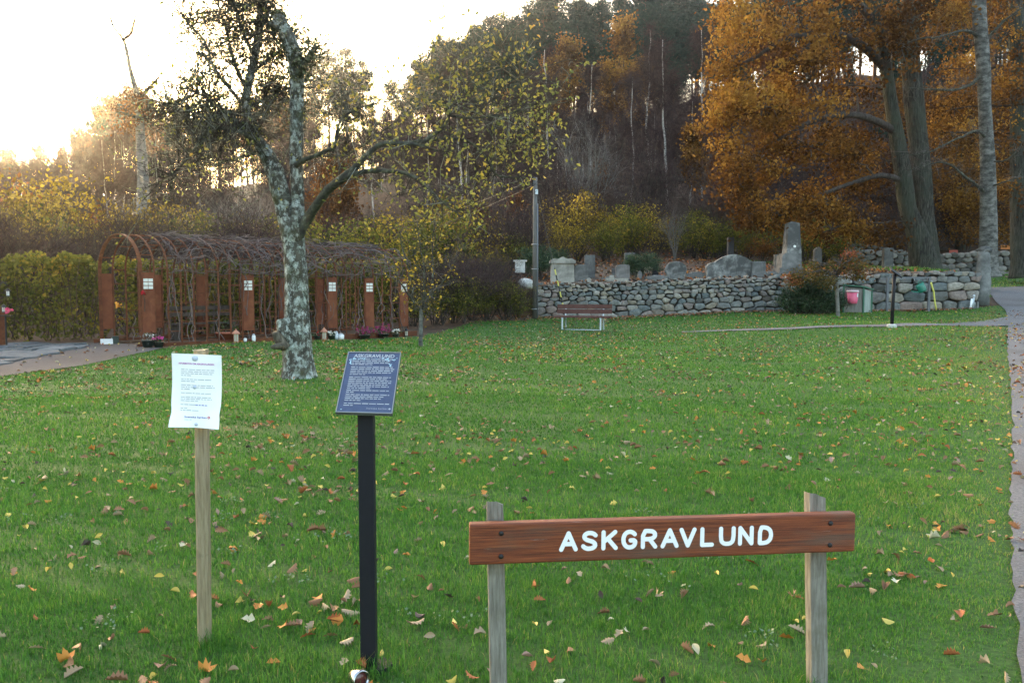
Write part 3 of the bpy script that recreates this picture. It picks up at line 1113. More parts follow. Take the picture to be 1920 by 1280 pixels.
# ---------------------------------------------------------------- gravestones
GMAT = {}


def gmat(key, a, b, dark=(.05, .05, .048), lo=.42, hi=.62):
    if key not in GMAT:
        GMAT[key] = pmat('gravestone_' + key, [(.25, dark), (.42, a), (.7, b)], 5, 10, .9, bstr=.35, bdist=.02, lo=(1.6, tuple(np.array(a) * .55), lo, hi))
    return GMAT[key]


GREY = gmat('grey', (.13, .13, .128), (.22, .218, .212))
PALE = gmat('pale', (.29, .275, .24), (.40, .38, .34), (.15, .14, .125))
DARK = gmat('dark', (.10, .10, .10), (.16, .16, .155))
BLACK = gmat('black', (.035, .035, .04), (.055, .055, .06), (.02, .02, .022))
BEIGE = gmat('beige', (.34, .30, .23), (.45, .41, .33), (.2, .17, .13))
LICH = gmat('lichen', (.12, .122, .12), (.36, .36, .345), (.022, .022, .02), .40, .54)
PINK = gmat('pink', (.16, .15, .145), (.25, .235, .225), (.05, .047, .045))


def ppu(d):
    return d / FPX


def outline(kind, w, h):
    a = w / 2
    if kind == 'flat':
        q = [(-a, 0), (a, 0), (a * .97, h), (-a * .97, h * .985)]
    elif kind == 'round':
        q = [(-a * .75, 0), (a * .75, 0)] + [(a * math.cos(t), h * .52 + h * .48 * math.sin(t)) for t in np.linspace(-.55, PI + .55, 18)]
    elif kind == 'arch':
        q = [(-a, 0), (a, 0)] + [(a * math.cos(t), h - a * .55 + a * .55 * math.sin(t)) for t in np.linspace(0, PI, 12)]
    elif kind == 'shoulder':
        q = [(-a, 0), (a, 0), (a * .98, h * .86), (a * .9, h * .96), (a * .3, h), (-a * .5, h * .985), (-a * .9, h * .93), (-a, h * .84)]
    elif kind == 'gable':
        q = [(-a, 0), (a, 0), (a, h * .62), (a * .62, h * .8), (0, h), (-a * .62, h * .8), (-a, h * .62)]
    elif kind == 'point':
        q = [(-a, 0), (a, 0), (a * .8, h * .9), (a * .1, h), (-a * .7, h * .88)]
    elif kind == 'wave':      # broad monument with raised centre
        q = [(-a, 0), (a, 0), (a, h * .50), (a * .9, h * .56), (a * .8, h * .60)] + [(a * t, h * (.60 + .40 * math.cos(min(abs(t) / .82, 1) * PI / 2) ** 1.1)) for t in np.linspace(.7, -.7, 15)] + [(-a * .8, h * .66), (-a * .92, h * .60), (-a, h * .5)]
    elif kind == 'step':
        q = [(-a, 0), (a, 0), (a, h), (a * .2, h * .96), (-a * .1, h * .82), (-a, h * .78)]
    return np.array(q)


def slab(px0, px1, py0, py1, d, kind, m, label, thick=.22, base=True, yaw=0.0, tilt=0.0, group=None, cat='gravestone', name='gravestone', ground=True):
    c = P((px0 + px1) / 2, py1, d)
    w, h = (px1 - px0) * ppu(d), (py1 - py0) * ppu(d)
    zg = hz(c[0], c[1] + .1)
    org = (c[0], c[1], min(c[2], zg) - .02)
    root = thing(name, label, cat, org, group)
    drop = max(0, c[2] - zg)
    g = G()
    Mx = Matrix.Translation((c[0], c[1], c[2])) @ Euler((tilt, 0, yaw)).to_matrix().to_4x4()
    g.prism(outline(kind, w, h), Mx, thick, bevel=.02)
    g.build('headstone', m, root)
    b = G()
    hb = drop + .12
    b.box((c[0], c[1] + thick / 2, c[2] - hb / 2), (w * 1.12, thick * 1.5, hb), yaw)
    b.build('plinth', m, root)
    return root


# white box tomb with a carved cap
c = P(1055, 529, 31.6)
w = 46 * ppu(31.6)
root = thing('box_tomb', 'pale box tomb with a carved scrolled lid, nearest the utility pole', 'tomb', (c[0], c[1], c[2] - .1))
h = 35 * ppu(31.6)
g = G()
g.box(c + (0, .3, h / 2 - .06), (w * .98, .6, h + .12), taper=.93)
g.build('tomb_body', PALE, root)
g = G()
q = [(-w * .53, 0), (w * .53, 0), (w * .53, .10)] + [(w * .53 * t, .12 + .10 * math.cos(t * 1.35) ** 2 + .03 * math.cos(t * 9)) for t in np.linspace(.95, -.95, 21)] + [(-w * .53, .10)]
g.prism(np.array(q), Matrix.Translation((c[0], c[1] - .05, c[2] + h + .002)), .7, bevel=.02)
g.build('tomb_lid', PALE, root)
slab(1077, 1103, 496, 529, 31.9, 'shoulder', GREY, 'squat grey headstone just right of the pale box tomb', .25)
slab(1096, 1116, 478, 527, 33.2, 'flat', DARK, 'tall dark rectangular slab behind the squat grey headstone', .25)
slab(1155, 1181, 496, 522, 31.8, 'shoulder', PINK, 'pinkish grey headstone on a broad plinth in front of the dark conifer', .22)
c = P(1157, 527, 31.55)
g = G()
g.box(c + (0, .2, -.02), (.62 * 1.4, .4, .26))
tag(g.build('grave_kerb', PALE, None, org=tuple(c)), 'low pale grave kerb under the pinkish headstone', 'grave kerb')
slab(1171, 1191, 474, 500, 35, 'flat', DARK, 'dark square topped headstone standing behind the conifer', .2)
slab(1147, 1156, 503, 522, 33.5, 'flat', DARK, 'small dark headstone left of the pinkish headstone', .15)
slab(1192, 1208, 492, 523, 33, 'point', DARK, 'dark narrow headstone with a slanted top, left of the beige gable stone', .18, yaw=.2)
slab(1209, 1224, 493, 521, 34.5, 'gable', BEIGE, 'small beige gable topped headstone above a green bush', .18)
slab(1223, 1235, 491, 521, 33, 'point', BLACK, 'small black pillar stone right of the beige gable stone', .25)
slab(1248, 1288, 490, 523, 31.9, 'round', LICH, 'round lichen spotted headstone on a low foot', .24)
slab(1325, 1427, 477, 522, 31.9, 'wave', LICH, 'wide mottled monument with a raised curved centre', .3)
slab(1410, 1436, 490, 521, 31.75, 'flat', GREY, 'grey slab leaning beside the wide curved monument', .2)
slab(1365, 1376, 445, 500, 35, 'flat', BLACK, 'slim black obelisk rising behind the wide curved monument', .25)
slab(1525, 1542, 463, 505, 36, 'point', DARK, 'dark slanted slab right of the tall obelisk', .22)
slab(1657, 1675, 465, 507, 36, 'flat', DARK, 'dark upright stone in front of the far wall, left of the oak', .25)
slab(1453, 1463, 477, 508, 34, 'flat', GREY, 'grey block stone just left of the obelisk pedestal', .22)
slab(1196, 1204, 508, 524, 32, 'round', GREY, 'tiny rounded grey stone below the dark slanted headstone', .14)
slab(1143, 1152, 516, 525, 31.6, 'flat', PALE, 'short pale marker at the left of the grave kerb', .2)
slab(1100, 1109, 521, 530, 31.1, 'round', PALE, 'small round stone on the wall edge beside the squat headstone', .14)
for (x0, x1, y0, y1, d, lab) in ((1285, 1325, 509, 521, 32.2, 'flat grave slab between the round stone and the wide monument'), (1213, 1252, 515, 523, 31.8, 'low flat grave slab left of the round headstone'), (1433, 1462, 508, 519, 32.2, 'sloping stone block left of the obelisk pedestal'), (1128, 1156, 518, 528, 31.7, 'pale flat grave slab left of the pinkish headstone')):
    c = P((x0 + x1) / 2, y1, d)
    w, h = (x1 - x0) * ppu(d), (y1 - y0) * ppu(d)
    g = G()
    g.box((c[0], c[1] + .3, c[2] + h * .3), (w, .6, h * .8), .05)
    g.box((c[0] + w * .1, c[1] + .35, c[2] + h * .78), (w * .6, .4, h * .35), -.03, taper=.8)
    tag(g.build('grave_slab', GREY, None, org=(c[0], c[1], c[2])), lab, 'grave slab')
# tall obelisk
d = 32.3
c = P(1483, 507, d)
zg = hz(c[0], c[1] + .3)
root = thing('obelisk', 'tall grey stone obelisk with a white medallion on a stepped pedestal', 'monument', (c[0], c[1] + .3, zg))
u = ppu(d)
g = G()
g.box((c[0], c[1] + .4, c[2] - .05), (44 * u, .9, .30))
g.box((c[0] + 2 * u, c[1] + .4, c[2] + 16 * u), (38 * u, .75, 26 * u), taper=.94)
g.box((c[0] + 4 * u, c[1] + .4, c[2] + 30.5 * u), (32 * u, .66, 4 * u))
g.build('pedestal', GREY, root)
g = G()
sx = c[0] + 7 * u
b0, hh = 28 * u, 60 * u
V = []
for z, s in ((32.5 * u, 1.0), (32.5 * u + hh * .93, .76)):
    V += [(sx - b0 / 2 * s, c[1] + .4 - b0 / 2 * s, c[2] + z), (sx + b0 / 2 * s, c[1] + .4 - b0 / 2 * s, c[2] + z), (sx + b0 / 2 * s, c[1] + .4 + b0 / 2 * s, c[2] + z), (sx - b0 / 2 * s, c[1] + .4 + b0 / 2 * s, c[2] + z)]
V.append((sx, c[1] + .4, c[2] + 32.5 * u + hh))
g.add(V, [(0, 1, 5, 4), (1, 2, 6, 5), (2, 3, 7, 6), (3, 0, 4, 7), (4, 5, 8), (5, 6, 8), (6, 7, 8), (7, 4, 8)])
g.build('shaft', LICH, root)
g = G()
g.lathe((sx + .02, c[1] + .4 - b0 / 2 * .93, c[2] + 45 * u), [(0.001, .03), (.05, .02), (.055, -.03)], 14, axis=(0, -1, 0))
g.build('medallion', plain('white_enamel', (.75, .75, .72)), root)

# far dry stone wall under the oak
rng = np.random.default_rng(90)
c0, c1 = P(1560, 507, 43), P(1716, 507, 43)
root = thing('stone_wall', 'low dark fieldstone wall at the foot of the forest, behind the oak', 'stone wall', (c0[0], 43, 2.5))
g = G()
for r in range(5):
    x = c0[0]
    while x < c1[0] + 5.5:
        wst = rng.uniform(.3, .7)
        poly = np.array([(math.cos(t) * wst * .52, math.sin(t) * .16) for t in np.linspace(0, 2 * PI, 9)[:-1]]) * rng.uniform(.85, 1.1, (8, 1))
        V, F, cap = stone_geo(poly, .3, rng, .06)
        V += (x + wst / 2, 43 + rng.normal(0, .03) + (0.06 * (x - c0[0])), hz(x, 43) + .10 + r * .26 + rng.normal(0, .02))
        g.add(V, [tuple(f) for f in F] + [tuple(cap)], rng.random())
        x += wst
m, nt, out = nodes('far_field_stone')
principled(nt, out, mixc(nt, 1.0, ramp(nt, attr(nt), [(0, (.07, .07, .065)), (.5, (.16, .155, .145)), (1, (.27, .255, .235))]), ramp(nt, noise(nt, 6), [(.3, (.6, .6, .6)), (.7, (1.2, 1.2, 1.2))]), 'MULTIPLY'), .95)
o = g.build('stone', m, root, True)
o['kind'] = 'stuff'

# stone gate post at the end of the wall
d = 31.5
c = P(1842, 562, d)
u = ppu(d)
zg = hz(c[0], c[1])
rng = np.random.default_rng(8)
root = thing('gate_post', 'rough grey stone gate post at the right end of the wall, beside the gravel road', 'stone post', (c[0], c[1], zg))
g = G()
zs = np.linspace(zg - .2, c[2] + 90 * u, 13)
pts, rr = [], []
for k, z in enumerate(zs):
    pts.append((c[0] + rng.normal(0, .012) - .0 * k, c[1], z))
    rr.append(.285 - .055 * k / 12 + rng.normal(0, .01))
g.tube(pts, rr, 8, True, flat=.9)
V = g.V[0]
V += rng.normal(0, .012, V.shape)
o = g.build('post_shaft', gmat('post', (.16, .165, .16), (.26, .265, .26), (.05, .05, .045)), root, True)
g = G()
g.lathe((c[0] + .02, c[1], c[2] + 93 * u), [(.001, -.1), (.24, -.09), (.27, 0), (.17, .10), (.001, .13)], 9)
g.V[0] = g.V[0] + rng.normal(0, .02, g.V[0].shape)
g.build('post_head', LICH, root, True)

# ---------------------------------------------------------------- utility pole, guy wire, line
M['poleWood'] = pmat('weathered_pole', [(.3, (.07, .066, .06)), (.7, (.16, .15, .14))], 8, 8, .9, bstr=.4, bdist=.01, stretch=(3, 3, .3))
M['galv'] = plain('galvanised_steel', (.42, .44, .46), .45, .7, .5)
M['paintgrey'] = plain('grey_paint', (.12, .125, .14), .5, 0, .4)
M['steelblue'] = plain('pale_steel', (.50, .55, .60), .4, .25, .5)
M['black'] = plain('black_paint', (.010, .010, .014), .6, 0, .25, scale=30, bstr=.05)
M['wire'] = plain('wire_steel', (.10, .10, .10), .5, .5)
M['white'] = plain('white_plastic', (.78, .79, .80), .45)
d = 29.0
b = P(1003, 598, d)
zg = hz(b[0], d)
zt = P(1003, 333, d)[2]
root = thing('utility_pole', 'weathered wooden utility pole with a grey cable pipe, left end of the stone wall', 'utility pole', (b[0], d, zg))
g = G()
g.tube([(b[0], d, zg - .2), (b[0] + .005, d, (zg + zt) / 2), (b[0], d, zt)], [.095, .085, .075], 14)
g.build('pole_shaft', M['poleWood'], root, True)
g = G()
g.tube([(b[0] + .085, d - .075, zg - .1), (b[0] + .08, d - .07, zt - .9)], .028, 8)
g.build('cable_pipe', M['paintgrey'], root, True)
for z in (zg + .35, zg + 1.75, zg + 2.6):
    g = G()
    g.tube([(b[0] + .115 * math.cos(t), d + .11 * math.sin(t), z) for t in np.linspace(0, 2 * PI, 15)], .012, 5, cap=False)
    g.build('pipe_clamp', M['galv'], root)
g = G()
g.box((b[0] - .10, d - .02, zt - .16), (.06, .05, .34))
g.build('bracket', M['black'], root)
g = G()
g.lathe((b[0] - .13, d - .05, zt - .12), [(.001, .09), (.035, .08), (.05, .03), (.03, .0), (.048, -.04), (.001, -.06)], 10)
g.build('insulator', plain('brown_glaze', (.05, .025, .02), .25), root, True)
g = G()
g.box((b[0] + .05, d - .10, zt - .5), (.09, .06, .16))
g.build('junction_box', M['steelblue'], root)
a = np.array((b[0], d - .02, zt - .18))
e = P(1062, 592, 28.7)
e[2] = hz(e[0], e[1])
g = G()
g.tube([a, e], .006, 5)
wire_o = g.build('guy_wire', M['wire'], root)
m, nt, out = nodes('striped_guard')
tc = nt.nodes.new('ShaderNodeTexCoord')
sp = nt.nodes.new('ShaderNodeSeparateXYZ')
nt.links.new(tc.outputs['Object'], sp.inputs[0])
w_ = math_(nt, 'GREATER_THAN', math_(nt, 'FRACT', math_(nt, 'MULTIPLY', sp.outputs[2], 2.6), 0.0), .5)
principled(nt, out, mixc(nt, w_, (.55, .50, .12), (.03, .03, .03)), .5)
g = G()
t0, t1 = .62, .91
g.tube([a + (e - a) * t0 + (0, -.01, 0), a + (e - a) * t1 + (0, -.01, 0)], .024, 8)
g.build('guy_guard', m, wire_o)
for k, (qx, qy, qd) in enumerate(((640, 452, 46), (655, 470, 45))):
    e = P(qx, qy, qd)
    a = np.array((b[0] - .12, d - .05, zt - .10 - .2 * k))
    t = np.linspace(0, 1, 14)[:, None]
    pts = a + (e - a) * t
    pts[:, 2] -= (1.2 * t * (1 - t))[:, 0]
    g = G()
    g.tube(pts, .006, 4)
    tag(g.build('overhead_wire', M['wire'], None, org=tuple(a)), ('upper' if k == 0 else 'lower') + ' of two overhead wires running left from the utility pole', 'wire', 'overhead wires from the pole')

# ---------------------------------------------------------------- park bench
d = 26.5
u = ppu(d)
bx = P(1093, 606, d)
by = hz(bx[0], d)
yaw = -.30
M['benchwood'] = pmat('stained_bench_board', [(.3, (.065, .026, .023)), (.7, (.13, .056, .047))], 12, 6, .55, bstr=.2, bdist=.004, stretch=(.3, 2, 2))
org = (bx[0], d, by)
root = thing('park_bench', 'brown slatted park bench with pale steel legs in front of the stone wall', 'bench', org)
R = Euler((0, 0, yaw)).to_matrix()


def bl(x, y, z):
    v = R @ Vector((x, y, z))
    return np.array((org[0] + v.x, org[1] + v.y, org[2] + v.z))


for k, y in enumerate((-.20, -.06, .08)):
    g = G()
    g.box(bl(0, y, .43 + .008 * k), (1.85, .125, .04), yaw)
    g.build('seat_board', M['benchwood'], root)
for k, (y, z) in enumerate(((.20, .60), (.235, .755))):
    g = G()
    g.box(bl(0, y, z), (1.80, .035, .135), yaw, tilt=0)
    g.build('back_board', M['benchwood'], root)
for s in (-.62, .62):
    g = G()
    g.tube([bl(s, -.24, .41), bl(s, -.26, .02)], .028, 8)
    g.build('front_leg', M['steelblue'], root)
    g = G()
    g.tube([bl(s, .27, .82), bl(s, .19, .44), bl(s, .25, .02)], .026, 8)
    g.build('rear_leg', M['steelblue'], root)
    g = G()
    g.box(bl(s, -.02, .395), (.05, .5, .035), yaw)
    g.build('seat_bearer', M['steelblue'], root)
g = G()
g.tube([bl(-.62, -.26, .03), bl(.62, -.26, .03)], .016, 6)
g.build('foot_rail', M['steelblue'], root)

# ---------------------------------------------------------------- lectern sign by the footpath
d = 23.0
c = P(1672, 611, d)
u = ppu(d)
zg = hz(c[0], d) + .03
root = thing('lectern_sign', 'small black lectern sign on a post with a pale concrete foot, by the footpath', 'sign', (c[0], d, zg))
g = G()
g.lathe((c[0], d, zg - .05), [(.13, 0), (.13, .09), (.09, .12), (.001, .12)], 12)
g.build('concrete_foot', M['palestone'], root)
g = G()
g.tube([(c[0], d, zg + .02), (c[0] + .035, d, zg + 1.50)], .048, 10)
g.build('post', M['black'], root, True)
g = G()
g.box((c[0] + .06, d, zg + 1.50), (.36, .30, .03), rot=math.radians(0))
V = g.V[0]
q = np.array((c[0] + .06, d, zg + 1.50))
V = (V - q) @ np.array(Euler((math.radians(24), math.radians(34), 0)).to_matrix()).T + q
g.V[0] = V
g.build('sign_plate', M['black'], root)

# ---------------------------------------------------------------- tap rack, watering can, hose, white marker
d = 30.35
c0, c1 = P(1663, 583, d), P(1741, 580, d)
ztop = P(1700, 521.5, d)[2]
zg = hz(c0[0], d)
root = thing('tap_rack', 'grey metal rack of two posts and a top rail in front of the block wall', 'rack', (c0[0], d, zg))
for c in (c0, c1):
    g = G()
    g.box((c[0], d, (zg - .1 + ztop) / 2), (.075, .075, ztop - zg + .1))
    g.build('post', M['paintgrey'], root)
g = G()
g.box(((c0[0] + c1[0]) / 2, d - .002, ztop + .025), (c1[0] - c0[0] + .08, .08, .05))
g.build('top_rail', M['paintgrey'], root)
g = G()
g.tube([(c1[0] + .10, d - .06, P(1746, 528, d)[2]), (c1[0] + .02, d - .06, P(1746, 527, d)[2])], .022, 7)
g.build('tap', M['galv'], root)
g = G()
g.tube([((c0[0] * .4 + c1[0] * .6) + dx_, d - .07 + dy_, ztop + z_) for dx_, dy_, z_ in ((0, .04, 0), (0, -.03, -.02), (0, -.05, -.07), (0, -.05, -.10))], .008, 5)
g.build('hook', M['galv'], root)
hookp = np.array((c0[0] * .4 + c1[0] * .6, d - .12, ztop - .09))
# watering can hangs tilted
M['cangreen'] = plain('green_plastic', (.012, .16, .11), .4, 0, .5)
cc = P(1727, 539.5, d - .13)
root = thing('watering_can', 'green plastic watering can hanging tilted from the metal rack', 'watering can', tuple(cc))
Rm = np.array(Euler((0, math.radians(-28), 0)).to_matrix())
g = G()
g.lathe((0, 0, 0), [(.001, -.155), (.13, -.155), (.142, -.10), (.142, .10), (.12, .15), (.06, .165), (.001, .165)], 16)
g.V[0] = (g.V[0] * (1.1, .8, 1)) @ Rm.T + cc
g.build('can_body', M['cangreen'], root, True)
g = G()
g.tube(np.array([(-.10, 0, -.12), (-.20, 0, -.07), (-.30, 0, .0), (-.36, 0, .07)]) @ Rm.T + cc, [.035, .028, .02, .018], 9)
g.build('spout', M['cangreen'], root, True)
g = G()
g.tube(np.array([(-.03, 0, .16), (.0, 0, .235), (.08, 0, .24), (.15, 0, .16), (.15, 0, .05)]) @ Rm.T + cc, .014, 8)
g.build('handle', M['cangreen'], root, True)
g = G()
pts = [P(x, y, d - .06) for x, y in ((1745.5, 529), (1748, 538), (1751, 548), (1752, 560), (1753.5, 570), (1755.5, 581))]
g.tube(pts, .03, 9)
hs = g.build('garden_hose', plain('yellow_rubber', (.62, .58, .13), .5), None, True, org=tuple(pts[0]))
tag(hs, 'short yellow hose hanging from the tap beside the rack', 'hose')
c = P(1819.5, 574, 30.7)
root = thing('marker_post', 'small white plastic stake with a pale top, leaning by the end of the block wall', 'stake', (c[0], c[1], hz(c[0], c[1])))
g = G()
g.tube([(c[0], c[1], hz(c[0], c[1]) - .05), (c[0] + .05, c[1], c[2] + .28)], .045, 8, flat=.4)
g.build('stake', M['white'], root, True)
g = G()
g.lathe((c[0] + .115, c[1], c[2] + .38), [(.001, -.05), (.04, -.04), (.045, .03), (.001, .05)], 9)
g.tube([(c[0] + .115, c[1], c[2] + .33), (c[0] + .09, c[1], c[2] - .05)], .03, 8)
g.build('cap', M['steelblue'], root, True)

# ---------------------------------------------------------------- grit bin with pink bucket
M['oldboard'] = pmat('old_grey_board', [(.3, (.15, .145, .135)), (.7, (.30, .29, .27))], 7, 8, .9, bstr=.4, bdist=.008, stretch=(3, 3, .35))
M['palegreen'] = pmat('pale_green_board', [(.3, (.22, .25, .23)), (.7, (.36, .40, .37))], 7, 8, .85, bstr=.3, bdist=.008, stretch=(3, 3, .35))
M['bingreen'] = plain('green_trim_paint', (.035, .12, .075), .6)
d = 29.6
k0 = P(1618, 586, d)
zg = hz(k0[0], d)
u = ppu(d)
hL, hC, hR = 50 * u, 47 * u, 41 * u
A = np.array((k0[0] - .64, d + .18, zg))
C = np.array((k0[0], d, zg))
B = np.array((k0[0] + .43, d + .32, zg))
Dd = A + (B - C)
root = thing('wooden_bin', 'wooden grit bin of grey boards with green trim, against the wall behind the small maple', 'bin', tuple(C))


def panel(p, q, hp, hq, n, m, name):
    for i in range(n):
        a, b_ = p + (q - p) * (i / n + .006), p + (q - p) * ((i + 1) / n - .006)
        ha, hb_ = hp + (hq - hp) * i / n, hp + (hq - hp) * (i + 1) / n
        nrm = np.cross(q - p, (0, 0, 1.0))
        nrm /= np.linalg.norm(nrm)
        V = []
        for s in (0.0, -.025):
            V += [a + nrm * s + (0, 0, .03), b_ + nrm * s + (0, 0, .03), b_ + nrm * s + (0, 0, hb_ - .02), a + nrm * s + (0, 0, ha - .02)]
        g = G()
        g.add(V, [(0, 1, 2, 3), (7, 6, 5, 4), (0, 4, 5, 1), (1, 5, 6, 2), (2, 6, 7, 3), (3, 7, 4, 0)])
        g.build(name, m, root)


panel(A, C, hL, hC, 5, M['oldboard'], 'board')
panel(C, B, hC, hR, 4, M['palegreen'], 'board')
panel(B, Dd, hR, hR, 3, M['oldboard'], 'board')
panel(Dd, A, hL, hL, 3, M['oldboard'], 'board')
for p_, h_ in ((A, hL), (C, hC), (B, hR)):
    g = G()
    g.box(p_ + (0, -.012, h_ / 2 + .01), (.055, .055, h_ + .02))
    g.build('corner_post', M['bingreen'], root)
g = G()
V = [A + (-.06, -.06, hL + .03), C + (.0, -.07, hC + .03), B + (.07, -.04, hR + .03), Dd + (0, .06, hR + .12)]
V += [v + np.array((0, 0, .045)) for v in V]
g.add(V, [(3, 2, 1, 0), (4, 5, 6, 7), (0, 1, 5, 4), (1, 2, 6, 5), (2, 3, 7, 6), (3, 0, 4, 7)])
g.build('bin_lid', M['bingreen'], root)
c = (A * .62 + C * .38)
bk = np.array((c[0] - .02, c[1] - .19, P(1598, 569, d)[2]))
M['pink'] = plain('pink_plastic', (.72, .13, .23), .4, 0, .45)
root = thing('bucket', 'bright pink bucket with a white lid hanging on the wooden bin', 'bucket', tuple(bk))
g = G()
g.lathe(bk, [(.001, 0), (.155, 0), (.175, .1), (.20, .42), (.19, .42)], 16)
g.V[0] = (g.V[0] - bk) * (1, .8, 1) + bk
g.build('bucket_body', M['pink'], root, True)
g = G()
g.lathe(bk, [(.001, .48), (.20, .475), (.215, .455), (.215, .40), (.205, .40)], 16)
g.V[0] = (g.V[0] - bk) * (1, .8, 1) + bk
g.build('bucket_lid', plain('pinkish_white_plastic', (.70, .52, .56), .4), root, True)
g = G()
g.box(bk + (.125, -.125, .30), (.06, .01, .13), .6)
g.build('sticker', M['white'], root)

# ---------------------------------------------------------------- far benches beyond the road
for (px, py, d, wpx, m, lab) in ((1890, 487, 52, 29, plain('orange_board', (.50, .17, .035), .6), 'orange wooden bench far back beyond the gravel road, near the right edge'), (1787, 492, 50, 16, plain('red_board', (.33, .06, .04), .6), 'small red bench far back between the oak and the birch')):
    c = P(px, py, d)
    zg = hz(c[0], d)
    w = wpx * ppu(d)
    zz = max(c[2], zg + .5)
    root = thing('park_bench', lab, 'bench', (c[0], d, zg))
    for k in range(2):
        g = G()
        g.box((c[0], d - .25 - .14 * k, zz - .10), (w, .12, .04))
        g.build('seat_board', m, root)
        g = G()
        g.box((c[0], d, zz + .12 + .13 * k), (w, .04, .11))
        g.build('back_board', m, root)
    for s in (-.4, .4):
        g = G()
        g.box((c[0] + s * w, d - .2, (zz - .12 + zg) / 2), (.06, .4, zz - .12 - zg))
        g.build('leg', M['black'], root)
    if px > 1850:
        boulder('boulder', 'grey stone trough block in front of the orange bench', (c[0] + .1, d - 1.6, hz(c[0], d - 1.6)), .5, (1.2, .7, .7), GREY, seed=9)
# ---------------------------------------------------------------- trees: prototypes grown at the origin
def grow(g, rng, p, d, L, r, level, maxl, tips, spec, sides=8):
    """one limb with wobble; children along it. spec: dict of lists per level"""
    n = max(4, int(6 - level))
    pts = [np.array(p, float)]
    dirs = [np.array(d, float)]
    for k in range(n):
        dd = dirs[-1] + rng.normal(0, spec['wob'][level], 3) + np.array((0, 0, spec['up'][level]))
        dd /= np.linalg.norm(dd)
        dirs.append(dd)
        pts.append(pts[-1] + dd * L / n)
    pts = np.array(pts)
    rad = np.linspace(r, r * spec['taper'][level], n + 1)
    g.tube(pts, rad, max(3, sides - 2 * level), cap=False)
    if level == maxl:
        tips.append((pts[-1], dirs[-1]))
        tips.append((pts[n // 2], dirs[-1]))
        return
    nc = spec['n'][level]
    for i in range(nc):
        t = spec['t0'][level] + (1 - spec['t0'][level]) * (i + rng.random()) / nc
        k = min(int(t * n), n - 1)
        f = t * n - k
        q = pts[k] * (1 - f) + pts[k + 1] * f
        az = i * 2.4 + rng.uniform(-.6, .6)
        base = dirs[k]
        ref = np.array((1., 0, 0)) if abs(base[0]) < .8 else np.array((0, 1., 0))
        u = np.cross(base, ref)
        u /= np.linalg.norm(u)
        v = np.cross(base, u)
        an = spec['ang'][level] * rng.uniform(.75, 1.25)
        cd = base * math.cos(an) + (u * math.cos(az) + v * math.sin(az)) * math.sin(an)
        cl = L * spec['len'][level] * rng.uniform(.7, 1.2) * (1.15 - .6 * t if level == 0 else 1)
        grow(g, rng, q, cd, cl, max(rad[k] * spec['rr'][level], .006), level + 1, maxl, tips, spec, sides)
    tips.append((pts[-1], dirs[-1]))


def around(rng, tips, n, rad, flat=.6):
    T = np.array([t[0] for t in tips])
    idx = rng.integers(0, len(T), n)
    return T[idx] + rng.normal(size=(n, 3)) * np.array((rad, rad, rad * flat))


PROTO = {}


def proto(kind, trunk_g, trunk_m, crown_g, crown_m, name, crown='crown'):
    root = bpy.data.objects.new(name, None)
    ORG[root.name] = (0, 0, 0)
    t = trunk_g.mesh('trunk', sm=True)
    t.materials.append(trunk_m)
    c = crown_g.mesh(crown)
    c.materials.append(crown_m)
    PROTO.setdefault(kind, []).append((name, t, c, crown))
    bpy.data.objects.remove(root)


def plant(kind, i, loc, rz, sc, label, cat='tree', group=None):
    name, t, c, cn = PROTO[kind][i % len(PROTO[kind])]
    root = thing(name, label, cat, loc, group)
    root.rotation_euler = (0, 0, rz)
    root.scale = (sc, sc, sc) if np.isscalar(sc) else sc
    for nm, me in (('trunk', t), (cn, c)):
        o = bpy.data.objects.new(nm, me)
        COL.objects.link(o)
        o.parent = root
    return root


def make_pine(seed, H=15):
    rng = np.random.default_rng(seed)
    g, c = G(), G()
    lean = rng.normal(0, .25, 2)
    zs = np.linspace(0, H, 8)
    pts = np.column_stack((lean[0] * (zs / H) ** 2, lean[1] * (zs / H) ** 2, zs))
    g.tube(pts, np.linspace(.20, .03, 8), 7)
    c0 = rng.uniform(.36, .5)
    C, D, T = [], [], []
    for k in range(60):
        t = c0 + (1 - c0) * rng.random() ** .9
        z = t * H
        R = (1 - t) ** .6 * 3.0 * rng.uniform(.5, 1.15) + .35
        az = rng.uniform(0, 2 * PI)
        b = np.array((np.interp(z, zs, pts[:, 0]), np.interp(z, zs, pts[:, 1]), z))
        e = b + np.array((R * math.cos(az), R * math.sin(az), R * rng.uniform(.05, .5)))
        g.tube([b, (b + e) / 2 + (0, 0, -.06 * R), e], [.05, .035, .015], 3, cap=False)
        m = 75
        cl = e - (e - b) * rng.random((m, 1)) * .5 + rng.normal(size=(m, 3)) * np.array((.42, .42, .22))
        C.append(cl)
        D.append(np.column_stack((rng.normal(size=(m, 2)) * .7 + (e - b)[:2] / (R + .1) * .5, np.full(m, .6))))
        T.append(np.clip(rng.uniform(.2, .7) + rng.normal(0, .18, m), 0, 1))
    C, D, T = np.concatenate(C), np.concatenate(D), np.concatenate(T)
    c.leaves(C, .42, rng, up=.3, aspect=.28, tint=T, dirs=D)
    # dead lower twigs
    n = 60
    z = rng.uniform(.15, c0 + .1, n) * H
    A = np.column_stack((np.zeros(n), np.zeros(n), z))
    az = rng.uniform(0, 2 * PI, n)
    B = A + np.column_stack((np.cos(az), np.sin(az), rng.normal(0, .25, n))) * rng.uniform(.5, 1.7, n)[:, None]
    g.twigs(A, B, .018, rng)
    proto('pine', g, M['bark_pine'], c, M['needles'], 'pine_tree')


for s in (1, 2, 3, 4):
    make_pine(s)


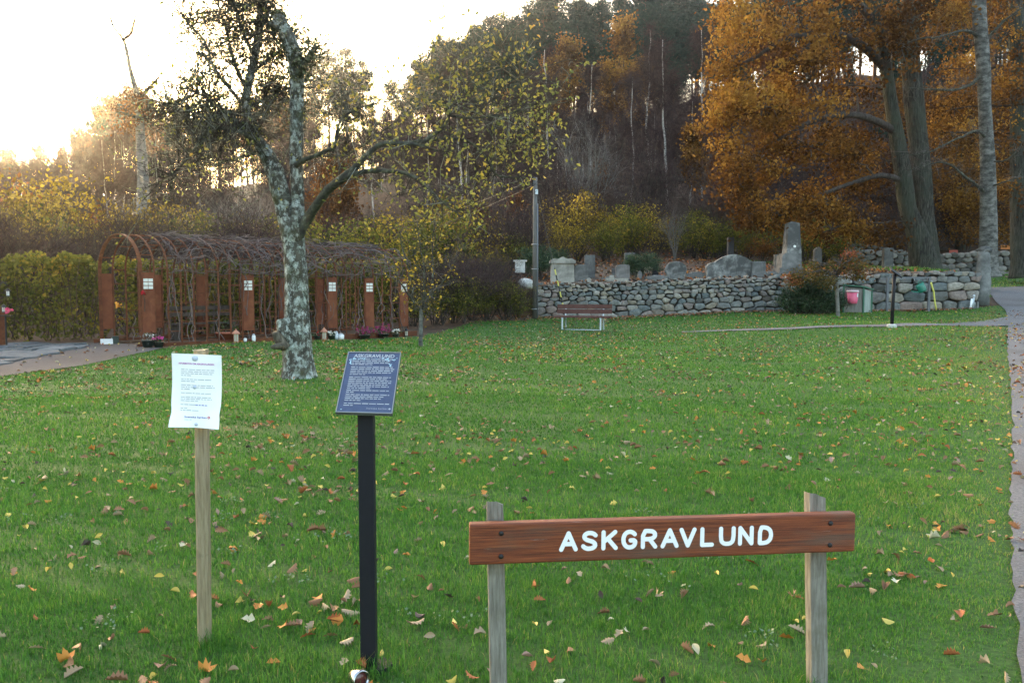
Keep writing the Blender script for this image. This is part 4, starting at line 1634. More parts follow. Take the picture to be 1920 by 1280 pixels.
def make_birch(seed, H=13, kind='birch', bark='bark_birch', leaf=None, dens=1900, name='birch_tree'):
    rng = np.random.default_rng(seed)
    g, c = G(), G()
    n = 12
    zs = np.linspace(0, H, n)
    pts = np.column_stack((np.cumsum(rng.normal(0, .09, n)), np.cumsum(rng.normal(0, .09, n)), zs))
    g.tube(pts, np.linspace(.095, .008, n) + .022, 7)
    A, B = [], []
    for k in range(30):
        t = rng.uniform(.32, .98)
        z = t * H
        b = np.array((np.interp(z, zs, pts[:, 0]), np.interp(z, zs, pts[:, 1]), z))
        az = rng.uniform(0, 2 * PI)
        L = (1.1 - t) * rng.uniform(2.2, 4.6) + .5
        e = b + np.array((math.cos(az) * .55, math.sin(az) * .55, .85)) * L
        mid = (b + e) / 2 + np.array((math.cos(az), math.sin(az), -.3)) * .12 * L
        c.tube([b, mid, e], [.030, .02, .008], 4, cap=False, tint=.5)
        m = int(dens / 30)
        s = rng.random((m, 1)) ** .7
        q = b * (1 - s) + e * s
        out = rng.normal(size=(m, 3)) + np.array((math.cos(az), math.sin(az), .2)) * .7
        out /= np.linalg.norm(out, axis=1)[:, None]
        ln = rng.uniform(.5, 1.5, (m, 1))
        A.append(q)
        B.append(q + out * ln + np.array((0, 0, -.1)) * ln)
    A, B = np.concatenate(A), np.concatenate(B)
    c.twigs(A, B, .013, rng)
    k = rng.random(len(A)) < .6
    A2 = A[k] + (B[k] - A[k]) * rng.uniform(.4, 1, (k.sum(), 1))
    c.twigs(A2, A2 + rng.normal(size=A2.shape) * .45 + (0, 0, -.15), .009, rng)
    if leaf is None:
        proto(kind, g, M[bark], c, M['twig'], name)
    else:
        c = G()
        m = dens * 3
        i = rng.integers(0, len(A), m)
        s = rng.random((m, 1))
        c.leaves(A[i] * (1 - s) + B[i] * s + rng.normal(size=(m, 3)) * .16, .26, rng, up=.3, aspect=.75, tint=np.clip(.36 + .25 * np.sin(A[i][:, 2] * 1.7 + A[i][:, 0] * 1.1) + rng.normal(0, .15, m), 0, 1))
        proto(kind, g, M[bark], c, M[leaf], name)


for s in (11, 12, 13, 14):
    make_birch(s)
for s in (15, 16, 17):
    make_birch(s, H=12, kind='orange_birch', leaf='orange', dens=1500, bark='bark_dark', name='autumn_tree')
for s in (18, 19):
    make_birch(s, H=10, kind='brown_tree', leaf='brown', dens=1500, bark='bark_dark', name='beech_tree')


def make_bare(seed, kind, H, stems, bark, twm, spread, name, dens=900):
    """many stemmed leafless tree: upright rods that fan out"""
    rng = np.random.default_rng(seed)
    g, c = G(), G()
    tips = []
    spec = dict(wob=[.10, .14, .2], up=[.05, .08, .03], taper=[.45, .4, .3], n=[5, 4, 0], t0=[.3, .25, 0], ang=[.55, .6, .6], len=[.5, .5, .5], rr=[.6, .6, .6])
    for k in range(stems):
        az = rng.uniform(0, 2 * PI)
        sp = rng.uniform(.1, 1) * spread
        d = np.array((math.cos(az) * sp, math.sin(az) * sp, 1.0))
        d /= np.linalg.norm(d)
        grow(g, rng, (math.cos(az) * .1, math.sin(az) * .1, -.1), d, H * rng.uniform(.55, .85), .012 * H / max(stems, 3) ** .3, 0, 2, tips, spec, 7)
    T = np.array([t[0] for t in tips])
    Dr = np.array([t[1] for t in tips])
    i = rng.integers(0, len(T), dens)
    A = T[i] + rng.normal(size=(dens, 3)) * .12
    d = Dr[i] + rng.normal(size=(dens, 3)) * .55
    B = A + d * rng.uniform(.3, 1.0, (dens, 1)) * H * .11
    c.twigs(A, B, .0035 + .0007 * H, rng)
    proto(kind, g, M[bark], c, M[twm], name)


for s in (21, 22, 23):
    make_bare(s, 'bare_grey', 8, 9, 'bark_grey', 'twig_grey', .55, 'bare_tree', 1100)
for s in (24, 25, 26):
    make_bare(s, 'bare_dark', 9, 3, 'bark_dark', 'twig', .35, 'bare_tree', 2200)
for s in (27, 28, 29):
    make_bare(s, 'thicket', 3.2, 16, 'bark_dark', 'twig', .8, 'bare_bush', 1500)


def make_bush(seed, kind, H, leaf, nleaf, size, name, bark='bark_dark', stems=9, spread=.75):
    rng = np.random.default_rng(seed)
    g, c = G(), G()
    tips = []
    spec = dict(wob=[.13, .16, .2], up=[.05, .02, 0], taper=[.4, .4, .3], n=[6, 3, 0], t0=[.25, .3, 0], ang=[.7, .7, .6], len=[.5, .55, .5], rr=[.6, .6, .6])
    for k in range(stems):
        az = k * 2.4 + rng.uniform(-.5, .5)
        sp = rng.uniform(.2, 1) * spread
        d = np.array((math.cos(az) * sp, math.sin(az) * sp, 1.0))
        d /= np.linalg.norm(d)
        grow(g, rng, (0, 0, -.1), d, H * rng.uniform(.5, .85), .009 * H, 0, 2, tips, spec, 6)
    T = np.array([t[0] for t in tips])
    i = rng.integers(0, len(T), nleaf)
    ct = rng.uniform(.2, .85, len(T))
    C = T[i] + rng.normal(size=(nleaf, 3)) * np.array((.065, .065, .04)) * H
    c.leaves(C, size, rng, up=.45, aspect=.7, tint=np.clip(ct[i] + rng.normal(0, .13, nleaf), 0, 1))
    proto(kind, g, M[bark], c, M[leaf], name)


for s in (31, 32, 33):
    make_bush(s, 'yellow', 4.0, 'yellow', 1700, .13, 'yellow_bush')
for s in (34, 35, 36):
    make_bush(s, 'yelgreen', 3.6, 'yelgreen', 2100, .13, 'leafy_bush')
for s in (37, 38):
    make_bush(s, 'brownbush', 4.5, 'brown', 2600, .16, 'beech_bush')
for s in (39, 40):
    make_bush(s, 'evergreen', 3.0, 'green', 4500, .13, 'evergreen_bush', spread=.6)

# ---------------------------------------------------------------- the forest on the hill
rng = np.random.default_rng(2024)


def at_px(px, Y):
    x = (px - 960.0) / FPX * Y
    return (x, Y, hz(x, Y))


def zone(q, Y):
    z = ('over the left hedge' if q < 190 else 'left of the apple trunk' if q < 500 else 'right behind the apple trunk' if q < 680 else 'through the apple leaves' if q < 850 else 'just left of the utility pole' if q < 1000 else 'above the pale tomb' if q < 1110 else
         'above the pinkish headstone' if q < 1200 else 'above the round headstone' if q < 1300 else 'at the oak crown edge' if q < 1400 else 'behind the obelisk' if q < 1560 else 'behind the small maple' if q < 1690 else 'between oak and birch' if q < 1830 else 'beyond the gravel road')
    return ('low on the slope ' if Y < 66 else 'halfway up ' if Y < 90 else 'high up ') + z


def top_scale(px, Y, ytop, H):
    """scale that lets a prototype of height H reach pixel row ytop"""
    return max(.35, (P(px, ytop, Y)[2] - hz((px - 960.0) / FPX * Y, Y)) / H)


YT = ([0, 60, 130, 180, 250, 330, 430, 560, 600, 640, 690, 715, 745, 775, 800, 840, 900, 960, 1000, 1150, 1300, 1350, 1500, 1700, 1960],
      [262, 255, 282, 205, 160, 205, 195, 150, 98, 92, 110, 175, 150, 165, 60, 50, 38, 15, -5, -30, -30, -15, -70, -110, -130])
# ridge row
px = 790.0
k = 0
while px < 1960:
    for row in range(3):
        Y = (122, 112, 103)[row] + rng.uniform(-4, 4)
        q = px + rng.uniform(-14, 14) + row * 12
        if row == 2 and rng.random() < .35:
            continue
        yt = np.interp(q, *YT) + rng.uniform(-4, 30) + row * rng.uniform(5, 28)
        plant('pine', k, at_px(q, Y), rng.uniform(0, 6.3), top_scale(q, Y, yt, 15) * rng.uniform(.96, 1.04), ('dark green pine on the ridge ', 'dark green pine in the second rank ', 'dark green pine just below the ridge ')[row] + zone(q, Y), 'pine', 'pines along the ridge')
        k += 1
    px += 33
for n in range(60):
    q = rng.uniform(800, 1960)
    Y = rng.uniform(108, 132)
    kd = ('pine', 'bare_dark', 'pine')[n % 3]
    plant(kd, k, at_px(q, Y), rng.uniform(0, 6.3), rng.uniform(.35, .6), {'pine': 'small dark pine', 'bare_dark': 'small leafless tree'}[kd] + ' under the ridge wood ' + zone(q, Y), {'pine': 'pine'}.get(kd, 'tree'), {'pine': 'small pines', 'bare_dark': 'small leafless trees'}[kd] + ' under the ridge wood')
    k += 1
for n in range(46):
    q = rng.uniform(1380, 1990)
    Y = rng.uniform(112, 134)
    kd = ('bare_dark', 'pine', 'brown_tree')[n % 3]
    plant(kd, k, at_px(q, Y), rng.uniform(0, 6.3), float(rng.uniform(.75, 1.15)) * (.7 if kd == 'pine' else 1), {'pine': 'young dark pine', 'bare_dark': 'leafless tree', 'brown_tree': 'brown leaved tree'}[kd] + ' closing the ridge ' + zone(q, Y), {'pine': 'pine'}.get(kd, 'tree'), {'pine': 'young pines', 'bare_dark': 'leafless trees', 'brown_tree': 'brown trees'}[kd] + ' closing the ridge')
    k += 1
for q, Y, yt in ((594, 128, 100), (622, 124, 96), (655, 126, 92), (684, 130, 118), (738, 132, 150), (762, 128, 160), (585, 122, 170), (640, 115, 150), (668, 118, 140), (700, 121, 200), (755, 115, 205), (785, 118, 120)):
    plant('pine', k, at_px(q, Y), rng.uniform(0, 6.3), top_scale(q, Y, yt, 15), ('tall ' if yt < 125 else 'low ' if yt > 160 else '') + 'pine against the pale sky ' + ('close right of the apple trunk' if q < 650 else 'in the gap above the bent right limb' if q < 725 else 'at the left end of the ridge wood'), 'pine', 'pines seen through the apple tree')
    k += 1
for q in range(-40, 580, 21):
    for row in range(2):
        Y = (150 if q < 180 else 140) - row * 14 + rng.uniform(-4, 4)
        p_ = q + rng.uniform(-8, 8)
        yt = np.interp(p_, *YT) + rng.uniform(-6, 20) + row * rng.uniform(8, 30)
        kd = ('brown_tree', 'pine', 'bare_dark', 'brown_tree')[rng.integers(4)] if q < 200 else ('pine', 'bare_dark', 'pine', 'brown_tree')[rng.integers(4)]
        H = {'brown_tree': 10.5, 'pine': 15, 'bare_dark': 9.5}[kd]
        plant(kd, k, at_px(p_, Y), rng.uniform(0, 6.3), top_scale(p_, Y, yt, H), {'brown_tree': 'brown leaved tree', 'pine': 'dark pine', 'bare_dark': 'leafless tree'}[kd] + (' on the low ridge, ' if row == 0 else ' just below the low ridge, ') + ('at the left edge' if p_ < 60 else 'in the sun glow' if p_ < 200 else 'beside the dead snag' if p_ < 330 else 'behind the apple tree crown'), {'pine': 'pine'}.get(kd, 'tree'), {'brown_tree': 'brown trees', 'pine': 'pines', 'bare_dark': 'leafless trees'}[kd] + ' on the left ridge')
        k += 1
# second row that closes the sun side
for q in range(-60, 520, 30):
    Y = rng.uniform(95, 118)
    kd = ('bare_dark', 'pine', 'brown_tree', 'bare_dark')[rng.integers(4)]
    H = {'brown_tree': 10.5, 'pine': 15, 'bare_dark': 9.5}[kd]
    yt = np.interp(q, [-60, 120, 200, 520], [290, 312, 255, 235]) + rng.uniform(-10, 25)
    plant(kd, k, at_px(q, Y), rng.uniform(0, 6.3), top_scale(q, Y, yt, H), {'brown_tree': 'brown leaved tree', 'pine': 'dark pine', 'bare_dark': 'leafless tree'}[kd] + ' on the shaded slope, ' + ('at the left edge' if q < 60 else 'under the sun glow' if q < 200 else 'beside the dead snag' if q < 330 else 'behind the apple tree crown'), {'pine': 'pine'}.get(kd, 'tree'), {'brown_tree': 'brown trees', 'pine': 'pines', 'bare_dark': 'leafless trees'}[kd] + ' on the left slope')
    k += 1
for n in range(46):
    q = rng.uniform(800, 1420)
    Y = rng.uniform(98, 114)
    plant('pine', k, at_px(q, Y), rng.uniform(0, 6.3), top_scale(q, Y, np.interp(q, [800, 1000, 1400], [85, 60, 30]) + rng.uniform(-15, 70), 15), 'dark pine filling the wood below the ridge, ' + zone(q, Y), 'pine', 'pines below the ridge')
    k += 1
# bare birches on the middle slope, every pale trunk of the photograph
for q, Y, yt, lab in ((865, 62, 110, 'bare birch with a pale trunk left of the fan shaped grey tree'), (1018, 63, 95, 'bare birch with a forked pale top behind the fan shaped grey tree'), (1105, 70, 120, 'bare birch right above the fan shaped grey tree'), (1180, 66, 145, 'bare birch with twin pale stems, right of the fan shaped grey tree'),
                      (1246, 60, 78, 'tall white stemmed birch standing alone on the dark slope'), (1218, 78, 55, 'bare birch high on the slope beside the tallest orange tree'), (1312, 76, 55, 'pale birch at the left edge of the big oak crown'), (1290, 64, 190, 'thin bare birch just left of the big oak'), (985, 75, 135, 'slim leafless birch between the pines and the utility pole'), (925, 70, 190, 'slim leafless birch above the utility pole'),
                      (225, 60, 245, 'leaning white birch stem behind the rusty arch, left one'), (238, 64, 250, 'slim white birch stem behind the rusty arch, right one'), (208, 58, 265, 'thin grey birch left of the white stems behind the arch')):
    plant('birch', k, at_px(q, Y), rng.uniform(0, 6.3), top_scale(q, Y, yt, 13), lab, 'birch', None)
    k += 1
for n in range(110):
    q = rng.uniform(330, 1500)
    Y = rng.uniform(60, 104)
    yt = np.interp(q, [330, 560, 800, 1100, 1420], [250, 205, 165, 135, 120]) + rng.uniform(0, 60) + (100 - Y) * 1.0
    plant(('birch', 'bare_dark')[n % 2], k, at_px(q, Y), rng.uniform(0, 6.3), top_scale(q, Y, yt, (13, 9.5)[n % 2]), ('slim leafless birch ', 'dark leafless tree ')[n % 2] + zone(q, Y), 'tree', ('bare birches on the slope', 'dark leafless trees on the slope')[n % 2])
    k += 1
for q, Y, yt, sc, lab in ((1160, 88, 38, 1, 'tallest orange tree on the slope, in front of the pines'), (1065, 92, 70, 1, 'second orange tree on the slope, left of the tallest one'), (1035, 84, 105, 1, 'orange brown tree left of the two taller orange trees'), (1125, 80, 120, 1, 'rusty orange tree below the tallest orange tree'), (1200, 84, 110, 1, 'orange brown tree right of the tallest orange tree'), (1300, 58, 235, 1, 'pale orange tree between the white birch and the big oak'), (950, 90, 175, 1, 'dull orange tree under the pines, left of the other orange trees'), (1010, 80, 190, 1, 'low orange brown tree under the pines')):
    plant('orange_birch', k, at_px(q, Y), rng.uniform(0, 6.3), top_scale(q, Y, yt, 12.4), lab, 'tree')
    k += 1
for q, Y, yt, lab in ((640, 42, 300, 'reddish beech behind the right limb of the apple tree'), (605, 44, 320, 'reddish beech close behind the apple trunk'), (905, 46, 400, 'low brown beech left of the utility pole'), (960, 44, 425, 'low brown beech behind the utility pole'), (1120, 58, 300, 'brown leaved tree behind the fan shaped grey tree'), (1350, 56, 300, 'rusty brown tree under the left edge of the big oak'), (1420, 52, 330, 'rusty brown tree behind the lowest oak leaves')):
    plant('brown_tree', k, at_px(q, Y), rng.uniform(0, 6.3), top_scale(q, Y, yt, 10.3), lab, 'tree')
    k += 1
for q, Y, yt, lab in ((1110, 52, 205, 'fan shaped leafless grey tree above the gravestones'), (1075, 54, 265, 'smaller grey leafless tree left of the fan shaped one'), (430, 36, 300, 'grey leafless tree behind the rusty tunnel, left of the apple trunk'), (470, 40, 330, 'second grey leafless tree behind the rusty tunnel'), (345, 38, 350, 'grey leafless tree above the left half of the tunnel'), (690, 38, 400, 'grey leafless tree above the right half of the tunnel'), (1265, 42, 380, 'grey bush like tree above the round gravestone'), (60, 30, 395, 'grey leafless tree rising over the left hedge')):
    plant('bare_grey', k, at_px(q, Y), rng.uniform(0, 6.3), top_scale(q, Y, yt, 8.6), lab, 'tree')
    k += 1
for n in range(190):
    q = rng.uniform(-60, 1960)
    Y = rng.uniform(46, 126) if q < 1480 else rng.uniform(52, 110)
    plant('thicket', k, at_px(q, Y), rng.uniform(0, 6.3), rng.uniform(1.1, 2.2), 'leafless purple brown bush ' + zone(q, Y), 'bush', 'bare bushes on the slope')
    k += 1
for n in range(34):
    q = rng.uniform(1400, 1980)
    Y = rng.uniform(60, 98)
    kd = ('bare_dark', 'brown_tree', 'pine', 'bare_dark')[n % 4]
    yt = rng.uniform(60, 300)
    plant(kd, k, at_px(q, Y), rng.uniform(0, 6.3), min(1.5, top_scale(q, Y, yt, {'bare_dark': 9.5, 'brown_tree': 10.5, 'pine': 15}[kd])), {'bare_dark': 'dark leafless tree', 'brown_tree': 'brown leaved tree', 'pine': 'dark pine'}[kd] + ' behind the oaks ' + zone(q, Y), {'pine': 'pine'}.get(kd, 'tree'), {'bare_dark': 'leafless trees', 'brown_tree': 'brown trees', 'pine': 'pines'}[kd] + ' behind the oaks')
    k += 1
# evergreen dark shapes
for q, Y, yt, lab in ((1012, 33.5, 462, 'dark evergreen bush behind the pale box tomb and pole'), (1038, 34.5, 470, 'dark evergreen bush left of the pale box tomb'), (1186, 33.2, 489, 'small dark conifer behind the pinkish headstone'), (1212, 32.8, 507, 'small green bush in front of the beige gable stone')):
    plant('evergreen', k, at_px(q, Y), rng.uniform(0, 6.3), top_scale(q, Y, yt, 2.6), lab, 'bush')
    k += 1
# yellow and green bushes
YB = [('yellow', 1040, 41, 375), ('yellow', 1085, 43, 365), ('yellow', 1130, 42, 385), ('yelgreen', 1170, 43, 390), ('yellow', 1195, 45, 375), ('yellow', 1060, 39.5, 410), ('yelgreen', 1140, 40, 420), ('yellow', 1230, 46, 420), ('yelgreen', 1320, 44, 385), ('yelgreen', 1355, 43, 400), ('yelgreen', 1300, 47, 370), ('yelgreen', 1400, 44, 420), ('brownbush', 1430, 42, 440), ('yelgreen', 1510, 41, 412), ('yellow', 1545, 43, 405), ('yelgreen', 1575, 42, 420), ('yelgreen', 1470, 44, 400), ('brownbush', 1620, 44, 430),
      ('yellow', 880, 36, 405), ('yellow', 850, 38, 390), ('yelgreen', 815, 35, 400), ('yellow', 900, 40, 415), ('yelgreen', 770, 33, 410), ('yellow', 740, 36, 395), ('yellow', 700, 34, 430), ('yelgreen', 660, 33, 425), ('yelgreen', 610, 32, 420), ('yellow', 640, 38, 405), ('yelgreen', 500, 33, 420), ('yellow', 460, 36, 395), ('yelgreen', 400, 34, 405), ('yellow', 350, 37, 385), ('yellow', 300, 38, 370), ('yelgreen', 330, 34, 420), ('yellow', 260, 36, 400), ('yelgreen', 935, 34, 455), ('yelgreen', 970, 36, 450),
      ('yellow', 30, 36, 340), ('yellow', 85, 38, 330), ('yellow', 140, 37, 365), ('yellow', 0, 33, 375), ('yelgreen', 110, 33, 400), ('yellow', 60, 32, 405), ('brownbush', 20, 40, 320), ('yellow', -30, 35, 350), ('brownbush', 180, 42, 370), ('yelgreen', 560, 35, 410), ('brownbush', 1250, 50, 400), ('brownbush', 990, 46, 420)]
where = lambda q: 'over the left hedge' if q < 200 else 'behind the left half of the rusty tunnel' if q < 520 else 'behind the right half of the rusty tunnel' if q < 800 else 'left of the utility pole' if q < 1000 else 'above the left gravestones' if q < 1240 else 'above the wide curved monument' if q < 1460 else 'beside the tall obelisk, under the oak'
for n in range(70):
    q = rng.uniform(-60, 1640)
    Y = rng.uniform(36, 44) if q < 1000 else rng.uniform(47, 53)
    plant('thicket', k, at_px(q, Y), rng.uniform(0, 6.3), float(rng.uniform(.8, 1.35)), ('small ' if n % 2 else 'broad ') + 'leafless twiggy bush mixed ' + ('in front ' if Y < 40 else 'farther back ') + where(q), 'bush', 'bare bushes mixed in ' + where(q))
    k += 1
for kd, q, Y, yt in YB:
    hi = 'tall ' if yt < 385 else 'low ' if yt > 412 else ''
    H = {'yellow': 3.5, 'yelgreen': 3.15, 'brownbush': 3.95}[kd]
    w_ = {'yellow': 'yellow leaved bush', 'yelgreen': 'yellowish green bush', 'brownbush': 'brown leaved beech bush'}[kd]
    plant(kd, k, at_px(q, Y), rng.uniform(0, 6.3), top_scale(q, Y, yt + rng.uniform(-14, 26), H) * np.array((1, 1, 1)) * (rng.uniform(.8, 1.1), rng.uniform(.8, 1.1), 1), hi + w_ + (' nearer the camera ' if Y < 36 else ' ') + where(q), 'bush', w_.replace('bush', 'bushes') + ' ' + where(q))
    k += 1
# ---------------------------------------------------------------- trees shaped one by one
def limb(pts):
    """[(px,py,r_px,depth)] -> smooth world polyline and radii"""
    W = np.array([P(a, b, d) for a, b, r, d in pts])
    R = np.array([r * d / FPX for a, b, r, d in pts])
    n = len(W)
    t = np.linspace(0, n - 1, (n - 1) * 4 + 1)
    out = np.zeros((len(t), 3))
    for j, u in enumerate(t):
        i = min(int(u), n - 2)
        f = u - i
        p0, p1, p2, p3 = W[max(i - 1, 0)], W[i], W[i + 1], W[min(i + 2, n - 1)]
        out[j] = .5 * ((2 * p1) + (-p0 + p2) * f + (2 * p0 - 5 * p1 + 4 * p2 - p3) * f * f + (-p0 + 3 * p1 - 3 * p2 + p3) * f ** 3)
    return out, np.interp(t, np.arange(n), R)


def rough_tube(g, pts, rad, sides, rng, amp, flute=0.0, lob=5):
    n0 = len(g.V)
    g.tube(pts, rad, sides)
    V = g.V[n0].reshape(-1, sides, 3)
    c = V.mean(1, keepdims=True)
    a = np.arange(sides) * 2 * PI / sides
    ph = rng.uniform(0, 6.28)
    s = 1 + flute * np.cos(a * lob + ph)[None] + rng.normal(0, amp, (len(V), sides))
    sm = s.copy()
    sm = (sm + np.roll(s, 1, 0) + np.roll(s, -1, 0)) / 3
    g.V[n0] = (c + (V - c) * sm[..., None]).reshape(-1, 3)


# ---- apple tree
rng = np.random.default_rng(77)
D0 = 12.5
m, nt, out = nodes('lichen_bark')
n1 = noise(nt, 9, 10, .7, (1, 1, .45))
n2 = noise(nt, 12.0, 10, .75, (1, 1, .7))
n3 = noise(nt, 2.2, 6, .65)
bk = ramp(nt, n1, [(.3, (.025, .022, .018)), (.5, (.075, .07, .058)), (.72, (.15, .14, .115))])
li = ramp(nt, n2, [(.475, (0, 0, 0)), (.54, (.95, .95, .95))])
wl = ramp(nt, noise(nt, 12, 6, .7), [(.44, (.23, .255, .22)), (.60, (.52, .56, .535))])
ms = ramp(nt, n3, [(.54, (0, 0, 0)), (.66, (1, 1, 1))])
c_ = mixc(nt, li, bk, wl)
c_ = mixc(nt, math_(nt, 'MULTIPLY', ms, .8), c_, (.055, .06, .022))
principled(nt, out, c_, .95, 0, .15, bump(nt, math_(nt, 'ADD', n1, math_(nt, 'MULTIPLY', li, .25)), .9, .03))
M['lichen'] = m
M['limb'] = pmat('mossy_limb', [(.3, (.02, .019, .017)), (.46, (.05, .048, .04)), (.58, (.085, .088, .062)), (.74, (.26, .285, .25))], 9, 9, .95, bstr=.8, bdist=.02)
zg = hz(P(560, 708, D0)[0], D0)
base = P(560, 708, D0)
apple = thing('apple_tree', 'old apple tree with lichen spotted forked trunk and sparse yellow leaves on the lawn', 'tree', (base[0], D0, zg))
gt = G()
main = [(561, 722, 40, D0), (561, 706, 34, D0), (560, 685, 30, D0), (558, 650, 28, D0), (558, 610, 24, D0), (557, 560, 21.5, D0), (556, 520, 21, D0), (553, 480, 20, D0), (550, 445, 21, D0), (546, 418, 22, D0)]
pts, rad = limb(main)
rough_tube(gt, pts, rad, 18, rng, .035, .03)
left = [(548, 440, 17, D0), (538, 410, 16.5, D0), (529, 375, 16.5, D0), (519, 335, 17.5, D0), (508, 305, 16, D0 + .1), (490, 275, 12, D0 + .1), (472, 248, 9.5, D0 + .15), (461, 205, 8, D0 + .2), (465, 160, 7.5, D0 + .2), (478, 110, 7, D0 + .3), (486, 50, 6.5, D0 + .3), (489, 0, 5.5, D0 + .3), (486, -60, 4, D0 + .3)]
right = [(553, 450, 15, D0 - .05), (557, 415, 14, D0 - .05), (558, 375, 12, D0), (556, 330, 12, D0), (555, 290, 13, D0), (556, 220, 12.5, D0 - .05), (557, 150, 13.5, D0 - .1), (555, 118, 14.5, D0 - .1), (549, 92, 13.5, D0 - .15), (533, 58, 12.5, D0 - .2), (523, 36, 12.5, D0 - .2), (521, 30, 10, D0 - .2)]
for q in (left, right):
    pts, rad = limb(q)
    rough_tube(gt, pts, rad, 14, rng, .05, .03)
gs_ = G()
pts, rad = limb([(558, 655, 19, D0 - .02), (546, 637, 18, D0 - .10), (534, 617, 15, D0 - .14), (528, 598, 9, D0 - .14)])
rough_tube(gt, pts, rad, 14, rng, .06, .05)
pts, rad = limb([(536, 648, 13, D0 - .16), (523, 636, 10, D0 - .24), (517, 622, 8, D0 - .28)])
rough_tube(gs_, pts, rad, 10, rng, .08, .05)
pts, rad = limb([(530, 648, 7, D0 - .28), (513, 650, 4.5, D0 - .38), (508, 652, 2, D0 - .4)])
rough_tube(gs_, pts, rad, 8, rng, .08, .0)
gt.build('trunk', M['lichen'], apple, True)
gs_.build('broken_stub', pmat('dead_grey_wood', [(.3, (.03, .025, .02)), (.52, (.10, .085, .065)), (.72, (.22, .19, .15))], 9, 9, .9, bstr=.8, bdist=.02, stretch=(2.2, 2.2, .5)), apple, True)
gl = G()
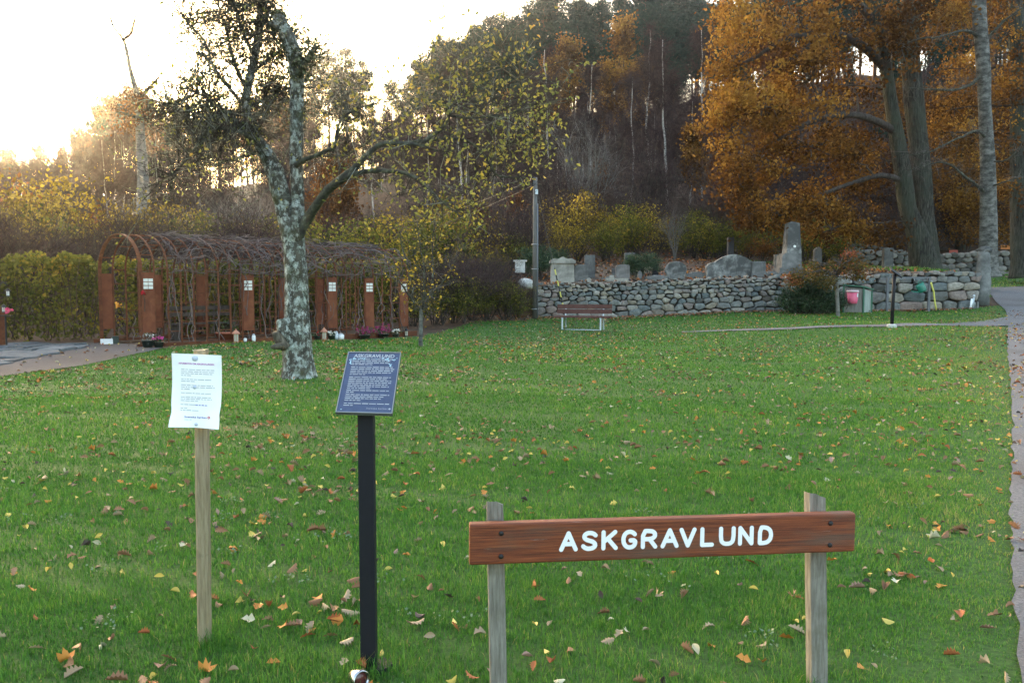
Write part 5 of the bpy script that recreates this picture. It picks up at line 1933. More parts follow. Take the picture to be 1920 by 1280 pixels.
LIMBS = {
    'rl': [(560, 445, 11, D0 - .05), (569, 424, 11, D0 - .1), (580, 405, 11, D0 - .15), (596, 381, 10.5, D0 - .3), (617, 354, 10, D0 - .5), (643, 334, 9.5, D0 - .7), (665, 316, 8, D0 - .8), (686, 292, 6.5, D0 - .9), (705, 276, 6, D0 - .95), (722, 269, 5.5, D0 - 1), (755, 269, 4.5, D0 - 1.1), (789, 273, 3.5, D0 - 1.2), (822, 283, 2, D0 - 1.2)],
    'rl2': [(786, 272, 3.8, D0 - 1.2), (808, 256, 5, D0 - 1.2), (829, 241, 4.6, D0 - 1.2), (843, 214, 4.5, D0 - 1.25), (833, 194, 4, D0 - 1.3), (826, 180, 3, D0 - 1.3), (815, 150, 1.8, D0 - 1.3), (806, 128, 1, D0 - 1.3)],
    'rl3': [(843, 217, 3.2, D0 - 1.25), (883, 222, 2.6, D0 - 1.3), (920, 218, 2.2, D0 - 1.4), (956, 213, 1.8, D0 - 1.4), (1010, 194, 1, D0 - 1.5)],
    'rl4': [(760, 268, 4, D0 - 1.1), (820, 262, 3.6, D0 - .9), (868, 262, 3.2, D0 - .8), (898, 281, 3, D0 - .8), (920, 310, 2.8, D0 - .8), (936, 330, 2.2, D0 - .8), (985, 333, 1.2, D0 - .8)],
    'rl5': [(643, 334, 7, D0 - .7), (672, 324, 5.5, D0 - .9), (701, 320, 5, D0 - 1), (756, 324, 4, D0 - 1.2), (792, 343, 3.2, D0 - 1.3), (829, 379, 2, D0 - 1.4), (860, 400, 1, D0 - 1.4)],
    'rl6': [(920, 305, 2.4, D0 - .8), (950, 272, 1.8, D0 - .7), (985, 252, 1.2, D0 - .6), (1005, 238, .8, D0 - .6)],
    'rl7': [(843, 205, 3, D0 - 1.25), (868, 170, 2.2, D0 - 1.1), (885, 140, 1.6, D0 - 1), (893, 95, 1, D0 - 1)],
    'rl8': [(883, 222, 2.2, D0 - 1.3), (925, 185, 1.7, D0 - 1.3), (965, 150, 1.2, D0 - 1.3), (985, 138, .8, D0 - 1.3)],
    'mid': [(556, 310, 6, D0 - .1), (575, 298, 5.5, D0 - .3), (592, 292, 5, D0 - .4), (610, 283, 4.6, D0 - .5), (628, 273, 4, D0 - .6), (635, 233, 3, D0 - .7), (657, 211, 2.6, D0 - .8), (690, 198, 1.8, D0 - .8), (730, 190, 1, D0 - .8)],
    'mid2': [(628, 260, 2.6, D0 - .6), (645, 225, 2, D0 - .5), (648, 190, 1.6, D0 - .5), (639, 160, 1, D0 - .5)],
    'mid3': [(592, 292, 3, D0 - .4), (650, 290, 2.4, D0 - .2), (712, 250, 1.8, D0), (760, 215, 1.1, D0 + .1)],
    'stub': [(557, 150, 10, D0 - .1), (565, 128, 9, D0 - .25), (577, 112, 8, D0 - .35), (588, 95, 7, D0 - .4), (592, 86, 5, D0 - .4)],
    'stub2': [(530, 52, 8, D0 - .2), (516, 52, 6, D0 - .3), (505, 44, 4, D0 - .4)],
    'l1': [(476, 268, 7, D0 + .1), (455, 240, 5.5, D0 - .1), (428, 219, 4.5, D0 - .3), (406, 197, 3.5, D0 - .4), (380, 180, 2, D0 - .5), (350, 165, 1, D0 - .5)],
    'l2': [(480, 262, 6, D0), (445, 246, 5, D0 - .2), (409, 241, 4.4, D0 - .4), (380, 254, 4, D0 - .5), (362, 284, 3.4, D0 - .6), (326, 324, 2.4, D0 - .7), (300, 340, 1, D0 - .7)],
    'l3': [(461, 205, 5, D0 + .2), (430, 165, 4, D0 + .1), (400, 125, 3.4, D0), (385, 80, 2.6, D0), (350, 40, 1.6, D0), (342, 25, 1, D0)],
    'l4': [(463, 170, 5, D0 + .2), (440, 120, 4, D0 + .5), (425, 60, 3, D0 + .6), (410, 10, 2, D0 + .6), (400, -40, 1, D0 + .6)],
    'l5': [(478, 110, 4.5, D0 + .3), (455, 60, 3.4, D0 + .1), (440, 10, 2.4, D0), (432, -40, 1, D0)],
    'l6': [(470, 140, 4, D0 + .2), (505, 110, 3.4, D0 + .6), (530, 90, 2.6, D0 + .8), (545, 55, 1.5, D0 + .9)],
    'l7': [(486, 60, 4, D0 + .3), (505, 20, 3, D0 + .2), (520, -30, 2, D0 + .2)],
    'l8': [(490, 275, 5, D0 + .1), (470, 290, 4, D0 + .4), (430, 300, 3, D0 + .7), (390, 310, 2, D0 + .9), (350, 300, 1, D0 + 1)],
    'l9': [(428, 219, 3, D0 - .3), (380, 215, 2.4, D0 - .2), (340, 205, 1.6, D0), (310, 195, 1, D0)],
    'l10': [(461, 205, 4.4, D0 + .2), (500, 185, 3.4, D0 + .5), (530, 170, 2.4, D0 + .6), (560, 165, 1.2, D0 + .7)],
}
for k, v in LIMBS.items():
    pts, rad = limb(v)
    rough_tube(gl, pts, np.maximum(rad * .85, .006), 8 if v[0][2] > 4 else 5, rng, .05)
gl.build('limb', M['limb'], apple, True)
# spurs and twigs along the limbs, leaves at their ends
A, B, W = [], [], []
tipR, tipL = [], []


def sprout(key, n, L0, L1, upb, dense=4):
    pts, rad = limb(LIMBS[key]) if key in LIMBS else limb({'left': left, 'right': right}[key])
    s = rng.uniform(.22, 1, n) * (len(pts) - 1)
    for u in s:
        i = min(int(u), len(pts) - 2)
        p = pts[i] + (pts[i + 1] - pts[i]) * (u - i)
        d = rng.normal(size=3) * np.array((1, .8, 1)) + np.array((0, 0, upb))
        d /= np.linalg.norm(d)
        L = rng.uniform(L0, L1)
        e = p + d * L
        A.append(p); B.append(e); W.append(.0085 if key[0] == 'l' else .0062)
        for j in range(dense):
            t = rng.uniform(.25, 1)
            q = p + (e - p) * t
            d2 = d * .5 + rng.normal(size=3) * .7 + (0, 0, .15)
            d2 /= np.linalg.norm(d2)
            f = q + d2 * rng.uniform(.12, .45) * (L / .7)
            A.append(q); B.append(f); W.append(.0046 if key[0] == 'l' else .0036)
            (tipR if key[0] in 'rm' else tipL).append((q, f))


for k in ('rl',):
    sprout(k, 34, .3, .8, .3)
for k in ('rl2', 'rl3', 'rl4', 'rl7', 'rl8'):
    sprout(k, 40, .3, 1.05, .15, 5)
for k in ('rl5', 'rl6', 'mid', 'mid2', 'mid3'):
    sprout(k, 44, .3, .75, .05, 5)
for k in ('l1', 'l2', 'l3', 'l4', 'l5', 'l6', 'l7', 'l9', 'l10'):
    sprout(k, 110, .3, .9, .2, 9)
sprout('l8', 30, .3, .7, .1)
sprout('left', 110, .4, 1.0, .2, 7)
sprout('stub', 14, .15, .4, .5, 3)
g = G()
A, B, W = np.array(A), np.array(B), np.array(W)
g.twigs(A, B, W, rng)
g.build('twig', leafmat('apple_twigs', [(0, (.035, .03, .026)), (.7, (.085, .08, .065)), (1, (.22, .24, .20))], 0, 0), apple)['kind'] = 'stuff'
g = G()


def leafpts(tips, n, spread):
    i = rng.integers(0, len(tips), n)
    q = np.array([t[0] for t in tips])[i]
    f = np.array([t[1] for t in tips])[i]
    t = rng.uniform(.3, 1.05, (n, 1))
    return q + (f - q) * t + rng.normal(size=(n, 3)) * spread, f - q


C1, d1 = leafpts(tipR, 2500, .035)
# fuller towards the right crown, thin near the trunk
u = 960 + FPX * C1[:, 0] / C1[:, 1]
k = rng.random(len(u)) < np.interp(u, [560, 680, 780, 1000], [.25, .4, 1, 1])
C1, d1 = C1[k], d1[k]
g.leaves(C1, .062, rng, up=.25, aspect=.55, fold=True, dirs=d1 + (0, 0, -.15), tint=np.clip(rng.beta(2, 2, len(C1)), 0, 1))
C2, d2 = leafpts(tipL, 1300, .05)
g.leaves(C2, .06, rng, up=.25, aspect=.55, fold=True, dirs=d2 + (0, 0, -.15), tint=np.clip(rng.normal(.4, .2, len(C2)), 0, 1))
g.build('leaf', M['apple_leaf'], apple)['kind'] = 'stuff'
# moss and lichen tufts hanging in the left crown and on the cut top
g = G()
C3, d3 = leafpts(tipL, 4600, .05)
g.leaves(C3, .032, rng, up=.2, aspect=.8, tint=rng.random(len(C3)))
pts, rad = limb(right)
i = rng.integers(len(pts) // 2, len(pts), 1500)
C4 = pts[i] + rng.normal(size=(1500, 3)) * (rad[i] * .62)[:, None]
g.leaves(C4, .04, rng, up=.3, aspect=.8)
pts, rad = limb(LIMBS['stub'])
i = rng.integers(2, len(pts), 700)
g.leaves(pts[i] + rng.normal(size=(700, 3)) * .10, .045, rng, up=.3, aspect=.8)
g.build('lichen_tuft', leafmat('moss_tufts', [(0, (.045, .045, .025)), (.6, (.09, .09, .05)), (1, (.20, .21, .13))], .2, 0), apple)['kind'] = 'stuff'


# ---- oaks
def oak(name, label, trunks, regions, seed, leafm, base, leaf=.15, per=100, cr=.56, cat='oak', limbs=(), bark='bark_oak', extra=None, group=None, conn=True):
    rng = np.random.default_rng(seed)
    root = thing(name, label, cat, base, group)
    g = G()
    spine = []
    for t in trunks:
        pts, rad = limb(t)
        rough_tube(g, pts, rad * (.9 if bark == 'bark_oak' else 1), 16, rng, .03, .04)
        spine.append(pts)
    g.build('trunk', M[bark], root, True)
    S = np.concatenate(spine)
    g, c = G(), G()
    for l_ in limbs:
        pts, rad = limb(l_)
        rad = rad * (.62 if bark == 'bark_lich' else 1)
        pts = pts + np.cumsum(rng.normal(0, .02, pts.shape), 0) * (np.linspace(0, 1, len(pts)) * (1 - np.linspace(0, 1, len(pts))) * 4)[:, None]
        rough_tube(g, pts, rad, 7, rng, .05)
        S = np.concatenate((S, pts))
    for (px, py, rx, ry, d, rd, n, tint) in regions:
        ctr = P(px, py, d)
        i = np.argmin(((S - ctr) ** 2).sum(1) + 2.0 * np.maximum(S[:, 2] - ctr[2] + .6, 0) ** 2)
        a = S[i]
        L = np.linalg.norm(ctr - a)
        if conn and L > .4:
            mid = (a + ctr) / 2 + np.array((0, 0, .10 * L)) + rng.normal(0, .06, 3) * L
            tt = np.linspace(0, 1, 8)[:, None]
            curve = a * (1 - tt) ** 2 + 2 * mid * tt * (1 - tt) + ctr * tt ** 2 + rng.normal(0, .05, (8, 3)) * (tt * (1 - tt) * 4)
            g.tube(curve, np.linspace(.03 + .018 * L, .025, 8), 6)
        for k in range(int(n * 1.1)):
            th, r = rng.uniform(0, 2 * PI), math.sqrt(rng.random())
            cc = P(px + rx * r * math.cos(th), py + ry * r * math.sin(th), d + rng.normal(0, rd * 1.4))
            if conn:
                mid = (ctr + cc) / 2 + rng.normal(0, .12, 3)
                g.tube([ctr, mid, cc], [.03, .02, .008], 4, cap=False)
            q = cr * rng.uniform(.5, 1.6)
            tn = tint + rng.normal(0, .19)
            m = int(per * q * q / (cr * cr))
            C = rng.normal(size=(m, 3)) * np.array((.55, .55, .36)) * q
            C[:, 2] -= .12 * (C[:, 0] ** 2 + C[:, 1] ** 2) / q
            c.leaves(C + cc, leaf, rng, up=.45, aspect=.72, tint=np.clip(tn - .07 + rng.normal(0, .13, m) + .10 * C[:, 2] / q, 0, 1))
    g.build('branch', M['bark_dark'] if bark != 'bark_lich' else M['limb'], root, True)['kind'] = 'stuff'
    if regions:
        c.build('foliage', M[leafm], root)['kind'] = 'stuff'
    if extra is not None:
        extra(root, S, rng)
    return root


def bare_twigs(n, L, w, mat, f=lambda S: S):
    def fn(root, S, rng):
        T = f(S)
        g = G()
        i = rng.integers(0, len(T), n)
        A = T[i] + rng.normal(size=(n, 3)) * .1
        d = rng.normal(size=(n, 3)) + (0, 0, .2)
        B = A + d * rng.uniform(.3, 1, (n, 1)) * L
        g.twigs(A, B, w, rng)
        j = rng.integers(0, n, n * 2)
        A2 = A[j] + (B[j] - A[j]) * rng.uniform(.3, 1, (n * 2, 1))
        g.twigs(A2, A2 + rng.normal(size=(n * 2, 3)) * L * .35, w * .7, rng)
        g.build('twig', M[mat], root)['kind'] = 'stuff'
    return fn


d = 37.0
A1 = [(1742, 520, 34, d), (1735, 500, 29, d), (1728, 470, 25, d), (1718, 430, 20, d), (1702, 390, 17, d), (1694, 330, 17, d - .1), (1684, 270, 16, d - .2), (1672, 200, 13, d - .4), (1660, 120, 12, d - .5), (1646, 50, 12, d - .6), (1630, -20, 11, d - .7), (1610, -110, 8, d - .8)]
A2 = [(1738, 522, 36, d + .3), (1738, 500, 28, d + .3), (1735, 460, 24, d + .3), (1732, 405, 20, d + .4), (1728, 330, 19, d + .4), (1722, 270, 19, d + .5), (1712, 180, 19, d + .6), (1706, 100, 18, d + .6), (1705, 30, 17, d + .7), (1708, -60, 14, d + .8), (1715, -140, 9, d + .8)]
A_limbs = [[(1662, 130, 9, d - .5), (1625, 95, 8, d - .9), (1580, 70, 7, d - 1.4), (1530, 78, 6, d - 1.8), (1480, 75, 5, d - 2), (1420, 110, 3, d - 2.2), (1370, 130, 2, d - 2.3)],
           [(1530, 76, 5, d - 1.8), (1490, 110, 4, d - 2.2), (1440, 140, 3, d - 2.4), (1390, 180, 2, d - 2.5)],
           [(1684, 250, 8, d - .2), (1640, 225, 7, d - .8), (1590, 215, 6, d - 1.4), (1530, 225, 5, d - 1.8), (1460, 260, 3, d - 2), (1400, 300, 2, d - 2.2)],
           [(1694, 340, 6, d - .1), (1650, 330, 5, d - .7), (1590, 350, 4, d - 1.3), (1520, 375, 3, d - 1.8), (1450, 395, 2, d - 2)],
           [(1648, 50, 8, d - .6), (1600, 0, 7, d - .8), (1530, -30, 5, d - 1), (1450, -40, 3, d - 1.2)]]
R_A = [(1400, 40, 62, 52, 35.5, 1.2, 20, .66), (1378, 125, 52, 60, 35, 1.0, 18, .70), (1362, 215, 34, 45, 35.2, .9, 12, .60), (1430, 200, 70, 48, 34.6, 1.2, 17, .58), (1500, 40, 85, 55, 35.8, 1.4, 22, .55), (1520, 150, 80, 55, 35.2, 1.4, 20, .52), (1600, 40, 70, 60, 36.6, 1.4, 14, .36), (1600, 160, 55, 60, 36.2, 1.2, 8, .32),
       (1425, 300, 60, 38, 35, 1.1, 13, .48), (1520, 275, 80, 40, 35.3, 1.3, 16, .44), (1384, 350, 24, 45, 34.6, .7, 10, .36), (1400, 400, 22, 34, 34.4, .6, 8, .30), (1470, 405, 66, 34, 35, 1.0, 15, .44), (1560, 380, 66, 42, 35.8, 1.1, 15, .42), (1610, 290, 50, 50, 36.6, 1.1, 11, .36), (1560, 430, 50, 24, 36, .8, 8, .44), (1630, 420, 40, 34, 37, .8, 7, .38), (1365, 290, 26, 36, 35.4, .8, 7, .52),
       (1445, -70, 120, 60, 36, 1.6, 26, .6), (1620, -70, 120, 60, 37, 1.6, 24, .5), (1760, -80, 100, 70, 38, 1.6, 20, .45), (1680, 60, 46, 60, 38.5, 1, 9, .35), (1660, 300, 36, 60, 38.5, .8, 6, .32), (1780, 40, 50, 40, 38.5, 1.0, 10, .55), (1690, 90, 46, 40, 35.2, .6, 4, .26), (1725, 30, 46, 34, 35.6, .7, 5, .34)]
cA = P(1738, 505, d)
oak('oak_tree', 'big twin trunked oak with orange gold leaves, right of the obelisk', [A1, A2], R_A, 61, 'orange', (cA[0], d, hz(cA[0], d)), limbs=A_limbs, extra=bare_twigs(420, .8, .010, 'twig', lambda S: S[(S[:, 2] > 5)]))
d = 40.0
B1 = [(1916, 520, 26, d), (1914, 490, 19, d), (1912, 430, 17, d), (1910, 350, 16, d), (1910, 250, 16, d), (1908, 150, 15, d), (1906, 50, 14, d), (1900, -60, 11, d), (1895, -120, 7, d)]
R_B = [(1800, 130, 50, 40, 42, 1.2, 12, .62), (1790, 205, 40, 32, 42, 1, 9, .55), (1760, 250, 34, 30, 42.5, 1, 7, .42), (1890, 60, 50, 50, 40, 1.2, 12, .5), (1890, 160, 40, 50, 40.5, 1.2, 11, .5), (1890, 260, 40, 50, 41, 1.2, 10, .44), (1900, 360, 40, 46, 42, 1.2, 9, .38), (1960, 150, 50, 140, 40, 1.5, 20, .45), (1850, 20, 60, 40, 40, 1.2, 12, .5), (1960, 330, 40, 60, 41, 1.2, 10, .4), (1850, -60, 100, 50, 40, 1.5, 16, .5)]
cB = P(1914, 505, d)
oak('oak_tree', 'dark trunked oak with orange leaves at the right edge', [B1], R_B, 62, 'orange', (cB[0], d, hz(cB[0], d)), extra=bare_twigs(160, .8, .010, 'twig', lambda S: S[(S[:, 2] > 5)]))
d = 55.0
C1_ = [(1800, 500, 13, d), (1800, 440, 9, d), (1798, 350, 8, d), (1800, 250, 7, d), (1800, 150, 5, d)]
R_C = [(1800, 330, 56, 40, 53, 1.6, 18, .5), (1800, 400, 46, 44, 53, 1.4, 16, .52), (1790, 255, 50, 40, 54, 1.6, 14, .45), (1885, 420, 36, 44, 54, 1.4, 10, .35), (1880, 330, 40, 50, 54, 1.4, 12, .4), (1800, 170, 60, 50, 54, 1.4, 14, .45), (1650, 430, 46, 40, 54, 1.5, 10, .30), (1640, 330, 50, 50, 54, 1.5, 12, .32), (1690, 220, 60, 70, 54, 1.5, 16, .34), (1560, 470, 40, 20, 52, 1, 5, .4), (1880, 200, 60, 60, 54, 1.5, 14, .45)]
cC = P(1800, 505, d)
oak('oak_tree', 'orange leaved tree behind, between the big oak and the birch', [C1_], R_C, 63, 'orange', (cC[0], d, hz(cC[0], d)), leaf=.17, cr=.8, per=150)
# pale mottled tree beside the gate post
m, nt, out = nodes('mottled_bark')
n1 = noise(nt, 3.0, 9, .7, (1, 1, 1.8))
cc_ = ramp(nt, n1, [(.32, (.022, .021, .019)), (.45, (.075, .075, .068)), (.58, (.17, .168, .155)), (.74, (.28, .28, .26))])
principled(nt, out, cc_, .9, 0, .2, bump(nt, n1, .6, .03))
M['bark_lich'] = m
d = 35.5
T1 = [(1853, 520, 24, d), (1852, 498, 17.5, d), (1853, 440, 15.5, d), (1853, 380, 14, d), (1852, 320, 13, d), (1850, 270, 12, d), (1846, 200, 11, d), (1844, 140, 12, d), (1840, 80, 12, d), (1836, 20, 12, d), (1836, -60, 10, d), (1840, -140, 6, d)]
Tl = [[(1852, 368, 5, d), (1835, 352, 5, d - .3), (1815, 338, 4, d - .6), (1790, 322, 3.4, d - .9), (1765, 308, 2.6, d - 1.1), (1735, 312, 2, d - 1.2), (1700, 320, 1.2, d - 1.3)],
      [(1842, 135, 6, d), (1822, 158, 4.5, d - .4), (1790, 168, 3.6, d - .8), (1745, 168, 2.6, d - 1), (1700, 165, 1.2, d - 1.2)],
      [(1850, 262, 5, d), (1828, 245, 4, d - .5), (1790, 258, 3, d - .9), (1740, 282, 2, d - 1.2), (1700, 290, 1.2, d - 1.2)],
      [(1840, 75, 6, d), (1815, 55, 4, d - .4), (1780, 60, 3, d - .8), (1730, 70, 2, d - 1), (1690, 85, 1, d - 1)],
      [(1844, 80, 5, d), (1870, 55, 4, d - .3), (1900, 30, 3, d - .6), (1930, 10, 2, d - .8)],
      [(1850, 300, 3, d), (1880, 300, 2.4, d - .5), (1910, 275, 1.6, d - .8), (1930, 250, 1, d - 1)],
      [(1838, 30, 6, d), (1815, -20, 4, d), (1790, -60, 2, d)], [(1852, 350, 3, d), (1880, 345, 2, d - .7), (1915, 330, 1.2, d - 1)]]
cT = P(1853, 505, d)
oak('birch_tree', 'pale mottled leafless tree with lichen branches, behind the stone gate post', [T1], [], 64, 'orange', (cT[0], d, hz(cT[0], d)), limbs=Tl, bark='bark_lich', cat='tree', extra=bare_twigs(420, .55, .0085, 'twig_grey', lambda S: S[(S[:, 2] > 5.2) & (np.abs(S[:, 0] - cT[0]) > .35)]))
# tall pale trunk with a dead top in the left glow
d = 46.0
L1 = [(270, 420, 16, d), (268, 385, 11.5, d), (268, 330, 10, d), (264, 270, 8.5, d), (261, 215, 6.5, d), (256, 175, 5.5, d), (244, 130, 3.6, d), (236, 90, 3, d), (229, 72, 2.4, d), (214, 52, 1.6, d), (207, 34, 2, d)]
Ll = [[(231, 76, 3, d), (246, 60, 2.4, d), (252, 40, 2, d), (256, 20, 1, d)], [(258, 190, 5, d), (280, 160, 3, d), (300, 140, 1.5, d)], [(262, 230, 4, d), (240, 210, 2.4, d), (220, 195, 1.4, d)]]
cL = P(268, 400, d)
oak('tall_tree', 'tall pale trunk with a dead forked top, in the sun glow at the left', [L1], [(258, 185, 22, 18, d, .8, 7, .3), (285, 205, 26, 22, d, .8, 7, .3), (235, 215, 26, 20, d, .8, 6, .25)], 65, 'brown', (cL[0], d, hz(cL[0], d)), limbs=Ll, bark='bark_grey', cat='tree', extra=bare_twigs(150, .7, .014, 'twig', lambda S: S[S[:, 2] > 9]))
# young apple by the end of the tunnel
d = 19.2
Y1 = [(789, 652, 4.4, d), (789, 620, 3.8, d), (790, 585, 3.6, d), (790, 578, 3.4, d)]
Yl = [[(790, 582, 4, d), (775, 568, 3.4, d - .1), (758, 552, 2.6, d - .2), (746, 530, 1.8, d - .3), (735, 500, 1, d - .3)], [(790, 582, 4, d), (800, 565, 3.6, d), (808, 540, 3, d), (812, 500, 2.4, d + .1), (815, 450, 1.6, d + .1), (818, 400, .8, d + .1)],
      [(791, 582, 3.4, d), (797, 556, 3, d - .2), (796, 520, 2.4, d - .3), (790, 470, 1.6, d - .4), (782, 415, .8, d - .4)], [(800, 563, 2.6, d), (825, 535, 2, d - .2), (848, 500, 1.4, d - .3), (862, 450, .8, d - .4)], [(775, 568, 2.4, d - .1), (768, 530, 2, d), (760, 480, 1.4, d + .2), (750, 430, .8, d + .2)]]
cY = P(789, 650, d)


def ytw(root, S, rng):
    T = S[S[:, 2] > .9]
    g, c = G(), G()
    n = 420
    i = rng.integers(0, len(T), n)
    d_ = rng.normal(size=(n, 3)) * (1, 1, .8) + (0, 0, .4)
    B = T[i] + d_ * rng.uniform(.1, .42, (n, 1))
    g.twigs(T[i], B, .004, rng)
    c.leaves(B[rng.integers(0, n, 420)] + rng.normal(size=(420, 3)) * .05, .065, rng, up=.3, aspect=.6, fold=True)
    g.build('twig', M['twig_grey'], root)['kind'] = 'stuff'
    c.build('leaf', M['yellow'], root)['kind'] = 'stuff'


oak('apple_tree', 'small young apple tree with thin grey stem and few yellow leaves, right of the tunnel', [Y1], [], 66, 'yellow', (cY[0], d, hz(cY[0], d)), limbs=Yl, bark='bark_lich', cat='tree', extra=ytw)
# small weeping maple by the wooden bin
d = 28.4
W1 = [(1571, 600, 4.5, d), (1571, 585, 3.4, d), (1570, 560, 3.2, d), (1569, 535, 3.2, d), (1567, 515, 3, d)]
Wl = [[(1568, 520, 3.4, d), (1545, 505, 2.8, d - .2), (1515, 508, 2, d - .3), (1488, 520, 1, d - .4)], [(1568, 518, 3.4, d), (1585, 500, 2.6, d - .1), (1605, 508, 1.8, d - .2), (1618, 525, 1, d - .2)], [(1568, 516, 3, d), (1560, 495, 2.4, d + .2), (1535, 492, 1.6, d + .3)], [(1568, 516, 3, d), (1580, 490, 2, d - .3), (1598, 482, 1, d - .4)]]
R_W = [(1575, 495, 24, 12, d, .3, 7, .35), (1540, 500, 26, 12, d, .3, 7, .3), (1510, 513, 24, 12, d - .2, .3, 7, .3), (1485, 526, 14, 7, d - .2, .25, 3, .75), (1600, 500, 18, 14, d, .3, 6, .5), (1590, 482, 12, 7, d, .2, 4, .85), (1555, 522, 34, 12, d - .3, .3, 9, .25), (1606, 516, 16, 8, d - .2, .2, 4, .5)]
cW = P(1571, 597, d)
oak('maple_tree', 'small weeping maple with reddish brown leaves in front of the evergreen bush', [W1], R_W, 67, 'maple', (cW[0], d, hz(cW[0], d)), limbs=Wl, bark='bark_grey', cat='tree', leaf=.075, cr=.24, per=62)
# broad dark evergreen
d = 29.3
cE = P(1518, 588, d)
zg = hz(cE[0], d)
rng = np.random.default_rng(68)
root = thing('evergreen_bush', 'broad dark green evergreen bush against the wall, behind the small maple', 'bush', (cE[0], d, zg))
g, c = G(), G()
N = 150
T = []
for k in range(N):
    th = rng.uniform(0, 2 * PI)
    r = math.sqrt(rng.random())
    e = np.array((cE[0] + 1.25 * r * math.cos(th), d + .55 * r * math.sin(th), zg + (.35 + 1.0 * (1 - r ** 2.2) * rng.uniform(.6, 1.05))))
    b = np.array((cE[0] + .5 * (e[0] - cE[0]), d + .4 * (e[1] - d), zg))
    g.tube([b, (b + e) / 2 + rng.normal(0, .05, 3), e], [.018, .012, .006], 4, cap=False)
    m = 90
    q = b + (e - b) * rng.uniform(.35, 1.08, (m, 1)) + rng.normal(size=(m, 3)) * .085
    c.leaves(q, .10, rng, up=.2, aspect=.3, dirs=np.repeat((e - b)[None], m, 0) + (0, 0, .3), tint=np.clip(rng.uniform(.2, .7) + rng.normal(0, .15, m), 0, 1))
g.build('stem', M['bark_dark'], root)['kind'] = 'stuff'
c.build('foliage', M['green'], root)['kind'] = 'stuff'

# ---------------------------------------------------------------- hedges
def hedge(name, label, path, h, w, n, leafm, size, seed, tw=400):
    rng = np.random.default_rng(seed)
    p = np.array(path, float)
    s = np.concatenate(([0], np.cumsum(np.linalg.norm(np.diff(p, axis=0), axis=1))))
    o = (p[0, 0], p[0, 1], hz(*p[0]))
    root = thing(name, label, 'hedge', o)

    def pos(n, hf):
        u = rng.uniform(0, s[-1], n)
        x, y = np.interp(u, s, p[:, 0]), np.interp(u, s, p[:, 1])
        i = np.clip(np.searchsorted(s, u) - 1, 0, len(p) - 2)
        t = (p[i + 1] - p[i]) / np.linalg.norm(p[i + 1] - p[i], axis=1)[:, None]
        top = h * (1 + .03 * np.sin(u * 2.3) + .03 * np.sin(u * 5.7 + 1) + .03 * np.sin(u * 11))
        # shell-biased section
        v = np.sign(rng.normal(size=n)) * rng.beta(3.5, 1, n)
        z = rng.beta(1.3, 1, n) * top
        edge = rng.random(n) < .25
        z = np.where(edge, top * rng.uniform(.93, 1.05, n), z)
        v = np.where(edge, rng.uniform(-1, 1, n), v)
        ww = w / 2 * (1 + .14 * np.sin(u * 3.1 + z * 2.2) + .1 * np.sin(u * 6.3 - z * 4))
        x2, y2 = x - t[:, 1] * v * ww, y + t[:, 0] * v * ww
        return np.column_stack((x2, y2, height(x2, y2) + z)), u, z
    c = G()
    C, u, z = pos(n, 1)
    tint = .50 + .22 * np.sin(u * 1.9 + 1.1 * np.sin(z * 2.0)) * np.sin(z * 2.6 + u) + .1 * (z / h - .5) + rng.normal(0, .17, n)
    c.leaves(C, size, rng, up=.3, aspect=.75, tint=np.clip(tint, 0, 1))
    c.build('foliage', M[leafm], root)['kind'] = 'stuff'
    g = G()
    A, u, z = pos(tw, 1)
    A2 = A.copy()
    A2[:, 2] -= z * .95
    k = rng.random(tw) < .5
    B = A + rng.normal(size=A.shape) * .25 + (0, 0, .25)
    g.twigs(np.where(k[:, None], A2, A), B, .011, rng)
    g.build('stem', M['twig'], root)['kind'] = 'stuff'
    return root


hedge('hedge', 'leafy yellowish green hedge left of the rusty arch, along the stone slabs', [(-17.5, 19.0), (-14, 20.3), (-10.6, 21.7)], 2.05, 1.3, 15000, 'yelgreen', .10, 71)
hedge('hedge', 'leafy yellowish green hedge running behind the rusty tunnel', [(-10.4, 21.8), (-8.0, 24.2), (-4.0, 28.2)], 1.95, 1.2, 13000, 'yelgreen', .11, 72)
rng = np.random.default_rng(73)
kk = 0
for q, Y, yt in ((775, 26.5, 505), (815, 27, 490), (850, 27.5, 478), (885, 28, 486), (915, 28.5, 495), (945, 28.6, 505), (970, 28.9, 515), (860, 29.5, 470), (900, 30, 462), (940, 30.5, 475)):
    plant('thicket', kk, at_px(q, Y), rng.uniform(0, 6.3), top_scale(q, Y, yt, 2.9), ('taller back' if Y > 29 else 'lower front') + ' leafless bush between tunnel and pole, ' + ('tunnel end' if q < 840 else 'middle' if q < 920 else 'pole end'), 'bush', 'bare bushes between tunnel and pole')
    kk += 1
for q, Y, yt in ((830, 26.8, 520), (870, 27.2, 530), (910, 28, 525), (955, 28.4, 530), (790, 26.4, 530)):
    plant('yelgreen', kk, at_px(q, Y), rng.uniform(0, 6.3), top_scale(q, Y, yt, 3.1), 'low green bush right of the tunnel, ' + ('first' if q < 800 else 'second' if q < 840 else 'third' if q < 890 else 'fourth' if q < 930 else 'last') + ' before the utility pole', 'bush', 'low green bushes right of the tunnel')
    kk += 1
for q in range(-60, 520, 38):
    Y = rng.uniform(25, 30)
    plant('thicket', kk, at_px(q + rng.uniform(-10, 10), Y), rng.uniform(0, 6.3), top_scale(q, Y, rng.uniform(385, 440), 2.9), 'leafless grey brown bush rising behind the ' + ('hedge, near the left edge' if q < 70 else 'hedge, beside the first arch' if q < 200 else 'tunnel, over its left end' if q < 360 else 'tunnel, left of the apple trunk'), 'bush', 'bare bushes behind the hedge')
    kk += 1
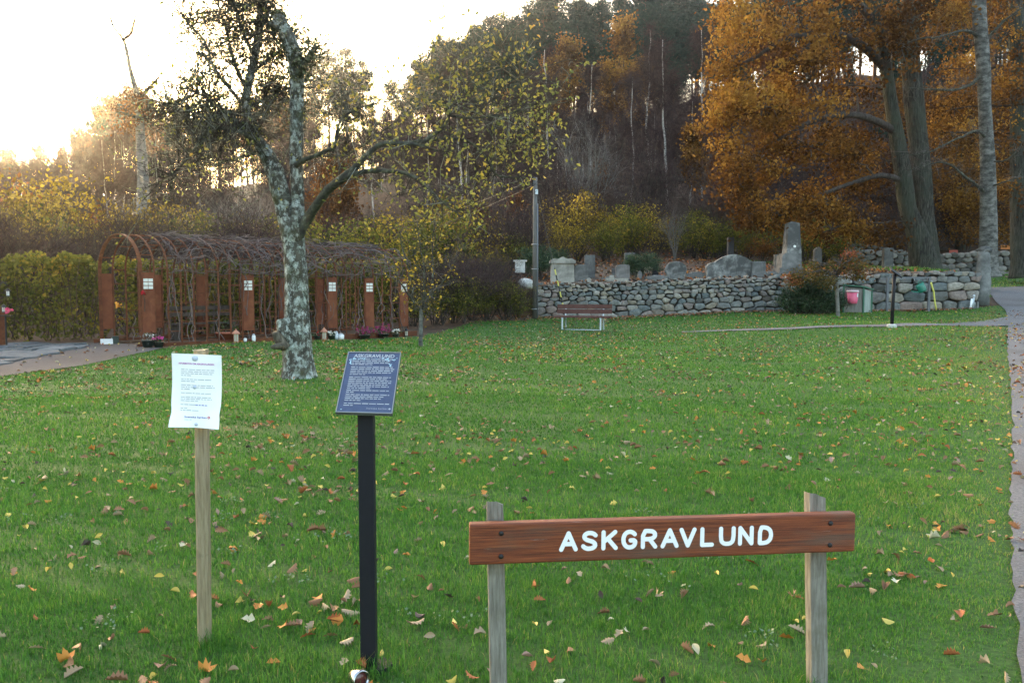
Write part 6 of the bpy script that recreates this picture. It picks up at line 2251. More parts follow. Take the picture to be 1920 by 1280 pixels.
# ---------------------------------------------------------------- rusty arched tunnel (pergola)
TH = math.radians(46)
td = np.array((math.cos(TH), math.sin(TH), 0))         # along the tunnel
tn = np.array((-math.sin(TH), math.cos(TH), 0))        # across, to the far side
T0 = np.array((-8.2, 18.3, 0))
WID, ZL, RISE = 2.4, 1.72, .82
PZ = .20


def tp(t, v, z):
    q = T0 + td * t + tn * v
    return np.array((q[0], q[1], PZ - .013 * t + z))


root = thing('garden_tunnel', 'rusty steel arched tunnel of ribs, ladders and panels at the left edge of the lawn', 'pergola', tp(0, 0, 0))
NR = 26


def arch_pts(t):
    pts = [tp(t, 0, -.1), tp(t, 0, .6), tp(t, 0, 1.2)]
    for a in np.linspace(PI, 0, 17):
        pts.append(tp(t, WID / 2 + WID / 2 * math.cos(a), ZL + RISE * math.sin(a)))
    pts += [tp(t, WID, 1.2), tp(t, WID, .6), tp(t, WID, -.1)]
    return np.array(pts)


def flatbar(g, pts, wdir, w, th):
    """flat steel bar along pts: w across (along wdir), th thick"""
    p = np.asarray(pts, float)
    t = np.gradient(p, axis=0)
    t /= np.linalg.norm(t, axis=1)[:, None]
    nrm = np.cross(t, wdir)
    nrm /= np.linalg.norm(nrm, axis=1)[:, None]
    a, b = wdir * w / 2, nrm * th / 2
    V = np.stack((p + a + b, p - a + b, p - a - b, p + a - b), 1).reshape(-1, 3)
    n = len(p)
    i = np.arange(n - 1)[:, None] * 4
    j = np.arange(4)[None]
    jn = (j + 1) % 4
    g.add(V, np.stack((i + j, i + jn, i + 4 + jn, i + 4 + j), -1).reshape(-1, 4))
    g.add(V[[0, 1, 2, 3]], [(0, 1, 2, 3)])
    g.add(V[-4:], [(3, 2, 1, 0)])


ARCHT = [k * .3 for k in range(NR)]
for t in ARCHT:
    g = G()
    flatbar(g, arch_pts(t), td, .036 if t > 0 else .08, .022)
    g.build('arch', M['rust'], root)
# ladder rungs between neighbouring arches, staggered from bay to bay
front_panels = [0, 8, 12, 16, 20, 24]
far_panels = [0, 4, 8, 16, 20]


def rung(t, v, z):
    g = G()
    g.box((tp(t, v, z) + tp(t + .3, v, z)) / 2, (.3 - .03, .022, .022), TH)
    g.build('rung', M['rust'], root)


for k in range(NR - 1):
    for side, v, pans in ((0, 0, front_panels), (1, WID, far_panels)):
        for z in ((.12, .55, .98, 1.41, 1.75) if k % 2 else (.33, .76, 1.20, 1.62)):
            if k in pans and .2 < z < 1.68:
                continue
            rung(k * .3, v, z)
    for a in ((.75, 1.55, 2.35) if k % 2 else (.4, 1.2, 1.95, 2.75)):
        if k % 3 == 2 and a in (1.2, 1.55):
            continue
        rung(k * .3, WID / 2 - WID / 2 * math.cos(a), ZL + RISE * math.sin(a) - .0)
M['rustpanel'] = pmat('rusty_sheet', [(0.3, (0.11, 0.034, 0.018)), (0.5, (0.165, 0.052, 0.026)), (0.7, (0.22, 0.078, 0.036))], 5, 9, 0.9, bstr=0.15, bdist=0.004)
M['plate'] = plain('white_name_plate', (.68, .69, .68), .35, .2, .5)
for pans, v, o_ in ((front_panels, 0, -1), (far_panels, WID, -1)):
    for k in pans:
        g = G()
        c = (tp(k * .3, v, .98) + tp(k * .3 + .3, v, .98)) / 2
        g.box(c - tn * .022 * (1 if v == 0 else -1), (.30 - .02, .014, 1.34), TH)
        pn_ = g.build('panel', M['rustpanel'], root)
        if v == 0:
            for r in range(3):
                for q in range(2):
                    g = G()
                    g.box(c + td * (-.055 + .11 * q) + tn * o_ * .034 + (0, 0, .50 - .082 * r), (.098, .006, .066), TH)
                    g.build('name_plate', M['plate'], pn_)
for v, L in ((-.10, 7.7), (WID + .1, 7.7)):
    g = G()
    g.box(tp(L / 2 - .05, v, .02), (L + .2, .02, .20), TH)
    g.build('bed_edging', M['rust'], root)
    g = G()
    g.box(tp(L / 2 - .05, v + (.30 if v < 0 else -.30), -.02), (L, .55, .16), TH)
    g.build('soil_bed', M['soil'], root)

# vine: tangle over the roof and down the sides
rng = np.random.default_rng(81)
g = G()
for k in range(600):
    t = rng.uniform(.75, 7.45)
    a = rng.uniform(.15, PI - .1) if k < 500 else rng.uniform(.0, .6)
    p_, pts = np.array((t, a, rng.uniform(-.02, .13))), []
    h = rng.uniform(0, 2 * PI)
    for j in range(9):
        pts.append(tp(p_[0], WID / 2 - (WID / 2 + p_[2]) * math.cos(p_[1]), ZL + (RISE + p_[2]) * math.sin(p_[1]) if 0 < p_[1] < PI else ZL + .2 * math.sin(p_[1])))
        h += rng.normal(0, .55)
        p_ = p_ + np.array((math.cos(h) * .14, math.sin(h) * .12, rng.normal(0, .025)))
        p_[0] = np.clip(p_[0], .7, 7.6)
        p_[2] = np.clip(p_[2], -.05, .18)
        p_[1] = np.clip(p_[1], -.3, PI + .3)
    g.tube(np.array(pts), np.linspace(rng.uniform(.006, .013), .004, 9), 4, cap=False, tint=rng.random())
for k in range(75):       # canes hanging or climbing at the near side
    t = rng.uniform(.35, 7.4)
    z0 = rng.uniform(0, 1.7) if rng.random() < .6 else 0
    n = 10
    z = np.linspace(z0, min(z0 + rng.uniform(.6, 1.9), 1.95), n)
    off = np.cumsum(rng.normal(0, .035, n))
    v = np.cumsum(rng.normal(0, .02, n)) - .04
    side = WID if rng.random() < .35 else 0
    pts = np.array([tp(np.clip(t + a, .3, 7.6), side + b * (1 if side == 0 else -1), c) for a, b, c in zip(off, v, z)])
    g.tube(pts, np.linspace(rng.uniform(.008, .016), .006, n), 4, cap=False, tint=rng.uniform(.3, 1))
vn = g.build('climbing_vine', M['vine'], None, org=tuple(tp(1, 0, 0)))
tag(vn, 'leafless tangle of brown vine stems covering the roof and sides of the rusty tunnel', 'vine')
vn['kind'] = 'stuff'
# grey bench inside the tunnel
c = tp(2.3, 1.9, 0)
root = thing('garden_bench', 'weathered grey bench inside the rusty tunnel, seen between the panels', 'bench', c)
for k, z in enumerate((.44, .46)):
    g = G()
    g.box(c + tn * (-.1 + .16 * k) + (0, 0, .43), (1.7, .14, .035), TH)
    g.build('seat_board', M['bark_dark'], root)
for z in (.66, .82):
    g = G()
    g.box(c + tn * .22 + (0, 0, z), (1.7, .03, .10), TH)
    g.build('back_board', M['bark_dark'], root)
for s in (-.7, .7):
    g = G()
    g.box(c + td * s + (0, 0, .2), (.06, .4, .42), TH)
    g.build('leg', M['bark_dark'], root)

# ---------------------------------------------------------------- grave gifts along the tunnel
M['copper'] = plain('copper', (.55, .26, .17), .35, .7, .5)
M['lampglass'] = plain('clear_lamp_glass', (.55, .53, .45), .15, 0, .6)
M['petalpink'] = plain('magenta_petals', (.62, .06, .30), .6, var=.35, scale=40)
M['petalwhite'] = plain('white_petals', (.75, .74, .68), .6, var=.2, scale=40)
M['heather'] = plain('heather_flowers', (.30, .03, .12), .7, var=.4, scale=50)
M['petalred'] = plain('red_petals', (.50, .02, .03), .6)
M['potdark'] = plain('dark_pot', (.03, .045, .04), .5)
M['terra'] = plain('red_planter', (.24, .06, .03), .8)
M['lampblack'] = plain('black_lantern_metal', (.015, .018, .025), .4, .3)


def lantern(px, py, d, h, label, roofm, bodym, z=None, seed=0):
    c = P(px, py, d)
    if z is None:
        c[2] = hz(c[0], c[1])
    root = thing('grave_lantern', label, 'lantern', c, None)
    w = h * .30
    g = G()
    g.lathe(c, [(.001, 0), (w * .62, 0), (w * .62, h * .08), (w * .5, h * .12), (.001, h * .12)], 8)
    g.build('lantern_base', roofm, root)
    g = G()
    g.lathe(c, [(.001, h * .125), (w * .48, h * .125), (w * .52, h * .62), (.001, h * .62)], 8)
    g.build('lantern_glass', bodym, root)
    for k in range(4):
        a = k * PI / 2 + .4
        g = G()
        g.tube([c + (math.cos(a) * w * .53, math.sin(a) * w * .53, h * .1), c + (math.cos(a) * w * .55, math.sin(a) * w * .55, h * .64)], h * .014, 5)
        g.build('bar', roofm, root)
    g = G()
    g.lathe(c, [(w * .95, h * .62), (w * .98, h * .65), (w * .45, h * .84), (w * .2, h * .88), (w * .2, h * .94), (.001, h)], 8)
    g.build('lantern_roof', roofm, root)
    return root


def pot(px, py, d, r, h, m, label, flower, n, fr, cat='flower pot', leaf='green'):
    c = P(px, py, d)
    c[2] = hz(c[0], c[1]) + .02
    root = thing('flower_pot', label, cat, c)
    g = G()
    g.lathe(c, [(.001, 0), (r * .72, 0), (r, h * .9), (r * 1.06, h * .9), (r * 1.06, h), (r * .9, h), (.001, h * .92)], 14)
    g.build('pot', m, root, True)
    rng = np.random.default_rng(int(px))
    lf = G()
    C = rng.normal(size=(90, 3)) * np.array((r * .7, r * .7, r * .35)) + c + (0, 0, h + r * .4)
    lf.leaves(C, .05, rng, up=.4, aspect=.7)
    lf.build('foliage', M[leaf], root)['kind'] = 'stuff'
    if flower is not None:
        fl = G()
        C = rng.normal(size=(n, 3)) * np.array((r * .55, r * .55, r * .3)) * fr + c + (0, -.02, h + r * .75)
        fl.leaves(np.repeat(C, 5, 0) + rng.normal(size=(n * 5, 3)) * .012, .045, rng, up=.3, aspect=.9)
        fl.build('flower', M[flower], root)['kind'] = 'stuff'
    return root


def candle(px, py, d, r, h, label, m=None):
    c = P(px, py, d)
    c[2] = hz(c[0], c[1]) + .02
    root = thing('grave_candle', label, 'candle', c)
    g = G()
    g.lathe(c, [(.001, 0), (r * .8, 0), (r, h * .2), (r, h * .72), (r * .7, h * .8), (.001, h * .8)], 12)
    g.build('candle_cup', m or M['white'], root, True)
    g = G()
    g.lathe(c, [(r * .75, h * .8), (r * .8, h * .9), (r * .3, h), (.001, h)], 10)
    g.build('lid', M['galv'], root, True)
    return root


pot(279, 647, 18.0, .15, .16, M['potdark'], 'dark pot of dry grey stems and pale flowers at the near corner of the tunnel', 'petalwhite', 5, .8, leaf='twig_grey')
pot(298, 647, 18.05, .11, .12, M['potdark'], 'dark pot with bright magenta flowers beside the first panel', 'petalpink', 16, .9)
pot(427, 646, 19.9, .27, .22, M['terra'], 'wide red planter with a green plant left of the copper lantern', None, 0, 1)
lantern(443, 647, 19.6, .34, 'copper roofed grave lantern left of the second panel with plates', M['copper'], M['lampglass'])
lantern(608, 640, 21.2, .34, 'copper roofed grave lantern just right of the apple trunk', M['copper'], M['lampglass'])
lantern(762, 636, 23.4, .26, 'dark grave lantern at the far end of the tunnel', M['lampblack'], M['lampglass'])
candle(460, 646, 19.8, .04, .10, 'small white grave candle right of the copper lantern')
candle(476, 645, 19.9, .045, .19, 'tall white grave candle below the second panel with plates')
candle(212, 643, 19.4, .04, .16, 'slim yellowish grave candle inside the first arch', plain('cream_plastic', (.6, .5, .3), .5))
candle(639, 641, 21.6, .09, .16, 'round white grave light below the third panel with plates')
candle(631, 641, 21.4, .05, .22, 'pale grey grave candle beside the round white grave light', M['steelblue'])
pot(622, 641, 21.4, .10, .10, M['potdark'], 'dark pot of white flowers right of the second copper lantern', 'petalwhite', 9, .9)
pot(595, 642, 21.2, .08, .08, M['potdark'], 'tiny pot of red flowers left of the second copper lantern', 'petalred', 6, .8)
pot(684, 638, 22.3, .16, .10, M['potdark'], 'purple heather in a pot below the fourth panel', 'heather', 40, 1.3)
pot(719, 637, 22.8, .16, .10, M['potdark'], 'purple heather in a pot between the last two panels', 'heather', 40, 1.3)
pot(742, 637, 23.0, .11, .09, M['potdark'], 'pot of white flowers below the last panel', 'petalwhite', 12, .9)
c = P(200, 644, 19.3)
c[2] = hz(c[0], c[1]) + .02
root = thing('planter_box', 'small white planter box inside the first arch', 'planter', c)
g = G()
g.box(c + (0, 0, .06), (.26, .14, .12), .5)
g.build('box', M['white'], root)
g = G()
g.box(c + (.16, .1, .09), (.14, .12, .18), .5)
g.build('dark_insert', M['potdark'], root)
rng = np.random.default_rng(5)
c = tp(.03, -.05, 1.20)
root = thing('rose', 'single red rose fixed to the first panel below its white plates', 'flower', c)
g = G()
g.leaves(rng.normal(size=(26, 3)) * .022 + c, .055, rng, up=.3, aspect=.9)
g.build('bloom', M['petalred'], root)['kind'] = 'stuff'
g = G()
g.tube([c + (0, 0, -.02), c + td * .03 + (0, 0, -.2), c + td * .02 + (0, 0, -.42)], .007, 5)
g.build('stem', M['potdark'], root)
c = tp(.35, 0.5, .9)
g = G()
g.leaves(rng.normal(size=(24, 3)) * .03 + P(221, 572, 19.6), .06, rng, up=.3, aspect=.9)
o = g.build('orange_flower', plain('orange_petals', (.75, .33, .03), .6), None, org=tuple(P(221, 572, 19.6)))
tag(o, 'small orange flower tied to the ladder inside the first arch', 'flower')
# another panel stand cut by the left edge, with two lanterns
c = P(-8, 640, 18.6)
c[2] = hz(c[0], c[1])
root = thing('panel_stand', 'rusty panel stand cut off by the left edge of the view', 'stand', c)
g = G()
g.box(c + (0, 0, .45), (.42, .02, .95), .4)
g.build('panel', M['rust'], root)
g = G()
g.tube([c + (.05, 0, 0), c + (.05, 0, 1.35), c + (.22, 0, 1.48), c + (.30, 0, 1.42)], .016, 6)
g.build('hanger_arm', M['lampblack'], root, True)
q = P(15, 556, 18.5)
lantern(15, 556, 18.5, .20, 'glass lantern with dark lid hanging before the hedge at the left edge', M['lampblack'], plain('milky_glass', (.62, .66, .66), .2), z=1)
lantern(7, 586, 18.55, .20, 'dark topped lantern with a pink flower beside it at the left edge', M['lampblack'], plain('frosted_glass', (.66, .66, .62), .3), z=1)
g = G()
pf = P(16, 581, 18.5)
g.leaves(rng.normal(size=(22, 3)) * (.05, .03, .025) + pf, .07, rng, up=.3, aspect=.8)
o = g.build('pink_flower', plain('pink_petals', (.72, .08, .20), .6), None, org=tuple(pf))
tag(o, 'bright pink flower beside the lower lantern at the left edge', 'flower')
c = P(10, 590, 18.55)
g = G()
g.tube([c, (c[0], c[1], hz(c[0], c[1]))], .02, 6)
g.box(c + (.02, .0, -.02), (.26, .14, .02))
o = g.build('lantern_shelf', M['lampblack'], None, org=tuple(c))
tag(o, 'thin dark stand carrying the lower lantern at the left edge', 'stand')

# ---------------------------------------------------------------- slate slabs beside the garden path
rng = np.random.default_rng(91)
M['slate'] = stone_mat('slate_slab', [(0, (.055, .062, .070)), (.5, (.10, .108, .117)), (1, (.15, .16, .168))], (.20, .21, .205))
slab_root = bpy.data.objects.new('slab_path', None)
COL.objects.link(slab_root)
slab_root['kind'] = 'structure'
ORG[slab_root.name] = (0, 0, 0)
SLABS = [(-14.2, 13.9), (-9.55, 14.9), (-9.35, 16.2), (-9.5, 18.1), (-10.1, 19.9), (-11.9, 19.0), (-14.6, 17.2)]
sp_ = []
for x in np.arange(-14.6, -9, .62):
    for y in np.arange(13.8, 20.2, .62):
        q = np.array((x + rng.uniform(-.2, .2), y + rng.uniform(-.2, .2)))
        sp_.append(q)
sp_ = np.array(sp_)
ins = pip(SLABS, sp_[:, 0], sp_[:, 1])
for p_, ok in zip(sp_, ins):
    if not ok:
        continue
    poly = [p_ + np.array(q) for q in ((-1, -1), (1, -1), (1, 1), (-1, 1))]
    for q in sp_[np.argsort(((sp_ - p_) ** 2).sum(1))[1:20]]:
        poly = clip_cell(poly, p_, q)
    poly = np.array(poly)
    ctr = poly.mean(0)
    pl = ctr + (poly - ctr) * rng.uniform(.88, .95)
    pl = pl + rng.normal(0, .015, pl.shape)
    n = len(pl)
    z = height(pl[:, 0], pl[:, 1])
    dz = rng.uniform(.05, .085)
    tl2 = (pl - ctr) @ rng.normal(0, .03, 2)
    g = G()
    V = np.concatenate((np.column_stack((pl, z - .05)), np.column_stack((pl, z + dz - .014 + tl2)), np.column_stack((ctr + (pl - ctr) * .94, z + dz + tl2))))
    F = [(k, (k + 1) % n, n + (k + 1) % n, n + k) for k in range(n)] + [(n + k, n + (k + 1) % n, 2 * n + (k + 1) % n, 2 * n + k) for k in range(n)] + [tuple(2 * n + k for k in range(n))]
    g.add(V, F)
    g.build('slab', M['slate'], slab_root)

# ================================================================ foreground
# ---- name board
M['postwood'] = pmat('grey_post_wood', [(.25, (.085, .075, .062)), (.5, (.20, .185, .155)), (.75, (.32, .30, .26))], 16, 9, .85, bstr=.55, bdist=.006, stretch=(6, 6, .55), lo=(7, (.13, .12, .085), .5, .72))
m, nt, out = nodes('stained_board')
n1 = noise(nt, 20, 12, .74, (.16, 2.5, 7))
n2 = noise(nt, 5, 6, .6, (.5, 1, 2.2))
n3 = noise(nt, 26, 8, .75, (.25, 2, 6))
c_ = ramp(nt, n1, [(.30, (.035, .010, .006)), (.45, (.13, .032, .012)), (.57, (.24, .062, .020)), (.72, (.33, .105, .042))])
c_ = mixc(nt, ramp(nt, n2, [(.50, (0, 0, 0)), (.68, (.8, .8, .8))]), c_, (.11, .065, .045))
c_ = mixc(nt, ramp(nt, n3, [(.63, (0, 0, 0)), (.69, (1, 1, 1))]), c_, (.30, .25, .23))
n4 = noise(nt, 26, 8, .7, (.22, 8, 24))
c_ = mixc(nt, 1.0, c_, ramp(nt, n4, [(.32, (.35, .33, .32)), (.48, (1, 1, 1)), (.7, (1.2, 1.15, 1.1))]), 'MULTIPLY')
principled(nt, out, c_, .6, 0, .35, bump(nt, n4, .5, .004))
M['boardwood'] = m
m, nt, out = nodes('letter_paint')
n1 = noise(nt, 130, 8, .7)
c_ = ramp(nt, n1, [(.25, (.45, .43, .43)), (.31, (.82, .82, .84)), (.8, (.86, .86, .88))])
principled(nt, out, c_, .7, 0, .2)
M['letterpaint'] = m
M['bolt'] = plain('dark_bolt', (.03, .028, .028), .5, .5)
bl_, br_ = P(881, 1060, 2.72), P(1602, 1034, 2.91)
tl_ = P(881, 983, 2.72)
vx = br_ - bl_
vx[2] = vx[2]
BL = float(np.linalg.norm(vx))
ex = vx / BL
ez = np.array((0, 0, 1.0)) - ex * ex[2]
ez /= np.linalg.norm(ez)
ey = np.cross(ez, ex)
BH = float(tl_[2] - bl_[2])
MB = Matrix(((ex[0], ey[0], ez[0], bl_[0]), (ex[1], ey[1], ez[1], bl_[1]), (ex[2], ey[2], ez[2], bl_[2]), (0, 0, 0, 1)))


def bp(x, y, z):
    v = MB @ Vector((x, y, z))
    return np.array(v)


sorg = bp(BL / 2, 0, 0)
sorg[2] = hz(sorg[0], sorg[1])
sign = thing('name_sign', 'low wooden sign with white letters ASKGRAVLUND on a red brown board between two grey posts', 'sign', sorg)
# board with rounded edges, local frame so that the grain runs along it
bd = .045


def rounded_box(L, H, D, r, g):
    prof = []
    for cx, cz, a0 in ((D - r, r, -PI / 2), (D - r, H - r, 0), (r, H - r, PI / 2), (r, r, PI)):
        for a in np.linspace(a0, a0 + PI / 2, 4):
            prof.append((cx + r * math.cos(a), cz + r * math.sin(a)))
    n = len(prof)
    xs = [0, r * .6, L * .25, L * .5, L * .75, L - r * .6, L]
    V = []
    for k, x in enumerate(xs):
        s = .93 if k in (0, len(xs) - 1) else 1
        for y, z in prof:
            V.append((x, D / 2 + (y - D / 2) * s, H / 2 + (z - H / 2) * (1 - (1 - s) * .35)))
    F = [(i * n + j, i * n + (j + 1) % n, (i + 1) * n + (j + 1) % n, (i + 1) * n + j) for i in range(len(xs) - 1) for j in range(n)]
    F += [tuple(range(n)), tuple(range((len(xs) - 1) * n, len(xs) * n))]
    g.add(V, F)


g = G()
rounded_box(BL, BH, bd, .008, g)
board = link('board', g.mesh('board', sm=False), M['boardwood'], sign)
board.matrix_local = Matrix.Translation(-Vector(sorg)) @ MB
ORG[board.name] = tuple(sorg)
# letters: routed strokes with round ends
STROKES = {
    'A': (1.0, [[(0, 0), (.42, 1)], [(.42, 1), (.84, 0)], [(.17, .34), (.67, .34)]]),
    'S': (.86, [[(.74, .83), (.62, .95), (.40, 1), (.18, .95), (.06, .78), (.14, .60), (.38, .51), (.62, .43), (.74, .26), (.66, .08), (.40, 0), (.16, .04), (.02, .17)]]),
    'K': (.86, [[(.06, 0), (.06, 1)], [(.72, 1), (.10, .42)], [(.30, .60), (.76, 0)]]),
    'G': (.94, [[(.80, .82), (.66, .95), (.44, 1), (.20, .92), (.06, .70), (.03, .45), (.10, .20), (.28, .03), (.50, 0), (.70, .06), (.82, .22), (.82, .45), (.52, .45)]]),
    'R': (.90, [[(.06, 0), (.06, 1), (.50, 1), (.70, .92), (.77, .75), (.70, .58), (.50, .49), (.10, .49)], [(.44, .49), (.78, 0)]]),
    'V': (.92, [[(0, 1), (.40, 0)], [(.40, 0), (.80, 1)]]),
    'L': (.78, [[(.06, 1), (.06, 0), (.66, 0)]]),
    'U': (.92, [[(.05, 1), (.05, .32), (.14, .08), (.40, 0), (.66, .08), (.75, .32), (.75, 1)]]),
    'N': (.92, [[(.06, 0), (.06, 1)], [(.06, 1), (.74, 0)], [(.74, 0), (.74, 1)]]),
    'D': (.90, [[(.06, 0), (.06, 1), (.40, 1), (.64, .90), (.78, .68), (.78, .34), (.64, .10), (.40, 0), (.06, 0)]])}


def stroke_geo(g, pl, w, s, x0, z0, y, h):
    """flat-topped ribbon with round caps, h proud of y"""
    p = np.array(pl, float) * s
    if len(p) > 3:
        q = [p[0]]
        for a, b in zip(p[:-1], p[1:]):
            q += [a * .7 + b * .3, a * .3 + b * .7]
        q.append(p[-1])
        # keep the sharp corners of D, L, R stems
        p = np.array(q)
    segs = list(zip(p[:-1], p[1:]))
    for k, (a, b) in enumerate(segs):
        t = b - a
        L = np.linalg.norm(t)
        if L < 1e-6:
            continue
        t /= L
        n_ = np.array((-t[1], t[0]))
        out_ = []
        a0 = math.atan2(n_[1], n_[0])
        for q_ in np.linspace(a0, a0 + PI, 7):
            out_.append(a + w / 2 * np.array((math.cos(q_), math.sin(q_))))
        for q_ in np.linspace(a0 + PI, a0 + 2 * PI, 7):
            out_.append(b + w / 2 * np.array((math.cos(q_), math.sin(q_))))
        dz = .00012 * k
        V = [(x0 + v[0], y - h - dz, z0 + v[1]) for v in out_] + [(x0 + v[0], y + .004, z0 + v[1]) for v in out_]
        n = len(out_)
        g.add(V, [tuple(range(n)), ] + [(i, (i + 1) % n, n + (i + 1) % n, n + i) for i in range(n)])


word = 'ASKGRAVLUND'
# letter positions measured along the board (photo px of the left edges)
lpx = [1048, 1089, 1127, 1164, 1201, 1238, 1273, 1312, 1347, 1383, 1420]
lw = [35, 31, 31, 30, 31, 34, 32, 26, 31, 29, 28]
hgt = .0705
sw = .0149
for ch, x_, w_ in zip(word, lpx, lw):
    f = (x_ - 881) / 721.0
    f = f * 2.72 / (2.91 + (2.72 - 2.91) * f)          # perspective along the board
    f2 = (x_ + w_ - 881) / 721.0
    f2 = f2 * 2.72 / (2.91 + (2.72 - 2.91) * f2)
    adv, st = STROKES[ch]
    px_ = np.concatenate([np.array(s_) for s_ in st])
    wx = np.ptp(px_[:, 0])
    xa, xb = f * BL + sw / 2, f2 * BL - sw / 2
    kx = (xb - xa) / wx
    g = G()
    z0 = BH * .235 + sw / 2 + .004
    for k, s_ in enumerate(st):
        pl = [((a - px_[:, 0].min()) * kx, b * (hgt - sw)) for a, b in s_]
        stroke_geo(g, pl, sw, 1.0, xa, z0, -.0002 - .0002 * k, .0005)
    o = link('letter_' + ch.lower(), g.mesh('letter', sm=False), M['letterpaint'], board)
for x in (.105, BL - .095):
    for z in (.028, .107):
        g = G()
        g.lathe((x, 0, z), [(.001, .006), (.006, .0055), (.0085, .003), (.009, -.002)], 10, axis=(0, -1, 0))
        link('bolt', g.mesh('bolt', sm=True), M['bolt'], board)
rng = np.random.default_rng(15)
for (px, ytop, d, wpx) in ((927, 951, 2.79, 36), (1538, 934, 2.95, 38)):
    tp_, bt = P(px, ytop, d), P(px + (7 if px < 1000 else 4), 1290, d)
    r = wpx * ppu(d) / 2
    zg = hz(bt[0], bt[1]) - .15
    n = 9
    zs = np.linspace(zg, tp_[2], n)
    f = (zs - bt[2]) / (tp_[2] - bt[2])
    sides = 12
    a = np.arange(sides) * 2 * PI / sides + PI / 12
    V = []
    for z, ff in zip(zs, f):
        cx = bt[0] + (tp_[0] - bt[0]) * ff
        cyy = d + bd * .9 + r * .4
        sq = 1 / np.maximum(np.abs(np.cos(a)), np.abs(np.sin(a))) * .92
        rr = r * np.minimum(sq, 1.14) * (1 + .03 * (1 - ff)) * (1 + rng.normal(0, .008, sides))
        V.append(np.column_stack((cx + rr * np.cos(a), cyy + rr * np.sin(a), np.full(sides, z) + (0.0 if z < tp_[2] - .01 else 1) * (.014 * np.cos(a + (2.6 if px > 1000 else 2.0)) + rng.normal(0, .002, sides)))))
    V = np.concatenate(V)
    i = np.arange(n - 1)[:, None] * sides
    j = np.arange(sides)[None]
    jn = (j + 1) % sides
    g = G()
    g.add(V, np.stack((i + j, i + jn, i + sides + jn, i + sides + j), -1).reshape(-1, 4))
    g.add(V[-sides:], [tuple(range(sides))])
    g.build('post', M['postwood'], sign)

# ---- notice on a stake
M['stakewood'] = pmat('new_stake_wood', [(.25, (.14, .105, .06)), (.5, (.27, .215, .13)), (.75, (.38, .32, .21))], 14, 9, .8, bstr=.5, bdist=.005, stretch=(6, 6, .5), lo=(9, (.12, .10, .06), .58, .74))
d = 3.34
tp_, bt = P(371.5, 657, d), P(378.5, 1212, d)
zg = hz(bt[0], bt[1])
note = thing('notice_stake', 'pale wooden stake in the lawn with a white printed notice pinned to its top', 'notice', (bt[0], d, zg))
rng = np.random.default_rng(16)
g = G()
n, sides = 12, 12
zs = np.linspace(zg - .1, tp_[2], n)
a = np.arange(sides) * 2 * PI / sides
V = []
r = 12.3 * ppu(d)
for z in zs:
    f = (z - bt[2]) / (tp_[2] - bt[2])
    cx = bt[0] + (tp_[0] - bt[0]) * f
    k = 1 / (np.abs(np.cos(a)) ** 3.2 + np.abs(np.sin(a)) ** 3.2) ** (1 / 3.2)
    k = k * (1 + .10 * math.exp(-((z - .62) / .035) ** 2) * (np.cos(a - 4.4) > 0)) * (1 + rng.normal(0, .008, sides))
    V.append(np.column_stack((cx + r * k * np.cos(a), d + .032 + r * k * np.sin(a), np.full(sides, z) + (rng.normal(0, .003, sides) if z == zs[-1] else 0))))
V = np.concatenate(V)
i = np.arange(n - 1)[:, None] * sides
j = np.arange(sides)[None]
jn = (j + 1) % sides
g.add(V, np.stack((i + j, i + jn, i + sides + jn, i + sides + j), -1).reshape(-1, 4))
g.add(V[-sides:], [tuple(range(sides))])
g.build('stake', M['stakewood'], note)
# sheet: bent in its lower part
c00, c10, c11, c01 = P(321.5, 662, d - .012), P(415, 666, d - .02), P(413, 803.5, d - .03), P(319.5, 799, d - .03)


def sheet_pt(u, v, lift=0.0):
    q = (c00 * (1 - u) + c10 * u) * (1 - v) + (c01 * (1 - u) + c11 * u) * v
    w = .010 * math.sin(PI * min(v / .78, 1)) * (abs(u - .52) * 2) ** 2 - .020 * max(0, v - .78) / .22 * (abs(u - .52) * 2)
    edge = -.0045 * math.exp(-((v - .80) / .07) ** 2) * (1 if u > .5 else -1) * (abs(u - .5) * 2) ** 3
    return q + np.array((edge, w - lift, 0))


g = G()
nu, nv = 13, 17
V = [sheet_pt(u, v) for v in np.linspace(0, 1, nv) for u in np.linspace(0, 1, nu)]
F = [(j * nu + i, (j + 1) * nu + i, (j + 1) * nu + i + 1, j * nu + i + 1) for j in range(nv - 1) for i in range(nu - 1)]
V2 = [v + np.array((0, .0012, 0)) for v in V]
g.add(V, F)
g.add(V2, [f[::-1] for f in F])
M['paper'] = plain('laminated_paper', (.90, .905, .91), .28, 0, .5, var=.02, bstr=.0)
pap = g.build('notice_sheet', M['paper'], note, True)


def ink(name, col):
    return plain(name, col, .6, var=.05)


INK = ink('grey_ink', (.36, .40, .46))


def mark(g, u0, u1, v0, v1, lift=.0012, fn=sheet_pt):
    n = max(2, int((u1 - u0) / .12) + 1)
    us = np.linspace(u0, u1, n)
    V = [fn(u, v0, lift) for u in us] + [fn(u, v1, lift) for u in us]
    g.add(V, [(i, n + i, n + i + 1, i + 1) for i in range(n - 1)])


def textmesh(s, size, bold=0.0):
    cu = bpy.data.curves.new('lettering', 'FONT')
    cu.body = s
    cu.size = size
    cu.offset = bold
    o = bpy.data.objects.new('lettering', cu)
    COL.objects.link(o)
    me = bpy.data.meshes.new_from_object(o)
    bpy.data.objects.remove(o)
    bpy.data.curves.remove(cu)
    V = np.array([v.co[:] for v in me.vertices])
    F = [tuple(p.vertices) for p in me.polygons]
    bpy.data.meshes.remove(me)
    return V, F


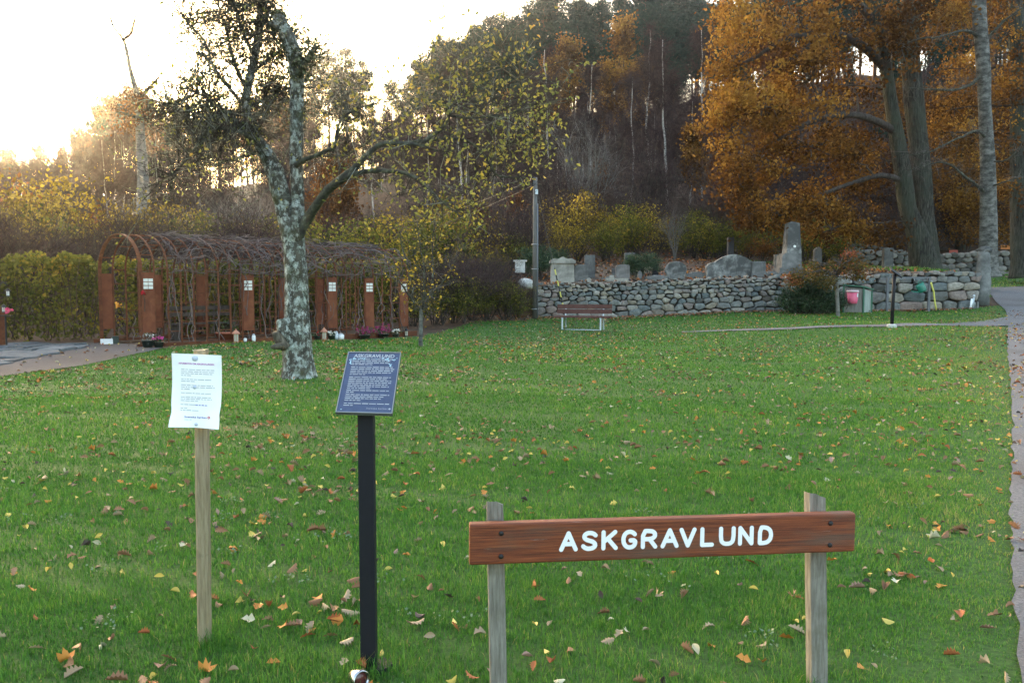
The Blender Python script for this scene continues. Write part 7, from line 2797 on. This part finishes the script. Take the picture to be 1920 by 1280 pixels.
def print_text(s, u0, u1, vbase, vh, m, name, parent, fn=sheet_pt, bold=0.0, lift=.0013):
    V, F = textmesh(s, 1.0, bold)
    w = np.ptp(V[:, 0])
    capH = .73
    U = u0 + (V[:, 0] - V[:, 0].min()) / w * (u1 - u0)
    Vv = vbase - V[:, 1] / capH * vh
    g = G()
    g.add([fn(a, b, lift) for a, b in zip(U, Vv)], F)
    return g.build(name, m, parent)


rng = np.random.default_rng(18)


def lines(rows, u0, m, name, parent, hh, fn=sheet_pt, lift=.0012, slant=0.0):
    g = G()
    for v, u1 in rows:
        u = u0
        while u < u1 - .02:
            wd = min(rng.uniform(.03, .13), u1 - u)
            mark(g, u, u + wd, v - hh / 2 * rng.uniform(.7, 1.2), v + hh / 2, lift, fn)
            u += wd + .017
    o = g.build(name, m, parent)
    o['kind'] = 'stuff'
    return o


print_text('INFORMATION OM ASKGRAVLUNDEN', .145, .855, .142, .024, ink('magenta_ink', (.42, .10, .42)), 'heading', pap, bold=.02)
lines([(.212, .86), (.24, .85), (.267, .83), (.294, .40), (.345, .84), (.372, .49), (.425, .84), (.452, .87), (.48, .40), (.533, .80), (.588, .80), (.612, .82), (.638, .55), (.745 - .005, .37), (.768, .56)], .195, INK, 'body_text', pap, .0085)
lines([(.69, .50)], .195, INK, 'body_text', pap, .0085)
lines([(.692, .73)], .50, ink('blue_ink', (.12, .12, .50)), 'web_address', pap, .011)
print_text('Svenska kyrkan', .285, .735, .868, .026, ink('navy_ink', (.10, .10, .42)), 'church_name', pap, bold=.015)
lines([(.893, .43)], .29, ink('pale_blue_ink', (.42, .52, .62)), 'small_print', pap, .008)
# church emblem: red shield turned on its corner with a pale cross
g = G()
cu, cv, ru, rv = .777, .853, .033, .022
poly = [(cu, cv - rv), (cu + ru * .55, cv - rv * .62), (cu + ru, cv), (cu + ru * .55, cv + rv * .62), (cu, cv + rv), (cu - ru * .55, cv + rv * .62), (cu - ru, cv), (cu - ru * .55, cv - rv * .62)]
g.add([sheet_pt(a, b, .0013) for a, b in poly], [tuple(range(8))])
em = g.build('emblem', ink('red_ink', (.62, .10, .14)), pap)
g = G()
mark(g, cu - .016, cu + .016, cv - .0022, cv + .0022, .0019)
mark(g, cu - .0035, cu + .0035, cv - .011, cv + .011, .0023)
em2 = g.build('emblem_cross', M['white'], pap)
for v_, rr in ((.055, .012), (.45, .007), (.955, .007)):
    q = sheet_pt(.475 if v_ < .9 else .52, v_, .001)
    g = G()
    g.lathe(q, [(.001, .0035), (rr * .4, .003), (rr, .0012), (rr, 0)], 16, axis=(0, -1, 0))
    g.build('pin', plain('pale_pin', (.52, .58, .70), .3, 0, .5), note, True)

# ---- plaque on a black post
d = 3.13
ptop, pbot = P(692, 764, d), P(690, 1266, d)
zg = hz(pbot[0], pbot[1])
pst = thing('plaque_stand', 'square black post carrying a tilted dark blue plaque headed ASKGRAVLUND', 'sign', (pbot[0], d, zg))
g = G()
wp = 29.0 * ppu(d)
g.box((pbot[0], d + wp / 2, (zg - .05 + ptop[2]) / 2), (wp, wp, ptop[2] - zg + .05), .03)
g.build('post', M['black'], pst)
g = G()
g.lathe((pbot[0] + .03, d + wp / 2, zg + .005), [(.001, .015), (.058, .013), (.062, .0), (.062, -.02)], 20)
g.build('base_plate', M['black'], pst)
Q00, Q10, Q11, Q01 = P(653, 660, 3.31), P(752, 661, 3.305), P(735.5, 776, 3.075), P(629, 773, 3.08)


def pq(u, v, lift=0.0):
    q = (Q00 * (1 - u) + Q10 * u) * (1 - v) + (Q01 * (1 - u) + Q11 * u) * v
    nrm = np.cross(Q10 - Q00, Q00 - Q01)
    nrm /= np.linalg.norm(nrm)
    if nrm[1] > 0:
        nrm = -nrm
    return q + nrm * lift


def plate(u0, u1, v0, v1, l0, l1, m, name, parent):
    g = G()
    V = [pq(u0, v0, l0), pq(u1, v0, l0), pq(u1, v1, l0), pq(u0, v1, l0), pq(u0, v0, l1), pq(u1, v0, l1), pq(u1, v1, l1), pq(u0, v1, l1)]
    g.add(V, [(0, 1, 2, 3), (4, 5, 6, 7), (0, 1, 5, 4), (1, 2, 6, 5), (2, 3, 7, 6), (3, 0, 4, 7)])
    return g.build(name, m, parent)


M['plaqueblue'] = plain('dark_blue_plaque', (.050, .068, .13), .30, 0, .5, var=.15, scale=40)
M['plaqueedge'] = plain('pale_bronze', (.27, .27, .27), .4, .3, .5)
M['plaquetext'] = plain('raised_grey_text', (.40, .41, .44), .5, .2, .4)
pl_ = plate(0, 1, 0, 1, -.012, 0, M['plaqueblue'], 'plaque', pst)
e_ = .016
for nm, q in (('plaque_rim', (0, 1, 0, e_ * .75)), ('plaque_rim', (0, 1, 1 - e_ * .75, 1)), ('plaque_rim', (0, e_, e_ * .75, 1 - e_ * .75)), ('plaque_rim', (1 - e_, 1, e_ * .75, 1 - e_ * .75))):
    plate(*q, -.0125, .0035, M['plaqueedge'], nm, pl_)
print_text('ASKGRAVLUND', .125, .89, .096, .058, M['plaquetext'], 'heading', pl_, fn=pq, bold=.03, lift=.0022)
rows = []
for blk in ((.125, (.88, .86, .80, .50)), (.262, (.90, .92, .90, .88, .40)), (.43, (.88, .84, .90, .90, .84, .87, .55)), (.647, (.88, .25)), (.715, (.92, .80, .76, .40)), (.855, (.92, .28))):
    for k, e in enumerate(blk[1]):
        rows.append((blk[0] + .0305 * k, e))
lines(rows, .115, M['plaquetext'], 'raised_text', pl_, .0135, fn=pq, lift=.0018)
print_text('Svenska kyrkan', .53, .90, .937, .022, M['plaquetext'], 'church_name', pl_, fn=pq, lift=.0022)
g = G()
g.add([pq(a, b, .0022) for a, b in ((.94, .914), (.963, .928), (.94, .945), (.917, .928))], [(0, 1, 2, 3)])
g.build('emblem', M['plaquetext'], pl_)
rng = np.random.default_rng(23)
g = G()
for k in range(44):
    u, v = rng.choice([.1, .18, .22, .28, .33, .6, .68, .75, .8, .9]) + rng.normal(0, .03), .128 + rng.normal(0, .013)
    if k < 7:
        u, v = .085 + rng.normal(0, .008), .14 + k * .012
    elif k < 13:
        u, v = .84 + rng.normal(0, .012), .205 + (k - 7) * .008
    elif k < 15:
        u, v = .09, .955
    rx, ry = rng.uniform(.006, .02), rng.uniform(.004, .010)
    g.add([pq(u + rx * math.cos(t), v + ry * math.sin(t), .0028 + .00003 * k) for t in np.linspace(0, 2 * PI, 8)[:-1]], [tuple(range(7))])
o = g.build('dropping_stain', plain('pale_blue_droppings', (.42, .60, .68), .6), pl_)
o['kind'] = 'stuff'
# ---- shiny can at the foot of the post
c = P(677, 1272, 2.99)
g = G()
ax = np.array((.55, -.68, .12))
M['chrome'] = plain('polished_steel', (.5, .5, .53), .22, 1.0, .5, var=.03, bstr=0)
q = np.array((c[0] - .008, c[1], hz(c[0], c[1]) + .040))
can = thing('spotlight', 'small polished steel spotlight lying in the grass at the foot of the black post', 'lamp', q)
g.lathe(q, [(.001, -.05), (.02, -.048), (.028, -.035), (.033, .0), (.034, .025), (.030, .026), (.028, .006), (.001, .004)], 22, axis=ax)
g.build('housing', M['chrome'], can, True)
g = G()
g.lathe(q, [(.001, .016), (.023, .015), (.028, .010)], 18, axis=ax)
g.build('lens', plain('dark_red_lens', (.10, .03, .028), .1, 0, .5), can, True)
# ---------------------------------------------------------------- thin distance haze, also added to mimic lens glow round the sun
g = G()
g.box((0, 0, 31), (1500, 1500, 70))
m, nt, out = nodes('haze')
pv = nt.nodes.new('ShaderNodeVolumePrincipled')
pv.inputs['Color'].default_value = (.93, .95, 1.0, 1)
pv.inputs['Density'].default_value = 0.00036
pv.inputs['Anisotropy'].default_value = 0.9
nt.links.new(pv.outputs[0], out.inputs['Volume'])
o = g.build('haze', m)
o['kind'] = 'stuff'
o['label'] = 'thin haze over the lawn and wood, added to spread the sun glow'
